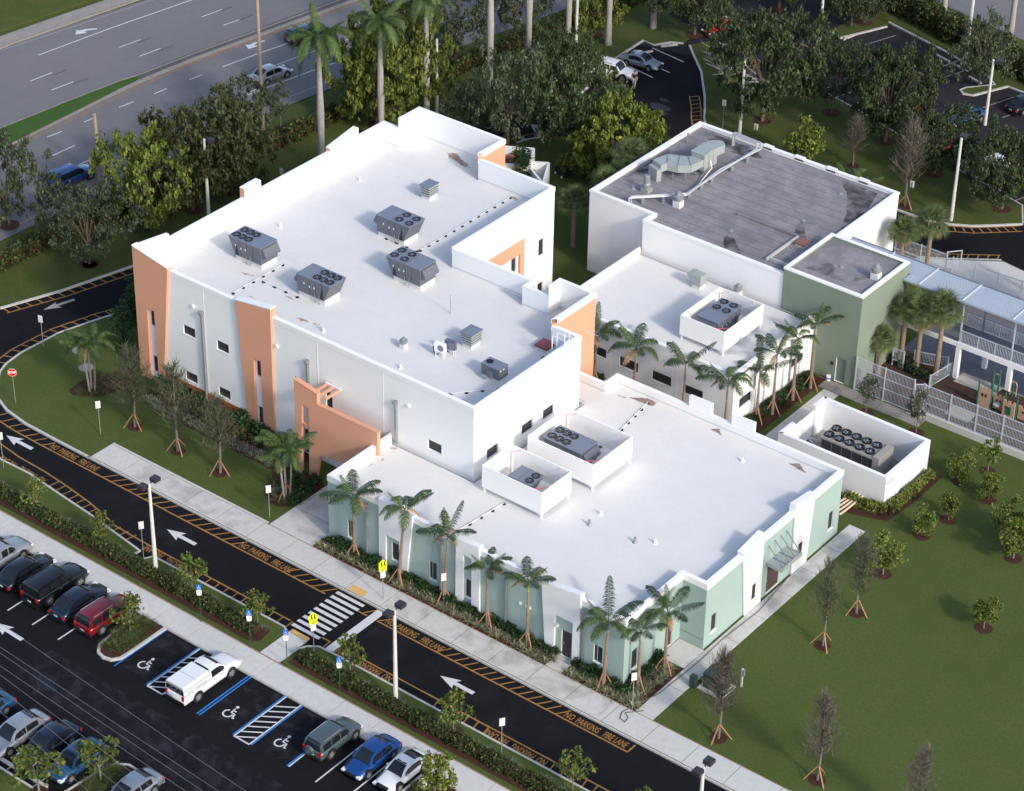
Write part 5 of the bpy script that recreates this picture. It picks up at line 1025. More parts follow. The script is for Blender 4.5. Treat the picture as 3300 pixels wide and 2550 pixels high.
def sign_post(x,y,h,label,kind='notice',ang=0.0,post='galv'):
    t = thing('sign_post',label,'sign',(x,y,0),ang)
    MB().box(-.025,.025,-.025,.025,0,h-.1).build('post',post,t)
    if kind == 'notice':
        MB().box(-.18,.18,-.045,-.03,h-.62,h).build('sign_board','sign_white',t); MB().quad((-.16,-.048,h-.27),(.16,-.048,h-.27),(.16,-.048,h-.22),(-.16,-.048,h-.22)).build('red_line','pink_strut',t)
        dashes(t, lambda u,v:(-.13+u,-.048,h-.2+v), 2, 4, .26, .16, 'pink_strut'); dashes(t, lambda u,v:(-.13+u,-.048,h-.58+v), 3, 5, .26, .26, 'pipe_steel')
    elif kind == 'stop':
        s = .36; z = h-.36
        MB().prism_y([(s*math.cos(R_(22.5+45*k)),z+s*math.sin(R_(22.5+45*k))) for k in range(8)],-.05,-.03).build('sign_board','sign_white',t); MB().prism_y([(s*.93*math.cos(R_(22.5+45*k)),z+s*.93*math.sin(R_(22.5+45*k))) for k in range(8)],-.054,-.0505).build('red_face','sign_red',t)
        lettering('STOP',.26,'sign_white',t,(0,-.057,z),(R_(90),0,0),bold=.012,sx=.9)
    elif kind == 'disabled':
        MB().box(-.17,.17,-.045,-.03,h-.45,h).build('sign_board','sign_blue',t); MB().box(-.17,.17,-.045,-.03,h-.78,h-.455).build('plate_board','sign_white',t); MB().box(-.14,.14,-.045,-.03,h-.9,h-.785).build('plate_board','sign_white',t)
        b = MB(); P3_ = lambda pts: [(u,-.048,h-.24+v) for u,v in pts]
        def st(pts,w_):
            for i in range(len(pts)-1):
                a, c = Vector(pts[i]), Vector(pts[i+1]); n = Vector((-(c-a).y,(c-a).x)).normalized()*w_/2; b.add(P3_([tuple(a-n),tuple(c-n),tuple(c+n),tuple(a+n)]),[(0,1,2,3)])
        st([(-.02+.085*math.cos(R_(a)),-.06+.085*math.sin(R_(a))) for a in range(120,376,20)],.025); st([(0,.1),(0,-.01),(.07,-.02),(.1,-.12)],.028); b.add(P3_([(.03*math.cos(a),.15+.03*math.sin(a)) for a in np.linspace(0,6.28,9)[:-1]]),[tuple(range(8))]); b.build('wheelchair_symbol','sign_white',t)
        dashes(t, lambda u,v:(-.13+u,-.048,h-.75+v), 3, 5, .26, .25, 'pipe_steel')
    elif kind == 'school':
        z = h-.38; MB().prism_y([(-.3,z-.3),(.3,z-.3),(.3,z+.06),(0,z+.35),(-.3,z+.06)],-.05,-.03).build('sign_board','sign_lime',t); MB().box(-.28,.28,-.05,-.03,z-.64,z-.31).build('arrow_board','sign_lime',t)
        b = MB()
        for dx in (-.1,.12):
            b.add([(dx+.045*math.cos(a),-.053,z+.13+.045*math.sin(a)) for a in np.linspace(0,6.28,9)[:-1]],[tuple(range(8))])
            b.quad((dx-.05,-.053,z-.06),(dx+.05,-.053,z-.06),(dx+.04,-.053,z+.08),(dx-.04,-.053,z+.08)); b.quad((dx-.07,-.053,z-.24),(dx-.02,-.053,z-.24),(dx+.03,-.053,z-.06),(dx-.03,-.053,z-.06)); b.quad((dx+.04,-.053,z-.24),(dx+.09,-.053,z-.24),(dx+.04,-.053,z-.06),(dx-.01,-.053,z-.06))
        b.quad((.16,-.053,z-.4),(-.12,-.053,z-.56),(-.09,-.053,z-.6),(.19,-.053,z-.44))
        b.build('walking_figures','black',t)
        if ang is not None and h > 2.9: MB().box(-.18,.18,-.045,-.03,z-1.2,z-.68).build('plate_board','sign_white',t)
    return t
SG = R_(55)
for (x,y,h),k,l,a,pm in (
 ((-35.61,0.31,2.91),'notice','white notice sign on the left lawn by the bare staked trees',SG,'galv'),
 ((-43.58,-0.82,3.07),'stop','red stop sign at the left tip of the lawn',R_(40),'galv'),
 ((-47.85,5.96,2.83),'notice','white notice sign beside the loop road near the areca palms',R_(20),'galv'),
 ((-18.77,0.52,2.81),'notice','white notice sign at the corner of the lawn by the entrance walk',SG,'galv'),
 ((-37.84,-7.18,3.10),'notice','white notice sign at the far left edge beside the lane arrow',SG,'galv'),
 ((-52.52,20.23,3.00),'notice','white notice sign left of the peach corner of the two-storey building',R_(5),'sign_green'),
 ((-51.24,37.13,1.76),'notice','white notice sign peeping over the back parapet beside a royal palm',R_(5),'galv'),
 ((-22.22,-8.48,3.19),'notice','white notice sign in the kerb notch beside the left lamp post',SG,'galv'),
 ((-14.29,-10.99,3.17),'disabled','blue disabled parking sign, leftmost of the four in the hedge strip',R_(40),'sign_green'),
 ((-9.88,-10.88,3.16),'disabled','blue disabled parking sign above the hedge end left of the ramp',R_(40),'sign_green'),
 ((-6.67,-10.84,3.15),'disabled','blue disabled parking sign at the ramp to the zebra crossing',R_(40),'sign_green'),
 ((-2.09,-10.83,3.26),'disabled','blue disabled parking sign, rightmost of the four',R_(40),'sign_green'),
 ((-6.33,-8.61,3.42),'school','lime school crossing sign with a white plate on the car park side of the zebra',R_(60),'galv'),
 ((-6.54,-1.41,3.38),'school','lime school crossing sign on the building side of the zebra',R_(60),'galv'),
 ((-2.89,0.59,2.75),'notice','white notice sign in front of the third staked palm',SG,'galv'),
 ((9.35,-8.60,2.94),'notice','white notice sign beside the fire lane lettering at the bottom',SG,'galv'),
 ((13.23,-0.03,3.06),'notice','white notice sign in the corner planting bed',SG,'galv'),
 ((8.70,-15.35,2.37),'notice','white notice sign by the white coupe at the bottom edge',R_(40),'galv'),
 ((-27.76,70.92,2.89),'notice','grey sign backed onto the loop road by the big oak',R_(200),'galv'),
 ((-24.62,71.61,1.11),'notice','thin dark sign post just behind the grey roof',R_(200),'sign_green'),
 ((-6.80,68.75,2.68),'notice','thin green sign post beside the staked bare tree on the right lawn',R_(190),'sign_green'),
 ((-38.46,58.68,2.60),'stop','red stop sign by the loop road beyond the bin yard',R_(75),'galv')):
    o = sign_post(x,y,max(h,1.5) if k!='notice' else max(h,1.2),l,k,a,pm)
# power lines
for k,(a,b_) in enumerate((((-10.53,-27.63),(1.87,-28.47)),((-12.08,-28.89),(2.99,-29.61)),((-12.26,-29.24),(3.56,-30.19)),((-11.38,-30.04),(4.23,-30.87)),((-10.75,-30.60),(3.40,-31.86)),((-9.89,-31.38),(1.99,-33.01)),((-8.35,-32.77),(.44,-34.27)))):
    A = Vector(a); B = Vector(b_); d = (B-A); A2 = A-d*2; B2 = B+d*2; n = 14
    pts = [tuple(A2.lerp(B2,i/n))+(10+ (i/n-.5)**2*1.2-.0,) for i in range(n+1)]
    o = MB().path(pts,.013,5).build('power_line','wire'); tag(o,'thin overhead power cable crossing the car park at the bottom left','cable','overhead cables across the car park')

# ================================================================ VEHICLES
def car(label, x, y, ang, L, W, H, kind, paint, name='parked_car', tail=True, rim='rim', cat='car', group=None):
    """local +y is forward"""
    t = thing(name, label, cat, (x,y,ZR), ang, group)
    hw, hl = W/2, L/2; r = {'sedan':.31,'coupe':.31,'suv':.36,'pickup':.38,'bigsuv':.40}[kind]; zb = .2 if kind in('sedan','coupe') else .3
    belt = {'sedan':.86,'coupe':.80,'suv':1.02,'pickup':1.05,'bigsuv':1.12}[kind]*(H/{'sedan':1.4,'coupe':1.3,'suv':1.65,'pickup':1.75,'bigsuv':1.85}[kind])
    hood = belt-.05; deck = {'sedan':belt+.04,'coupe':belt+.0}.get(kind, belt)
    # stations (y, width factor, top z)
    if kind in ('sedan','coupe'): st = [(-hl,.80,deck-.26),(-hl+.07,.90,deck-.07),(-hl+.3,.97,deck),(-hl*.62,.99,deck+.01),(-hl*.3,1,belt),(hl*.1,1,belt),(hl*.38,1,belt-.02),(hl*.60,.99,hood-.06),(hl*.80,.95,hood-.14),(hl-.14,.86,hood-.25),(hl-.02,.70,hood-.42)]
    else: st = [(-hl,.90,belt-.12),(-hl+.06,.96,belt),(-hl+.3,.99,belt),(-hl*.4,1,belt),(0,1,belt),(hl*.3,1,belt),(hl*.48,1,belt-.01),(hl*.66,.99,hood-.02),(hl*.85,.97,hood-.08),(hl-.10,.9,hood-.2),(hl,.8,hood-.42)]
    sec = lambda w_,zt: [(-w_*.90,zb),(-w_*.985,zb+.14),(-w_,zb+(zt-zb)*.45),(-w_*.985,zt-.16),(-w_*.93,zt-.035),(-w_*.6,zt+.02),(0,zt+.035),(w_*.6,zt+.02),(w_*.93,zt-.035),(w_*.985,zt-.16),(w_,zb+(zt-zb)*.45),(w_*.985,zb+.14),(w_*.90,zb)]
    b = MB(); n = 13
    for (yy,wf,zt) in st:
        b.v += [(px,yy,pz) for px,pz in sec(hw*wf,zt)]
    for i in range(len(st)-1):
        for k in range(n-1): b.f.append((i*n+k,(i+1)*n+k,(i+1)*n+k+1,i*n+k+1))
        b.f.append((i*n+n-1,(i+1)*n+n-1,(i+1)*n,i*n))
    b.f.append(tuple(range(n))); b.f.append(tuple((len(st)-1)*n+k for k in range(n-1,-1,-1)))
    body = b.build('body', paint, t, smooth=True)
    # cabin
    if kind == 'sedan': y0,y1,y2,y3 = -hl*.78,-hl*.42,hl*.14,hl*.46
    elif kind == 'coupe': y0,y1,y2,y3 = -hl*.80,-hl*.30,hl*.06,hl*.40
    elif kind == 'suv': y0,y1,y2,y3 = -hl*.97,-hl*.84,hl*.14,hl*.42
    elif kind == 'bigsuv': y0,y1,y2,y3 = -hl*.97,-hl*.90,hl*.16,hl*.38
    else: y0,y1,y2,y3 = -hl*.10,-hl*.04,hl*.22,hl*.48
    wb_, wt = hw*.93, hw*.74; zt = H
    if kind in ('suv','bigsuv','pickup'): wt = hw*.80
    zb2 = belt-.03; crown = .035
    rows = []                       # (y, roof z, roof half width)
    for k,u in enumerate((0,.35,.7,1)): rows.append((y0+(y1-y0)*u, zb2+.06+(zt-.02-zb2-.06)*(math.sin(u*math.pi/2)**(.92 if kind in('sedan','coupe') else .8)), wb_+(wt-wb_)*math.sin(u*math.pi/2)))
    for u in (.25,.5,.75): rows.append((y1+(y2-y1)*u, zt+.015*math.sin(u*math.pi), wt+.01))
    for u in (1,.7,.35,0): rows.append((y3+(y2-y3)*u, zb2+.04+(zt-.02-zb2-.04)*(math.sin(u*math.pi/2)**.95), wb_+(wt-wb_)*math.sin(u*math.pi/2)))
    nr = len(rows)
    def ring(r): y,z,h_ = r; return [(-wb_,y,zb2),(-h_,y,z-.035),(-h_*.8,y,z+.005),(0,y,z+crown*.6),(h_*.8,y,z+.005),(h_,y,z-.035),(wb_,y,zb2)]
    V = [v for r in rows for v in ring(r)]
    def part(nm, mt_, i0, i1, ks, push=0.0, inset=None):
        b = MB(); b.v = V[:]; b.f = [(i*7+k,i*7+k+1,(i+1)*7+k+1,(i+1)*7+k) for i in range(i0,i1) for k in ks]
        used = sorted({q for f_ in b.f for q in f_}); mp = {q:n_ for n_,q in enumerate(used)}; b.v = [b.v[q] for q in used]; b.f = [tuple(mp[q] for q in f_)[::-1] for f_ in b.f]
        return b.build(nm, mt_, t, smooth=True)
    part('cabin', paint, 0, nr-1, (0,)); part('cabin', paint, 0, nr-1, (5,)); part('roof', paint, 3, 7, (1,2,3,4)); [part('cabin', paint, i0_, i1_, (kk_,)) for i0_,i1_ in ((0,3),(7,nr-1)) for kk_ in (1,4)]
    part('rear_window', 'glass', 0, 3, (2,3)); part('windscreen', 'glass', 7, nr-1, (2,3))
    nwin = {'sedan':2,'coupe':1,'suv':3,'bigsuv':3,'pickup':1 if 'single' in label else 2}[kind]
    def edge(y):
        for a,c in zip(rows,rows[1:]):
            if a[0] <= y <= c[0]:
                u = (y-a[0])/(c[0]-a[0]+1e-9); return a[1]+(c[1]-a[1])*u-.035, a[2]+(c[2]-a[2])*u
        return zb2, wb_
    for s in (-1,1):
        ya, yb = y0+(y1-y0)*(.62 if kind in('sedan','coupe') else .8), y3+(y2-y3)*.30
        for k in range(nwin):
            a0 = ya+(yb-ya)*k/nwin+.045; a1 = ya+(yb-ya)*(k+1)/nwin-.045; lo, hi = [], []
            for j in range(6):
                y = a0+(a1-a0)*j/5; ze, we = edge(y); f0, f1 = .12, .86
                lo.append((s*(wb_+(we-wb_)*f0+.012), y, zb2+(ze-zb2)*f0)); hi.append((s*(wb_+(we-wb_)*f1+.012), y, zb2+(ze-zb2)*f1))
            b = MB(); b.v = lo+hi; b.f = [(j,j+1,7+j,6+j) if s>0 else (j+1,j,6+j,7+j) for j in range(5)]; b.build('side_window','glass',t)
    if kind in ('suv','bigsuv'):
        for s in (-1,1): MB().bar((s*wt*.9,y1+.2,zt+.04),(s*wt*.9,y2-.2,zt+.03),.04).build('roof_rail','galv' if kind=='suv' else 'black',t)
    # wheels
    wbh = L*.295
    for s in (-1,1):
        for f_ in (-1,1):
            yy = f_*wbh+(.02*L if f_<0 else 0)
            MB().tube((s*(hw-.12),yy,r+.02),(s*(hw+.004),yy,r+.02),r+.07,r+.07,18).build('wheel_arch','black',t)
            wl = MB().tube((s*(hw-.16),yy,r),(s*(hw+.022),yy,r),r,r*.97,18).build('wheel','rubber',t); rm = MB(); rm.tube((s*(hw+.0),yy,r),(s*(hw+.030),yy,r),r*.64,r*.60,12); rm.build('rim',rim,wl)
            sp = MB()
            for k in range(5):
                a = k*1.2566; sp.add([(s*(hw+.033),yy+r*.2*math.cos(a),r+r*.2*math.sin(a)),(s*(hw+.033),yy+r*.55*math.cos(a+.38),r+r*.55*math.sin(a+.38)),(s*(hw+.033),yy+r*.55*math.cos(a+.85),r+r*.55*math.sin(a+.85))],[(0,1,2)])
            sp.build('spoke_gap','black',wl)
    # lamps, bumper, plate, mirrors
    zl = belt-.24
    for s in (-1,1):
        MB().box(s*hw*.74-.15,s*hw*.74+.15,hl-.34,hl-.03,hood-.36,hood-.24).build('headlamp','lamp_clear',t)
        MB().box(s*hw*.80-.09,s*hw*.80+.09,-hl-.012,-hl+.2,zl-.07,zl+.1 if kind in('sedan','coupe') else belt+.02).build('tail_lamp','lamp_red',t)
        MB().box(s*(hw+.01)-.06,s*(hw+.01)+.1*s*0+.06,y3-.42,y3-.3,belt+.0,belt+.13).build('mirror',paint,t)
        MB().box(s*(hw-.012)-.012,s*(hw-.0)+.012,-hl*.12-.1,-hl*.12+.06,belt-.2,belt-.17).build('door_handle','galv',t)
    MB().box(-.16,.16,-hl-.02,-hl-.002,.52,.64).build('licence_plate','plate',t)
    MB().box(-hw*.88,hw*.88,-hl-.03,-hl+.15,zb+.0,zb+.24).build('bumper','black' if kind in('suv','pickup','bigsuv') else paint,t); MB().box(-hw*.55,hw*.55,hl-.2,hl+.01,.36,.52).build('grille','black',t)
    return t
silver = carpaint('silver_car_paint',(.36,.38,.41),.5); steel = carpaint('blue_silver_car_paint',(.27,.32,.38),.5); blackp = carpaint('black_car_paint',(.006,.007,.011)); navy = carpaint('navy_car_paint',(.008,.015,.035)); red = carpaint('dark_red_car_paint',(.20,.008,.015)); whitep = carpaint('white_car_paint',(.72,.73,.75),0); slate = carpaint('slate_green_car_paint',(.09,.125,.135),.4); blue = carpaint('bright_blue_car_paint',(.005,.06,.24)); bluel = carpaint('mid_blue_car_paint',(.02,.09,.20)); redb = carpaint('red_car_paint',(.40,.01,.015),0)
pk = car('silver crew-cab pickup cut off by the left edge, in the row facing the pavement',-29.55,-15.3,0,5.4,1.85,1.72,'pickup',silver,name='pickup_truck',cat='pickup truck')
MB().box(-.82,.82,-2.6,-.3,.98,1.02).build('bed_floor','black',pk)
car('black sedan nosed in between the silver pickup and the big black off-roader',-27.05,-14.9,0,4.4,1.68,1.36,'sedan',blackp)
car('large boxy black off-roader in the row facing the pavement',-24.3,-14.7,0,4.75,1.84,1.78,'bigsuv',blackp,cat='SUV')
car('dark navy sedan between the black off-roader and the dark red estate',-21.8,-14.85,0,4.35,1.66,1.36,'sedan',navy)
car('dark red estate car beside the planted island',-19.35,-14.75,0,4.4,1.72,1.55,'suv',red,cat='SUV')
tk = car('white single-cab pickup with a white box canopy and faded lettering',-9.75,-15.35,R_(0),5.35,1.82,1.66,'pickup',whitep,name='pickup_truck',cat='pickup truck')
MB().prism_y([(-.86,1.0),(.86,1.0),(.80,1.5),(.72,1.72),(-.72,1.72),(-.80,1.5)],-2.62,-.32).build('bed_canopy',whitep,tk)
for y in (-1.45,): MB().box(-.73,.73,y-.015,y+.015,1.72,1.727).build('canopy_seam','galv',tk)
for s in (-1,1):
    MB().prism_x([(-2.6,1.02),(-.34,1.02),(-.34,1.05),(-2.6,1.05)],*sorted((s*.865,s*.875))).build('canopy_seam','black',tk); MB().bar((s*.825,-2.6,1.42),(s*.825,-.36,1.42),.02).build('canopy_seam','black',tk)
    dashes(tk, lambda u,v,s=s:(s*(.875-.10*v/.4),-2.35+u,1.1+v*.8), 2, 11, 1.75, .36, 'galv')
MB().quad((-.78,-2.632,1.08),(.78,-2.632,1.08),(.74,-2.632,1.5),(-.74,-2.632,1.5)).build('rear_window','glass',tk); dashes(tk, lambda u,v:(-.6+u,-2.636,1.12+v), 4, 7, 1.2, .34, 'unit_top')
MB().box(-.7,.7,-2.63,-2.62,1.54,1.58).build('canopy_seam','black',tk)
rv = car('slate green compact off-roader with a spare wheel on its back door',.55,-14.45,0,4.0,1.66,1.52,'suv',slate,cat='SUV')
sw_ = MB().tube((-.12,-2.02,.88),(-.12,-2.2,.88),.33,.31,18).build('spare_wheel',slate,rv); 
car('bright blue sedan backed in beside the slate green off-roader',3.55,-14.25,math.pi,4.1,1.64,1.32,'sedan',blue)
wc = car('white coupe with an open dark sunroof at the bottom edge',5.8,-13.95,math.pi,4.0,1.60,1.22,'coupe',whitep)
MB().box(-.36,.36,-.42,.1,1.222,1.235).build('sunroof','glass',wc)
car('mid blue sedan cut off by the left edge in the lower row',-18.2,-26.6,math.pi,4.3,1.65,1.32,'sedan',bluel)
car('silver sedan in the lower left row under the cables',-15.1,-26.6,math.pi,4.5,1.7,1.36,'sedan',silver)
car('dark navy sedan half hidden by the small tree in the lower row',-12.9,-25.9,math.pi,4.2,1.64,1.32,'sedan',navy)
car('dark blue compact car behind two small trees in the lower row',-10.35,-26.0,math.pi,4.1,1.64,1.4,'sedan',bluel)
car('blue-grey sedan cut off by the bottom edge beside the lower island',-5.7,-25.9,math.pi,4.3,1.65,1.34,'sedan',steel)
car('silver sedan driving on the highway beside the tall tan pole',-66.5,52.2,R_(-7),4.3,1.66,1.34,'sedan',silver,name='moving_car')
car('dark blue car on the highway behind the royal palm fronds',-69.7,60.7,R_(-10),4.3,1.7,1.5,'suv',navy,name='moving_car')
car('blue car on the highway hidden by the wispy tree',-66.0,26.2,R_(-4),4.6,1.75,1.5,'suv',blue,name='moving_car')
car('metallic silver coupe alone in a bay by the walking man',-41.3,77.0,R_(-83),4.2,1.68,1.28,'coupe',steel)
car('white car mostly hidden by the oak near the walking man',-42.0,73.6,R_(-80),4.3,1.7,1.45,'suv',whitep)
car('white van-like car deeper under the oak canopy',-44.2,72.0,R_(-80),4.3,1.7,1.5,'suv',whitep)
car('black car in the rear car park with its tail to the drive',-8.3,92.6,R_(-15),4.3,1.68,1.36,'sedan',blackp)
car('second black car nosed in beside it at the right edge',-5.2,93.6,R_(-15),4.3,1.68,1.4,'suv',blackp)
for (x,y,p,l,k) in ((-12.6,81.2,blackp,'black car under the oaks, first from the left in the back row','sedan'),(-10.0,80.4,red,'dark red car under the oaks in the back row','sedan'),(-7.3,79.6,slate,'dark grey car with its bonnet showing under the oaks','sedan'),(-4.8,78.9,whitep,'white car under the right-hand oak in the back row','suv'),(-2.1,78.1,redb,'bright red car at the right end of the back row','sedan'),(-39.6,88.2,redb,'red car showing through the trees at the top','sedan'),(-16.6,83.6,redb,'red car glimpsed behind the middle oak','sedan'),(-11.3,86.6,bluel,'blue car glimpsed beyond the oaks','sedan')):
    car(l,x,y,R_(163),4.1,1.64,1.38,k,p)
# person walking
def person(x,y,ang):
    t = thing('person','man in a dark shirt and khaki trousers walking across the rear car park','person',(x,y,ZR),ang)
    J = {'pel':(0,0,.95),'sp':(0,0,1.2),'ch':(0,0,1.4),'nk':(0,.01,1.52),'hd':(0,.03,1.66),'top':(0,.02,1.76),
         'lh':(-.09,0,.92),'lk':(-.1,.14,.5),'la':(-.1,.2,.09),'lt':(-.1,.36,.04),'rh':(.09,0,.92),'rk':(.1,.02,.48),'ra':(.1,-.22,.12),'rt':(.1,-.08,.04),
         'ls':(-.2,0,1.42),'le':(-.27,-.06,1.14),'lw':(-.28,.05,.9),'lhd':(-.28,.09,.82),'rs':(.2,0,1.42),'re':(.27,.0,1.14),'rw':(.28,.12,.92),'rhd':(.28,.16,.84)}
    E = [('pel','sp'),('sp','ch'),('ch','nk'),('nk','hd'),('hd','top'),('pel','lh'),('lh','lk'),('lk','la'),('la','lt'),('pel','rh'),('rh','rk'),('rk','ra'),('ra','rt'),('ch','ls'),('ls','le'),('le','lw'),('lw','lhd'),('ch','rs'),('rs','re'),('re','rw'),('rw','rhd')]
    Rd = dict(pel=.15,sp=.145,ch=.16,nk=.055,hd=.10,top=.06,lh=.10,rh=.10,lk=.065,rk=.065,la=.045,ra=.045,lt=.04,rt=.04,ls=.07,rs=.07,le=.045,re=.045,lw=.033,rw=.033,lhd=.04,rhd=.04)
    def skin(names, sc, nm, mt, root, par):
        idx = {k:i for i,k in enumerate(names)}; me = bpy.data.meshes.new(nm)
        me.from_pydata([J[k] for k in names],[(idx[a],idx[b_]) for a,b_ in E if a in idx and b_ in idx],[]); o = link(nm,me,par); me.materials.append(M[mt])
        o.modifiers.new('skin','SKIN'); 
        for k,i in idx.items(): v = me.skin_vertices[0].data[i]; v.radius = (Rd[k]*sc,Rd[k]*sc); v.use_root = (k==root)
        o.modifiers.new('sub','SUBSURF').levels = 1; return o
    J2 = dict(J)
    body = skin(list(J),1.0,'body','skin','pel',t)
    skin(['pel','sp','ch','ls','le','rs','re'],1.12,'shirt','cloth_dark','ch',t); skin(['pel','lh','lk','la','rh','rk','ra'],1.14,'trousers','cloth_tan','pel',t)
    MB().lathe(0,.0,[(.105,1.68),(.10,1.74),(.06,1.79),(.01,1.8)],10).build('hair','hair',t,smooth=True)
    for s in (-1,1): MB().box(s*.1-.05,s*.1+.05,(.14 if s<0 else -.26),(.4 if s<0 else -.02),0,.08).build('shoe','black',t)
person(-39.0,72.7,R_(200))

# ================================================================ VEGETATION
LM = {}
LM['oak'] = leafmat('oak_leaf',(0.026,0.046,0.017),(0.090,0.119,0.043),(0.160,0.181,0.072))
LM['oak2'] = leafmat('grey_oak_leaf',(0.032,0.052,0.026),(0.109,0.133,0.070),(0.189,0.203,0.116))
LM['bright'] = leafmat('bright_leaf',(0.065,0.102,0.017),(0.203,0.239,0.043),(0.319,0.348,0.072))
LM['yellow'] = leafmat('yellow_green_leaf',(0.051,0.094,0.014),(0.217,0.246,0.036),(0.392,0.377,0.058))
LM['olive'] = leafmat('olive_leaf',(0.036,0.046,0.014),(0.109,0.116,0.038),(0.145,0.123,0.043))
LM['young'] = leafmat('young_leaf',(0.051,0.094,0.017),(0.160,0.203,0.041),(0.435,0.246,0.043))
LM['palm'] = leafmat('palm_leaf',(.025,.060,.016),(.085,.135,.030),(.20,.21,.04),trans=.1)
LM['palm_dk'] = leafmat('dark_palm_leaf',(.010,.034,.013),(.038,.075,.024),(.11,.13,.04),trans=.08)
LM['palm_dry'] = leafmat('dry_palm_leaf',(0.290,0.160,0.080),(0.522,0.348,0.189),(0.600,0.478,0.319))
LM['sabal'] = leafmat('sabal_leaf',(0.058,0.094,0.029),(0.167,0.217,0.080),(0.290,0.290,0.116))
LM['shrub'] = leafmat('dark_shrub_leaf',(0.014,0.038,0.014),(0.046,0.094,0.026),(0.102,0.145,0.043))
LM['hedge'] = leafmat('hedge_leaf',(0.023,0.043,0.012),(0.102,0.131,0.032),(0.189,0.203,0.043))
LM['flax'] = leafmat('variegated_blade',(.17,.19,.10),(.36,.35,.21),(.50,.47,.30))
LM['flax2'] = leafmat('grey_green_blade',(.09,.12,.07),(.26,.28,.19),(.42,.42,.30))
LM['grassy'] = leafmat('ornamental_grass',(.05,.075,.02),(.14,.16,.055),(.22,.22,.09))
LM['twig'] = leafmat('bare_twig',(.075,.06,.045),(.17,.145,.115),(.24,.20,.16),0)
LM['twig2'] = leafmat('greenish_twig',(.055,.062,.035),(.12,.125,.075),(.19,.18,.12),0)
def quads(C, sz, asp=1.6, up=.4, name='crown'):
    """C: (N,3) centres; returns mesh with one small kite-shaped leaf at each"""
    n = len(C); d = rng.normal(size=(n,3)); d /= np.linalg.norm(d,axis=1)[:,None]
    nm = rng.normal(size=(n,3)); nm[:,2] = np.abs(nm[:,2])+up; b = np.cross(nm,d); b /= np.linalg.norm(b,axis=1)[:,None]+1e-9
    s = (sz*(.6+.8*rng.random(n)))[:,None]; a = d*s*asp*.5; b = b*s*.5
    V = np.stack([C-a, C+b-a*.1, C+a, C-b-a*.1],1).reshape(-1,3); F = np.arange(4*n).reshape(n,4)
    return npmesh(name, V, F)
def npmesh(name, V, F):
    me = bpy.data.meshes.new(name); n = len(F); k = F.shape[1]
    me.vertices.add(len(V)); me.vertices.foreach_set('co', V.astype(np.float32).ravel())
    me.loops.add(n*k); me.loops.foreach_set('vertex_index', F.astype(np.int32).ravel())
    me.polygons.add(n); me.polygons.foreach_set('loop_start', np.arange(0,n*k,k,dtype=np.int32))
    me.update(calc_edges=True); me.validate(); return me
def crown_pts(nc, nl, rx, ry, rz, cz, cr, hollow=.55, zbias=0.0):
    d = rng.normal(size=(nc,3)); d /= np.linalg.norm(d,axis=1)[:,None]
    lump = 1+.22*np.sin(3*np.arctan2(d[:,1],d[:,0])+rng.random()*6)+.12*np.sin(5*d[:,2]+rng.random()*6)
    r = (hollow+(1-hollow)*rng.random(nc)**.6)*lump
    c = d*r[:,None]*np.array([rx,ry,rz]); c[:,2] += cz; c[:,2] = np.maximum(c[:,2], cz-rz*.8)
    k = (cr*(.6+.8*rng.random(nc)))
    p = np.repeat(c,nl,0)+rng.normal(size=(nc*nl,3))*np.repeat(k,nl)[:,None]*np.array([.55,.55,.4]); return p, c
def limbs(b, h0, C, r0, n=8, top=None, lean=(0,0)):
    b.path([(0,0,-.1),(lean[0]*.4,lean[1]*.4,h0*.5),(lean[0],lean[1],h0)],[r0*1.25,r0,r0*.8],7)
    idx = rng.choice(len(C), size=min(n,len(C)), replace=False)
    for i in idx:
        c = Vector(C[i]); s = Vector((lean[0],lean[1],h0)); m = s.lerp(c,.5)+Vector((0,0,.25)); c = s.lerp(c,.86); b.path([s,m,c],[r0*.5,r0*.22,r0*.05],5)
PROTO = {}
def broad(key, nc, nl, rx, rz, cz, cr, leaf, sz, h0, r0, bark='bark', hollow=.55, nlimb=9, twig=0):
    """prototype tree meshes; three variants"""
    out = []
    for v in range(3 if nc > 30 else 2):
        p, C = crown_pts(nc, nl, rx, rx, rz, cz, cr, hollow)
        me = quads(p, sz, name='crown'); me.materials.append(LM[leaf])
        b = MB(); limbs(b, h0, C, r0, nlimb)
        for k in range(twig):
            c = Vector(C[k % len(C)]); s = Vector((0,0,h0+.3)); b.path([s.lerp(c,.35),s.lerp(c,.9)+Vector((random.uniform(-.05,.05),random.uniform(-.05,.05),.02))],[r0*.14,r0*.05],4)
        tm = b.mesh('trunk'); tm.materials.append(M[bark]); out.append((tm,me))
    PROTO[key] = (out, rx, cz+rz)
broad('oak', 190, 74, 1.0, .42, .62, .085, 'oak', .032, .30, .035, nlimb=12)
broad('oakwisp', 120, 60, 1.0, .50, .60, .085, 'oak2', .034, .26, .025, 'bark', nlimb=12, twig=10)
broad('bright', 150, 60, 1.0, .50, .62, .075, 'bright', .044, .28, .028, nlimb=10)
broad('yellow', 190, 60, 1.0, .52, .58, .085, 'yellow', .050, .22, .03, nlimb=8)
broad('olive', 150, 50, 1.0, .48, .64, .10, 'olive', .045, .32, .028, nlimb=10)
broad('wisp', 70, 26, 1.0, 1.1, 1.9, .18, 'oak2', .085, .9, .045, 'bark_grey', nlimb=16, twig=24)
broad('young', 24, 26, 1.0, 1.0, 1.7, .22, 'young', .15, .75, .05, 'bark_grey', hollow=.3, nlimb=9)
broad('youngfull', 46, 60, 1.0, .9, 1.55, .22, 'bright', .11, .7, .05, 'bark_grey', hollow=.4, nlimb=7)
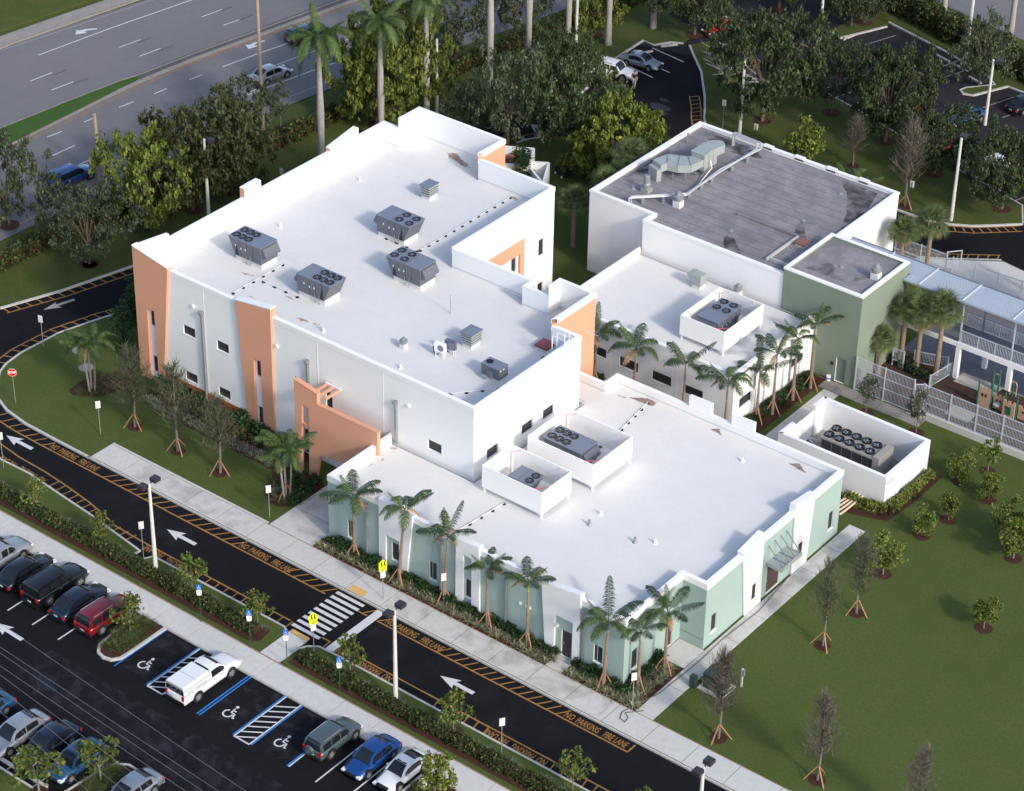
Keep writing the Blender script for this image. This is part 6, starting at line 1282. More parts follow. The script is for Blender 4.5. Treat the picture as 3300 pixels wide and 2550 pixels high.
broad('bushy', 46, 60, 1.0, 1.2, 1.35, .22, 'bright', .11, .3, .05, 'bark', hollow=.3, nlimb=6)
broad('pine', 60, 40, .8, 2.6, 2.9, .25, 'shrub', .12, .5, .06, 'bark', hollow=.2, nlimb=10)
def tree(key, x, y, h, r, label, name='tree', cat='tree', mulch=True, group=None, flat=1.0, off=(0,0)):
    out, rx, H = PROTO[key]; tm, me = random.choice(out)
    t = thing(name, label, cat, (x,y,0), random.uniform(0,6.28), group)
    s = r/rx; sz_ = h/H if key in ('wisp','young','youngfull','bushy','pine') else h/1.04
    a = link('trunk', tm, t); c = link('crown', me, t)
    for o in (a,c): o.scale = (s,s,sz_)
    if mulch: MB().prism(ngon(0,0,.62 if h<6 else .85,14),-.01,.03).build('mulch_ring','mulch',t)
    return t
# --- bare staked trees
def bare_mesh(n, leaf, dens=1.0):
    C = []; D = []; b = MB(); b.path([(0,0,-.1),(.02,.01,.5),(-.01,.0,1.0)],[.016,.011,.004],6)
    vs = []; fs = []
    for k in range(int(n)):
        z = .24+.74*(k/n); a = rng.random()*6.283; L = (.26*(1-((z-.24)/.8))**.75+.03)*(.7+.5*rng.random()); el = .9+.3*rng.random()
        tip = np.array([math.cos(a)*L, math.sin(a)*L, z+L*el*.9]); base = np.array([0,0,z])
        for j in range(9):
            q = base+(tip-base)*(.15+.8*j/9); dr = rng.normal(size=3)*.035+np.array([0,0,.03]); e = q+dr; w_ = np.array([.0019,.0014,0]) if j%2 else np.array([.0014,-.0019,0])
            i0 = len(vs); vs += [q-w_,q+w_,e+w_*.5,e-w_*.5]; fs.append((i0,i0+1,i0+2,i0+3))
        i0 = len(vs); w_ = np.array([-math.sin(a),math.cos(a),0])*.004; vs += [base-w_,base+w_,tip+w_*.4,tip-w_*.4]; fs.append((i0,i0+1,i0+2,i0+3))
        i0 = len(vs); w_ = np.array([0,0,.004]); vs += [base-w_,base+w_,tip+w_*.4,tip-w_*.4]; fs.append((i0,i0+1,i0+2,i0+3))
    me = npmesh('branches', np.array(vs), np.array(fs)); me.materials.append(LM[leaf]); tm = b.mesh('trunk'); tm.materials.append(M['bark_grey']); return tm, me
BARE = [bare_mesh(150,'twig'), bare_mesh(150,'twig2'), bare_mesh(170,'twig')]
def stakes(t, r, h, n=3, ph=.4):
    for k in range(n):
        a = ph+k*6.283/n; MB().bar((r*math.cos(a),r*math.sin(a),0),(.06*math.cos(a),.06*math.sin(a),h),.075,.05).build('stake','wood',t)
def bare(x, y, h, label, v=0, leaves=0, st=True, w_=1.0, ph=None):
    tm, me = BARE[v]; t = thing('bare_tree', label, 'tree', (x,y,0), random.uniform(0,6.28))
    a = link('trunk',tm,t); c = link('branches',me,t); 
    for o in (a,c): o.scale = (h*w_,h*w_,h)
    if leaves:
        p,_ = crown_pts(26,leaves,.13*h*w_,.13*h*w_,.34*h,.62*h,.22,.2); q = quads(p,.10,name='crown'); q.materials.append(LM['olive' if v==1 else 'oak2']); link('crown',q,t)
    MB().prism(ngon(0,0,.55,14),-.01,.03).build('mulch_ring','mulch',t)
    if st: stakes(t,.85,1.15,3,ph if ph is not None else random.uniform(0,2))
    return t
# --- feather palms
def frond_mesh(L, droop, leaf, n=34, width=.42, up=.9, curl=0.0, lw=.034):
    """one frond starting at origin heading +x"""
    vs = []; fs = []; N = 14; pts = []
    for i in range(N+1):
        t = i/N; pts.append(np.array([L*t*(1-.15*t*droop), 0, L*(up*t-droop*t*t)*.62]))
    P = lambda t: pts[min(int(t*N),N-1)]*(1-(t*N-min(int(t*N),N-1)))+pts[min(int(t*N),N-1)+1]*(t*N-min(int(t*N),N-1))
    for i in range(N):
        w_ = .022*(1-i/N)+.006; a, c = pts[i], pts[i+1]; i0 = len(vs); vs += [a+[0,-w_,0],a+[0,w_,0],c+[0,w_*.8,0],c+[0,-w_*.8,0]]; fs.append((i0,i0+1,i0+2,i0+3))
    for k in range(n):
        t = .12+.88*k/n; p = P(t); q = P(min(t+.03,1)); ax = (q-p); ax = ax/(np.linalg.norm(ax)+1e-9)
        ll = width*math.sin(math.pi*min(1,.12+t*.9))**.6*(.85+.3*rng.random())
        for s in (-1,1):
            d = np.array([.55,s*1.0,-.18+.35*curl+.25*rng.normal()*.5]); d[:] = d/np.linalg.norm(d); d = ax*d[0]+np.array([0,d[1],0])+np.array([0,0,d[2]])
            tip = p+d*ll+np.array([0,0,-.40*ll]); mid = p+d*ll*.5+np.array([0,0,.02]); w_ = ax*lw
            i0 = len(vs); vs += [p-w_*.5,p+w_*.5,mid+w_,mid-w_*.6]; fs.append((i0,i0+1,i0+2,i0+3))
            i0 = len(vs); vs += [mid-w_*.6,mid+w_,tip+w_*.2,tip-w_*.1]; fs.append((i0,i0+1,i0+2,i0+3))
    me = npmesh('frond', np.array(vs,float), np.array(fs)); me.materials.append(LM[leaf]); return me
FR = {'young': [frond_mesh(2.5,.95,'palm_dk',27,.50,1.45,lw=.05), frond_mesh(2.5,.5,'palm_dk',27,.46,1.75,lw=.05), frond_mesh(2.4,1.5,'palm',26,.48,1.25,lw=.05), frond_mesh(1.75,1.35,'palm_dry',30,.34,.7), frond_mesh(1.6,.1,'palm',30,.36,1.7)],
      'royal': [frond_mesh(3.6,1.9,'palm',80,.75,1.1,lw=.036), frond_mesh(3.5,1.3,'palm',80,.75,1.3,lw=.036), frond_mesh(3.4,2.6,'palm_dk',80,.7,.9,lw=.036), frond_mesh(3.0,.5,'palm',70,.55,1.8,lw=.036)],
      'areca': [frond_mesh(2.6,1.5,'palm',36,.5,1.2), frond_mesh(2.5,1.0,'palm',40,.55,1.6), frond_mesh(2.6,2.0,'palm_dk',40,.55,1.3), frond_mesh(2.0,1.5,'palm_dry',30,.36,.9)]}
def palm_head(t, z, seq, s=1.0, cx=0, cy=0, ph=0.0):
    """seq of (mesh, azimuth, scale)"""
    for me, a, k in seq:
        o = link('frond', me, t, loc=(cx,cy,z)); o.rotation_euler = (random.uniform(-.25,.25),random.uniform(-.12,.12),a+ph); o.scale = (k*s,)*3
def young_palm(x, y, h, label, tx=0, ty=0, dry=1, n=7, s=1.0, pale=False, ph=None):
    t = thing('staked_palm', label, 'palm', (x,y,0)); F = FR['young']
    b = MB(); b.path([(0,0,-.05),(tx*.3,ty*.3,h*.35),(tx*.7,ty*.7,h*.7),(tx,ty,h*.86)],[.15,.12,.085,.075],8); b.build('trunk','palm_brown',t)
    MB().path([(tx,ty,h*.855),(tx,ty,h)],[.08,.045],8).build('crownshaft','crownshaft' if pale else 'palm_grey',t)
    ph = random.uniform(0,6.28) if ph is None else ph; seq = []
    for k in range(n): seq.append((F[random.choice((0,0,2) if k%2 else (1,0,2))], ph+k*6.283/n+random.uniform(-.3,.3), random.uniform(.85,1.1)))
    seq.append((F[4],ph+1,.9)); seq.append((F[4],ph+3.6,.8))
    for k in range(dry): seq.append((F[3],ph+.5+k*2.2,random.uniform(.75,1.0)))
    palm_head(t,h-.02,seq,s,tx,ty)
    stakes(t,.75,1.25,3,random.uniform(-.5,.5)); return t
def royal(x, y, h, label, bulge=True):
    t = thing('royal_palm', label, 'palm', (x,y,0)); F = FR['royal']
    b = MB(); b.path([(0,0,-.05),(0,0,h*.18),(0,0,h*.45),(0,0,h*.62),(0,0,h*.86)],[.36,.27,.34,.26,.18],12); b.build('trunk','palm_grey',t)
    MB().path([(0,0,h*.86),(0,0,h*.93),(0,0,h)],[.19,.17,.09],10).build('crownshaft','crownshaft',t)
    ph = random.uniform(0,6.28); seq = [(F[k%3],ph+k*6.283/13+random.uniform(-.15,.15),random.uniform(.85,1.08)) for k in range(13)]+[(F[3],ph+k*2.1+.4,.9) for k in range(3)]+[(F[1],ph+k*1.6+.3,.9) for k in range(4)]
    palm_head(t,h,seq); return t
def areca(x, y, h, label, n=3, stk=False):
    t = thing('clump_palm', label, 'palm', (x,y,0)); F = FR['areca']
    for k in range(n):
        a = k*6.283/n+.4; r = .22; hh = h*random.uniform(.82,1.0); tx, ty = r*math.cos(a)*2.2, r*math.sin(a)*2.2
        MB().path([(r*math.cos(a),r*math.sin(a),-.05),(tx*.8,ty*.8,hh*.5),(tx,ty,hh)],[.09,.07,.055],8).build('trunk','palm_grey' if k else 'palm_brown',t)
        palm_head(t,hh,[(F[random.choice((0,1,2,0))],a+j*6.283/7+random.uniform(-.2,.2),random.uniform(.8,1.05)) for j in range(7)]+[(F[1],a+2,.8),(F[3],a+1,.8)],1.0,tx,ty)
    if stk: stakes(t,.8,1.2)
    return t
# --- fan palms
def fan_mesh(L, leaf, n=26):
    vs = []; fs = []
    def add(a,b,c,d):
        i0 = len(vs); vs.extend([np.array(v,float) for v in (a,b,c,d)]); fs.append((i0,i0+1,i0+2,i0+3))
    P = L*.52; add((0,-.02,0),(0,.02,0),(P,.015,P*.25),(P,-.015,P*.25)); c = np.array([P,0,P*.25])
    for k in range(n):
        a = -1.9+3.8*k/(n-1); R = L*.62*(1-.18*abs(a)/1.9)*(.9+.2*rng.random()); d = np.array([math.cos(a),math.sin(a),.1]); m = c+d*R*.6; tip = c+d*R+np.array([0,0,-.28*R]); w_ = np.array([-math.sin(a),math.cos(a),0])*.028
        add(c-w_*.2,c+w_*.2,m+w_,m-w_); add(m-w_,m+w_,tip+w_*.1,tip-w_*.1)
    me = npmesh('fan_leaf', np.array(vs), np.array(fs)); me.materials.append(LM[leaf]); return me
FAN = [fan_mesh(1.7,'sabal'), fan_mesh(1.55,'sabal'), fan_mesh(1.4,'palm_dry')]
def sabal(x, y, h, label, s=1.0, dry=4, ht=0):
    t = thing('fan_palm', label, 'palm', (x,y,0)); MB().path([(0,0,-.05),(0,0,h*.5),(0,0,h)],[.22,.18,.2],9).build('trunk','palm_brown',t)
    for k in range(34):
        el = 1.35-2.0*(k/34); a = k*2.4; me = FAN[k%2]
        o = link('fan_leaf', me, t, loc=(0,0,h-.05)); o.rotation_euler = (random.uniform(-.3,.3),-el,a); o.scale = (s*random.uniform(.85,1.1),)*3
    for k in range(dry):
        o = link('fan_leaf', FAN[2], t, loc=(0,0,h-.1)); o.rotation_euler = (random.uniform(-.3,.3),.95,k*6.28/max(dry,1)+.5); o.scale = (s*.9,)*3
    return t
# --- low plants
def tuft_mesh(n, L, leaf, w_=.022, spread=.9, name='blades'):
    vs = []; fs = []
    for k in range(n):
        a = rng.random()*6.283; e = .35+rng.random()*spread; l = L*(.7+.5*rng.random()); d = np.array([math.cos(a)*math.sin(e),math.sin(a)*math.sin(e),math.cos(e)]); b0 = np.array([rng.normal()*.05,rng.normal()*.05,0]); s = np.array([-math.sin(a),math.cos(a),0])*w_
        m = b0+d*l*.6; tip = b0+d*l+np.array([math.cos(a)*.12*l,math.sin(a)*.12*l,-.22*l])
        i0 = len(vs); vs += [b0-s*.6,b0+s*.6,m+s,m-s]; fs.append((i0,i0+1,i0+2,i0+3)); i0 = len(vs); vs += [m-s,m+s,tip+s*.1,tip-s*.1]; fs.append((i0,i0+1,i0+2,i0+3))
    me = npmesh(name, np.array(vs), np.array(fs)); me.materials.append(LM[leaf]); return me
TUFT = {'flax':[tuft_mesh(34,.62,'flax') for _ in range(3)], 'flax2':[tuft_mesh(34,.6,'flax2') for _ in range(3)], 'grassy':[tuft_mesh(70,.75,'grassy',.012) for _ in range(3)]}
def bush_mesh(leaf, r=.5, n=420, sz=.11, zs=1.1):
    p,_ = crown_pts(14, n//14, r*.7, r*.7, r*.62*zs, r*.75*zs, r*.35, .2); me = quads(p, sz, name='foliage'); me.materials.append(LM[leaf]); return me
BUSH = {'shrub':[bush_mesh('shrub') for _ in range(3)], 'hedge':[bush_mesh('hedge') for _ in range(3)], 'olive':[bush_mesh('olive',.5,420) for _ in range(2)]}
def plant(mesh, x, y, s, name, label, cat, group, z=0):
    o = link(name, mesh, None, loc=(x,y,z)); o.rotation_euler = (0,0,random.uniform(0,6.28)); o.scale = (s,s,s*random.uniform(.85,1.15)); tag(o,label,cat,group); return o
def flax_row(x0,x1,y0,y1,dx,rows,label,group,kind='flax',s=1.0,skip=lambda x,y:False):
    for j in range(rows):
        n = max(1,int(abs(x1-x0)/dx))
        for k in range(n+1):
            t = k/n; x = x0+(x1-x0)*t+random.uniform(-.12,.12)+(dx/2 if j%2 else 0); y = y0+(y1-y0)*t+j*.42+random.uniform(-.07,.07)
            if not skip(x,y): plant(random.choice(TUFT[kind]),x,y,s*random.uniform(.8,1.15),'spiky_plant',label,'plant',group)
def bush_row(x0,x1,y0,y1,dx,label,group,kind='shrub',s=1.0,skip=lambda x,y:False):
    L = math.hypot(x1-x0,y1-y0); n = max(1,int(L/dx))
    for k in range(n+1):
        t = k/n; x = x0+(x1-x0)*t+random.uniform(-.1,.1); y = y0+(y1-y0)*t+random.uniform(-.08,.08)
        if not skip(x,y): plant(random.choice(BUSH[kind]),x,y,s*random.uniform(.85,1.2),'shrub',label,'shrub',group)
def hedge(name, label, pts, w_, h, leaf, dens=330, sz=.13):
    t = thing(name, label, 'hedge', (0,0,0)); P = [np.array(p,float) for p in pts]; out = []
    for i in range(len(P)-1):
        L = np.linalg.norm(P[i+1]-P[i]); n = int(dens*L); u = rng.random(n); d = (P[i+1]-P[i])/L; nn = np.array([-d[1],d[0]])
        ang = rng.random(n)*math.pi; rr = .8+.2*rng.random(n); xx = np.cos(ang)*w_/2*rr*(1+.16*np.sin(u*L*2.1)); zz = (.15+np.abs(np.sin(ang))**.55*.85)*h*rr*(1+.10*np.sin(u*L*1.7+1))
        zz = np.where(rng.random(n)<.45, rng.random(n)*zz, zz); base = P[i][None,:]+d[None,:]*(u*L)[:,None]+nn[None,:]*xx[:,None]; out.append(np.column_stack([base,zz]))
    me = quads(np.vstack(out), sz, name='foliage'); me.materials.append(LM[leaf]); link('foliage', me, t)
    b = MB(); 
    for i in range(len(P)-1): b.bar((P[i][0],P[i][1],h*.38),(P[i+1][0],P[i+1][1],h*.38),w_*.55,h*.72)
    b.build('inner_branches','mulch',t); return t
hedge('hedge','long dark hedge beside the highway, behind the loop road',[(-59.6,8),(-59.3,19.6),(-58.6,27),(-56.9,38),(-56.2,50),(-54.2,60),(-53.2,68),(-52.2,74),(-51.6,81),(-50.0,89),(-48,98)],1.5,1.5,'hedge',240,.2)
hedge('tall_hedge','tall dense hedge along the back street at the top right',[(-45,110),(-34,104.9),(-28,103.6),(-21.5,101.5),(-11.4,98.4),(0,94.6),(12,90)],2.4,2.7,'hedge',420,.2)
hedge('hedge','clipped hedge strip left of the ramp, between road and car park',[(-46,-9.6),(-28,-9.6),(-19,-9.6),(-10.6,-9.6)],.95,.85,'hedge',330,.13)
hedge('hedge','clipped hedge strip right of the ramp, between road and car park',[(-6.5,-9.6),(0,-9.65),(9,-9.65),(20,-9.65),(30,-9.65)],.95,.85,'hedge',330,.13)
for x0,x1 in ((-46,-10.6),(-5.9,30)): flax_row(x0,x1,-8.95,-8.95,.62,1,'grey-green spiky plant on the road side of the clipped hedge','spiky plants along the clipped hedges','flax2',.85,skip=lambda x,y: random.random()<.25)
hedge('hedge','low hedge along the white wing behind the palms',[(.95,30.6),(1.05,35),(1.1,40.4)],.9,.8,'shrub',330,.12)
hedge('hedge','low green hedge round the near corner of the chiller yard',[(11.6,28.2),(13.2,28.2),(14.9,28.7),(15.0,31),(15.0,34.6)],.75,.8,'bright',300,.12)
# planting in the front beds
flax_row(-13.8,6.0,.22,.2,.62,2,'variegated spiky plant in the bed along the mint wall','spiky plants along the mint wall')
bush_row(-13.5,-9.4,1.0,.95,.55,'dark green shrub against the mint wall','dark shrubs along the mint wall'); bush_row(-9.0,6.0,1.0,.95,.55,'dark green shrub against the mint wall','dark shrubs along the mint wall',s=.95)
flax_row(7.9,13.0,.15,.12,.58,2,'variegated spiky plant in the corner bed','spiky plants in the corner bed'); flax_row(12.9,12.95,.9,4.9,.58,1,'variegated spiky plant in the corner bed','spiky plants in the corner bed')
for k in range(8): plant(random.choice(TUFT['flax']),12.9+random.uniform(-.15,.15),.8+k*.55,1.0,'spiky_plant','variegated spiky plant in the corner bed','plant','spiky plants in the corner bed'); plant(random.choice(TUFT['flax']),12.35+random.uniform(-.15,.15),1.0+k*.5,.95,'spiky_plant','variegated spiky plant in the corner bed','plant','spiky plants in the corner bed')
bush_row(8.0,11.9,1.0,.95,.6,'dark green shrub against the corner of the mint building','dark shrubs at the mint corner'); bush_row(11.9,11.85,1.2,5.0,.6,'dark green shrub against the corner of the mint building','dark shrubs at the mint corner')
# left bed
flax_row(-36.4,-23.0,5.45,5.2,.62,2,'grey-green spiky plant in the bed in front of the two-storey building','spiky plants in the left bed','flax2'); 
bush_row(-36.5,-22.3,7.5,7.4,.75,'dark green shrub at the foot of the two-storey building','shrubs at the foot of the two-storey wall',s=1.35); bush_row(-35.8,-23,6.6,6.5,1.3,'olive shrub in the bed in front of the two-storey building','olive shrubs in the left bed','olive',1.3)
for k in range(46):
    a = random.uniform(0,6.28); r = math.sqrt(random.random()); plant(random.choice(TUFT['flax2' if k%2 else 'grassy']),-19.9+1.6*r*math.cos(a),3.9+1.7*r*math.sin(a),.8,'spiky_plant','spiky plant at the foot of the clump palm by the entrance','plant','plants round the entrance clump palm')
bush_row(-21.2,-18.6,5.6,3.4,.6,'dark shrub beside the entrance archway','shrubs beside the entrance archway'); bush_row(-18.9,-18.6,5.6,2.9,.6,'dark shrub beside the entrance archway','shrubs beside the entrance archway')
for k in range(30):
    a = random.uniform(0,6.28); r = math.sqrt(random.random()); plant(random.choice(TUFT['grassy']),-40.5+1.4*r*math.cos(a),4.9+2.0*r*math.sin(a),.62,'spiky_plant','low green spiky plant round the left clump palm','plant','plants round the left clump palm')
for k in range(34): plant(random.choice(TUFT['grassy']),random.uniform(-17.5,-16.1),random.uniform(-16.9,-13.2),random.uniform(.8,1.15),'grass_clump','ornamental grass clump in the car park island','grass','ornamental grasses in the island')
for k in range(28): plant(random.choice(TUFT['grassy']),random.uniform(-9.1,-7.0),random.uniform(-29,-24.6),random.uniform(.7,1.1),'grass_clump','grass clump in the lower left island','grass','grasses in the lower island')
for k in range(14): plant(random.choice(TUFT['grassy']),random.uniform(7.1,9.1),random.uniform(-16.9,-13.4),random.uniform(.7,1.1),'grass_clump','grass clump in the island by the white coupe','grass','grasses in the island by the coupe')
bush_row(5.0,8.8,46.6,45.6,.7,'dark shrub under the sabal palms','shrubs under the sabal palms',s=1.1)
bush_row(-15.6,-13.8,32.6,29.6,.9,'olive shrub in the gap beside the white wing','olive shrubs beside the white wing','olive',1.6); bush_row(-16.6,-16.9,34,43,1.1,'olive shrub in the gap beside the white wing','olive shrubs beside the white wing','olive',1.5)
bush_row(-12.5,-9.5,29.6,29.6,.8,'dark shrub behind the parapet by the awning','shrubs by the awning')
bush_row(-14.0,-4.0,60.2,60.2,1.3,'palm-like shrub behind the grey roof','shrubs behind the grey roof','hedge',1.2)
# palms
O = 'staked palm by the mint wall, '
for (v,l,tt,dr,sc) in (((-11.05,0.82,5.21),O+'leftmost, beside the entrance walk',(0,0),1,1.0),((-6.82,0.54,6.40),O+'leaning, with a hanging brown frond, beside the crossing sign',(.5,.1),2,1.0),((-3.10,0.85,5.74),O+'with bronze drooping fronds, behind the notice sign',(.25,.1),3,.95),((0.81,0.69,4.78),O+'with one dead grey upright frond',(-.1,0),1,.85),((4.11,0.73,5.35),O+'rightmost before the brown door, with pale yellow-green fronds',(0,0),1,.95),
                       ((10.47,0.59,5.30),'big staked palm left of the mint corner, arching over the sign',(.1,.1),1,1.1),((12.33,1.82,4.76),'smaller dark staked palm at the mint corner between two others',(0,0),1,.8),((12.59,4.44,4.85),'staked palm in front of the brown side door at the mint corner',(0,0),1,1.05)):
    x,y,h = v; young_palm(x,y,h,l,tt[0],tt[1],dr,s=sc,pale='yellow' in l)
for (x,y,h,l,dr,sc) in ((-11.3,29.0,4.5,'palm close beside the peach wall, leftmost in the row by the white wing',1,1.0),(-7.6,29.0,4.75,'palm with a drooping tan frond in front of the second strip window',2,1.15),(-3.1,29.0,5.2,'palm left of the white screen on the wing, in front of the third window',0,1.0),(.5,29.3,5.0,'palm in front of the near corner of the white wing',1,1.15)):
    young_palm(x,y,h,l,0,0,dr,s=sc,pale=True)
for (v,l,dr) in (((1.10,32.71,4.35),'palm just past the wing corner with an orange-tinted frond',1),((1.54,34.23,5.40),'palm with yellowish crown in the hedge bed beside the wing, second past the corner',1),((1.69,36.82,5.56),'palm with three stakes in the hedge bed, between two others by the wing',1),((1.87,39.09,5.77),'palm nearest the sage tower in the hedge bed',1)):
    x,y,h = v; young_palm(x,y,h,l,0,0,dr,s=.95)
RL = 'royal palm with a pale trunk, '
for x,y,h,l in ((-50.2,41.2,None,RL+'leftmost, its crown over the silver highway car'),(-49.6,48.5,None,RL+'second from the left with a full bright crown'),(-49.4,54.6,None,RL+'third, its crown against the big leafy trees'),(-47.6,61.6,17,RL+'fourth, rising out of the top of the picture'),(-48.9,69.1,17,RL+'fifth, right of the wispy tree at the top'),(-48.6,75.0,17,RL+'sixth, behind the middle oak'),(-46.4,78.6,17,RL+'seventh, next to the slim white pole'),(-45.2,84.5,17,RL+'eighth, alone on the back lawn with a mulch ring'),(-24.2,104.9,15,RL+'by the back street at the top right'),(-17.0,105.6,15,RL+'darker, furthest right by the back street')):
    if h is None:
        h = {-50.2:13.07,-49.6:12.02,-49.4:12.61}[x]
    royal(x,y,h,l)
areca(-40.32,3.97,4.5,'triple-trunk clump palm on the left lawn near the loop road'); areca(-19.43,3.03,4.6,'staked triple-trunk clump palm by the entrance walk',3,True)
SB = 'sabal fan palm '
for x,y,h,l,s,dr in ((*(9.02,45.09),5.2,SB+'beside the sage tower, partly hidden, leftmost of the courtyard group',.85,3),(6.9,46.4,5.4,SB+'with the big round crown in the middle of the courtyard group',1.1,6),(8.4,46.9,5.9,SB+'rightmost of the courtyard group with orange dead leaves',1.05,6),(4.8,44.2,3.1,SB+'short, low against the tower with yellow lower leaves',.85,4),
                     (-.6,56.2,5.4,SB+'with brown skirt behind the tower, left one of the pair',.9,5),(.7,58.4,5.6,SB+'right one of the pair behind the tower',1.05,2),(8.9,62.5,6.2,SB+'cut off by the right edge by the drop-off',1.0,3),(12.2,60.0,5.0,SB+'lower one at the right edge by the walkway roof',.9,3),
                     (-25.27,44.83,4.3,SB+'front one between the two big buildings',.95,0),(-19.6,47.0,5.6,SB+'back one between the buildings, close to the grey-roofed wall',1.0,0),(-20.4,51.5,6.2,SB+'furthest one between the buildings, under the yellow-green tree',1.05,0)):
    if l.startswith(SB+'beside'): x, y = 5.6, 46.2
    if l.startswith(SB+'back') or l.startswith(SB+'furthest'): x -= 4.0
    sabal(x,y,h,l,s,dr)
# trees: (kind, base x,y, height, crown radius, label)
TR = [('bright',*(-54.77,24.69),8.4,4.2,'bright green leafy tree at the front left of the two-storey building'),
 ('olive',*(-54.16,29.08),8.6,4.6,'dark olive tree behind the single lamp post'),
 ('olive',*(-53.92,33.43),8.0,3.6,'dark brownish tree right of the single lamp post, over the hedge'),
 ('oakwisp',*(-54.33,17.08),7.2,3.9,'wispy grey-green tree with drooping branches on the back left lawn'),
 ('oakwisp',*(-64.29,17.31),8.2,3.8,'wispy tree cut off by the left edge beside the highway'),
 ('wisp',*(-61.48,19.65),5.2,1.1,'thin young wispy tree by the highway kerb on the left'),
 ('oakwisp',*(-60.10,41.64),5.6,3.2,'sparse tree at the foot of the tan pole by the highway'),
 ('wisp',*(-58.73,45.10),4.6,.9,'thin bare sapling beside the leftmost royal palm'),
 ('bright',*(-52.51,51.18),9.0,4.4,'big leafy tree behind the second and third royal palms'),
 ('bright',*(-52.57,53.78),9.6,4.8,'large leafy tree right of the third royal palm'),
 ('bright',-54.5,56.0,8.6,4.3,'leafy tree at the back of the royal palm group, near the highway'),
 ('oakwisp',*(-55.90,66.61),7.4,3.8,'open-crowned oak by the highway past the leafy group'),
 ('oakwisp',*(-54.56,74.48),7.0,3.8,'open multi-stem tree at the hedge, top centre'),
 ('oakwisp',*(-40.91,55.85),8.6,3.6,'grey-green tree over the loop road stop bar'),
 ('oakwisp',*(-44.79,55.60),5.0,2.4,'small wispy tree just behind the back corner of the high roof'),
 ('oak',*(-35.11,58.33),9.4,4.3,'large dark oak hiding the white cars'),
 ('oak',*(-42.69,65.99),7.2,3.4,'dark oak behind the loop road, beneath the royal palm trunks'),
 ('yellow',*(-30.28,57.55),7.0,4.0,'dense yellow-green tree left of the grey-roofed building'),
 ('yellow',*(-31.42,55.48),4.2,2.3,'lower yellow-green tree in front of the dense one'),
 ('bright',*(-48.65,79.43),6.6,2.8,'bright green tree at the top centre by the hedge'),
 ('oak',*(-41.11,85.75),6.6,3.6,'dark oak at the top beyond the silver coupe'),
 ('oak',-38.2,96.5,6.8,3.6,'dark oak at the top edge left of the car park kerb'),
 ('oak',*(-25.83,74.57),11.0,5.6,'massive spreading oak with bare dead limbs on its left side'),
 ('oakwisp',*(-21.75,80.04),6.6,2.2,'slender tall oak right of the massive oak'),
 ('oak',*(-14.94,78.28),9.6,4.2,'big oak in the middle of the rear car park edge'),
 ('oak',-30.4,97.6,6.6,3.2,'oak in the car park island at the top'),
 ('oakwisp',*(-29.80,99.04),6,2.4,'leaning tree at the top edge by the car park kerb'),
 ('oakwisp',*(-14.04,94.00),6.4,3.3,'small oak on the rounded grass island at the upper right'),
 ('oak',*(-8.34,75.72),6.2,3.4,'oak on the back lawn left of the tall lamp post'),
 ('oak',*(-0.61,73.88),7.6,4.0,'oak on the back lawn at the right edge'),
 ('youngfull',*(-17.75,68.74),4.6,1.7,'bright young tree on the back lawn beyond the grey roof'),
 ('young',*(-31.84,-9.46),3.2,1.0,'young tree with a few orange leaves, leftmost in the hedge strip'),
 ('young',*(-25.67,-9.18),3.1,.95,'young tree in the hedge strip just left of the twin lamp'),
 ('young',*(-16.95,-9.09),3.5,1.2,'young tree in the hedge strip right of the twin lamp'),
 ('young',*(-11.11,-8.89),3.3,1.2,'young tree in the hedge strip nearest the ramp on the left'),
 ('young',*(-2.97,-8.84),3.6,1.1,'young tree beside the stop bar, right of the ramp'),
 ('young',*(5.72,-8.91),3.7,1.2,'young tree in front of the right-hand lane arrow'),
 ('young',*(14.94,-8.67),3.8,1.2,'young tree in the hedge strip near the bottom'),
 ('young',*(20.42,-8.81),3.8,1.1,'young tree top at the very bottom edge'),
 ('young',*(-16.98,-14.89),3.6,1.2,'young tree in the car park island beside the red car'),
 ('young',*(-8.15,-26.08),4.0,1.55,'yellow-green young tree on the lower left island'),
 ('young',*(-10.30,-29.18),3.8,1.9,'sparse young tree in front of the lower row of cars'),
 ('youngfull',*(8.78,-14.40),3.6,1.0,'young tree beside the white coupe at the bottom edge'),
 ('pine',*(-42.60,9.49),4.6,.8,'dark upright conifer on the lawn by the loop road'),
 ('pine',*(-43.63,11.83),5.2,.9,'dark conifer against the left corner of the two-storey building'),
 ('pine',-34.9,50.2,4.4,1.0,'dark conifer at the corner of the bin yard'),
 ('youngfull',*(18.33,22.39),2.9,1.3,'round bright young tree on the right lawn near the side pavement'),
 ('youngfull',*(26.65,21.56),2.4,.95,'dark round young tree with a pale mulch ring on the right lawn'),
 ('youngfull',*(24.45,29.74),3.0,1.35,'young tree at the right edge of the lawn'),
 ('bushy',*(16.95,35.56),2.8,.95,'bushy bright young tree behind the chiller yard corner'),
 ('young',*(17.92,37.93),3.4,1.0,'sparse young tree against the knee wall'),
 ('bushy',*(19.67,34.83),2.6,.8,'small bushy tree below the sparse one on the right lawn'),
 ('youngfull',*(18.68,30.83),2.1,.75,'dim young tree with a dark mulch ring on the right lawn'),
 ('bushy',*(18.15,28.00),2.4,.8,'bushy young tree on the lawn between the yard and the pavement'),
 ('youngfull',*(23.30,31.74),3.0,1.3,'wide young tree at the right edge below the fence'),
 ('wisp',*(6.95,38.89),3.5,.7,'wispy sapling in front of the tall fence panel'),
 ('wisp',*(11.26,38.98),3.9,.8,'wispy sapling at the gap between the two tall fences')]
GAP = 0
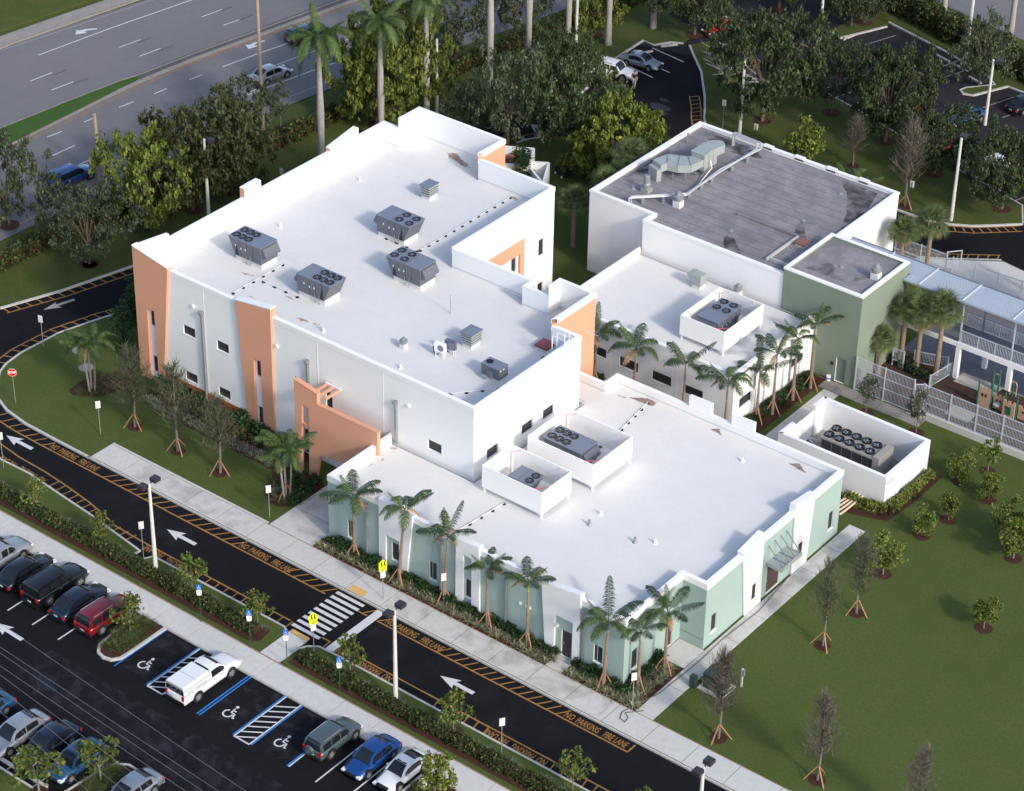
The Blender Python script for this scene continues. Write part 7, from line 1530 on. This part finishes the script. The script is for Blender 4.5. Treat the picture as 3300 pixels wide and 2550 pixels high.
for k,x,y,h,r,l in TR:
    if k == 'young': h, r = h*.94, r*.80
    tree(k,x,y,h,r,l,name={'oak':'oak_tree','oakwisp':'oak_tree','bright':'leafy_tree','yellow':'leafy_tree','olive':'leafy_tree','pine':'conifer'}.get(k,'young_tree'),mulch=not(k in('yellow','pine') or 'hedge strip' in l or 'island' in l))
# dead limbs of the massive oak
for r_ in [o for o in col.objects if o.get('label','').startswith('massive spreading oak')]:
    r_.rotation_euler = (0,0,0); b = MB()
    for k in range(16):
        a = math.pi+.55+random.uniform(-.55,.55); p = Vector((math.cos(a)*3.0,math.sin(a)*3.0,4.4+random.uniform(0,1.4))); q = p+Vector((math.cos(a+random.uniform(-.7,.7))*2.6,math.sin(a+random.uniform(-.7,.7))*2.6,random.uniform(.2,1.6)))
        b.path([(0,0,4.0),p,q],[.10,.055,.015],5)
        for j in range(5):
            m = p.lerp(q,random.random()); b.path([m,m+Vector((random.uniform(-.8,.3),random.uniform(-.6,.6),random.uniform(.1,.7)))],[.02,.006],4)
    b.build('dead_limb','kerb',r_)
for v,l,vv,lv,w_ in (((-34.29,2.54,6.85),'bare staked tree, first on the left lawn',1,8,1.1),((-29.58,2.31,7.39),'bare staked tree, second on the left lawn, in front of the rust band',1,14,1.05),((-25.26,2.25,6.56),'bare staked tree, third on the left lawn, nearest the entrance walk',1,12,1.05),
   ((19.07,1.15,6.97),'bare staked tree on the right lawn beside the green transformer',2,5,.8),((25.99,1.78,6.79),'grey bare staked tree near the bottom of the right lawn',2,0,.75),((19.26,13.14,7.01),'bare staked tree with two upright stakes on the right lawn',1,5,.75),((19.20,17.54,6.37),'bare staked tree closest to the side pavement corner',1,10,.95),((32.86,1.80,6.27),'faint bare tree cut off by the bottom edge of the right lawn',2,0,.8),
   ((-14.69,72.35,4.80),'bare conical tree on the back lawn, the shorter of two',0,0,1.1),((-7.26,68.84,8.21),'tall bare conical staked tree at the corner of the grey-roofed building',0,0,.85)):
    x,y,h = v; bare(x,y,h,l,vv,lv,st='shorter' not in l,w_=w_)
t = thing('dead_shrub','small reddish-brown dead shrub beside the bin yard','shrub',(-35.3,49.9,0)); p,_ = crown_pts(14,26,.45,.45,.7,1.5,.2,.2); me = quads(p,.12,name='foliage'); me.materials.append(LM['palm_dry']); link('foliage',me,t)
for x,y in ((-54.20,16.99),(-45.22,7.33),(-43.04,5.92)):
    o = MB().prism(ngon(x,y,.6,14),-.01,.03).build('mulch_ring','concrete_dark',kind='structure')
# palm-leaf shrubs peeping over the grey roof
for x,y in ((-12.5,61),(-9.2,61.4),(-7.4,61.2)):
    t = thing('low_palm','small palm clump peeping over the back edge of the grey roof','palm',(x,y,0),0,'small palms behind the grey roof'); palm_head(t,4.6 if x<-12 else 5.2,[(FR['areca'][k%2],k*.9,.8) for k in range(7)]); MB().path([(0,0,0),(0,0,5.0)],.07,6).build('trunk','palm_brown',t)
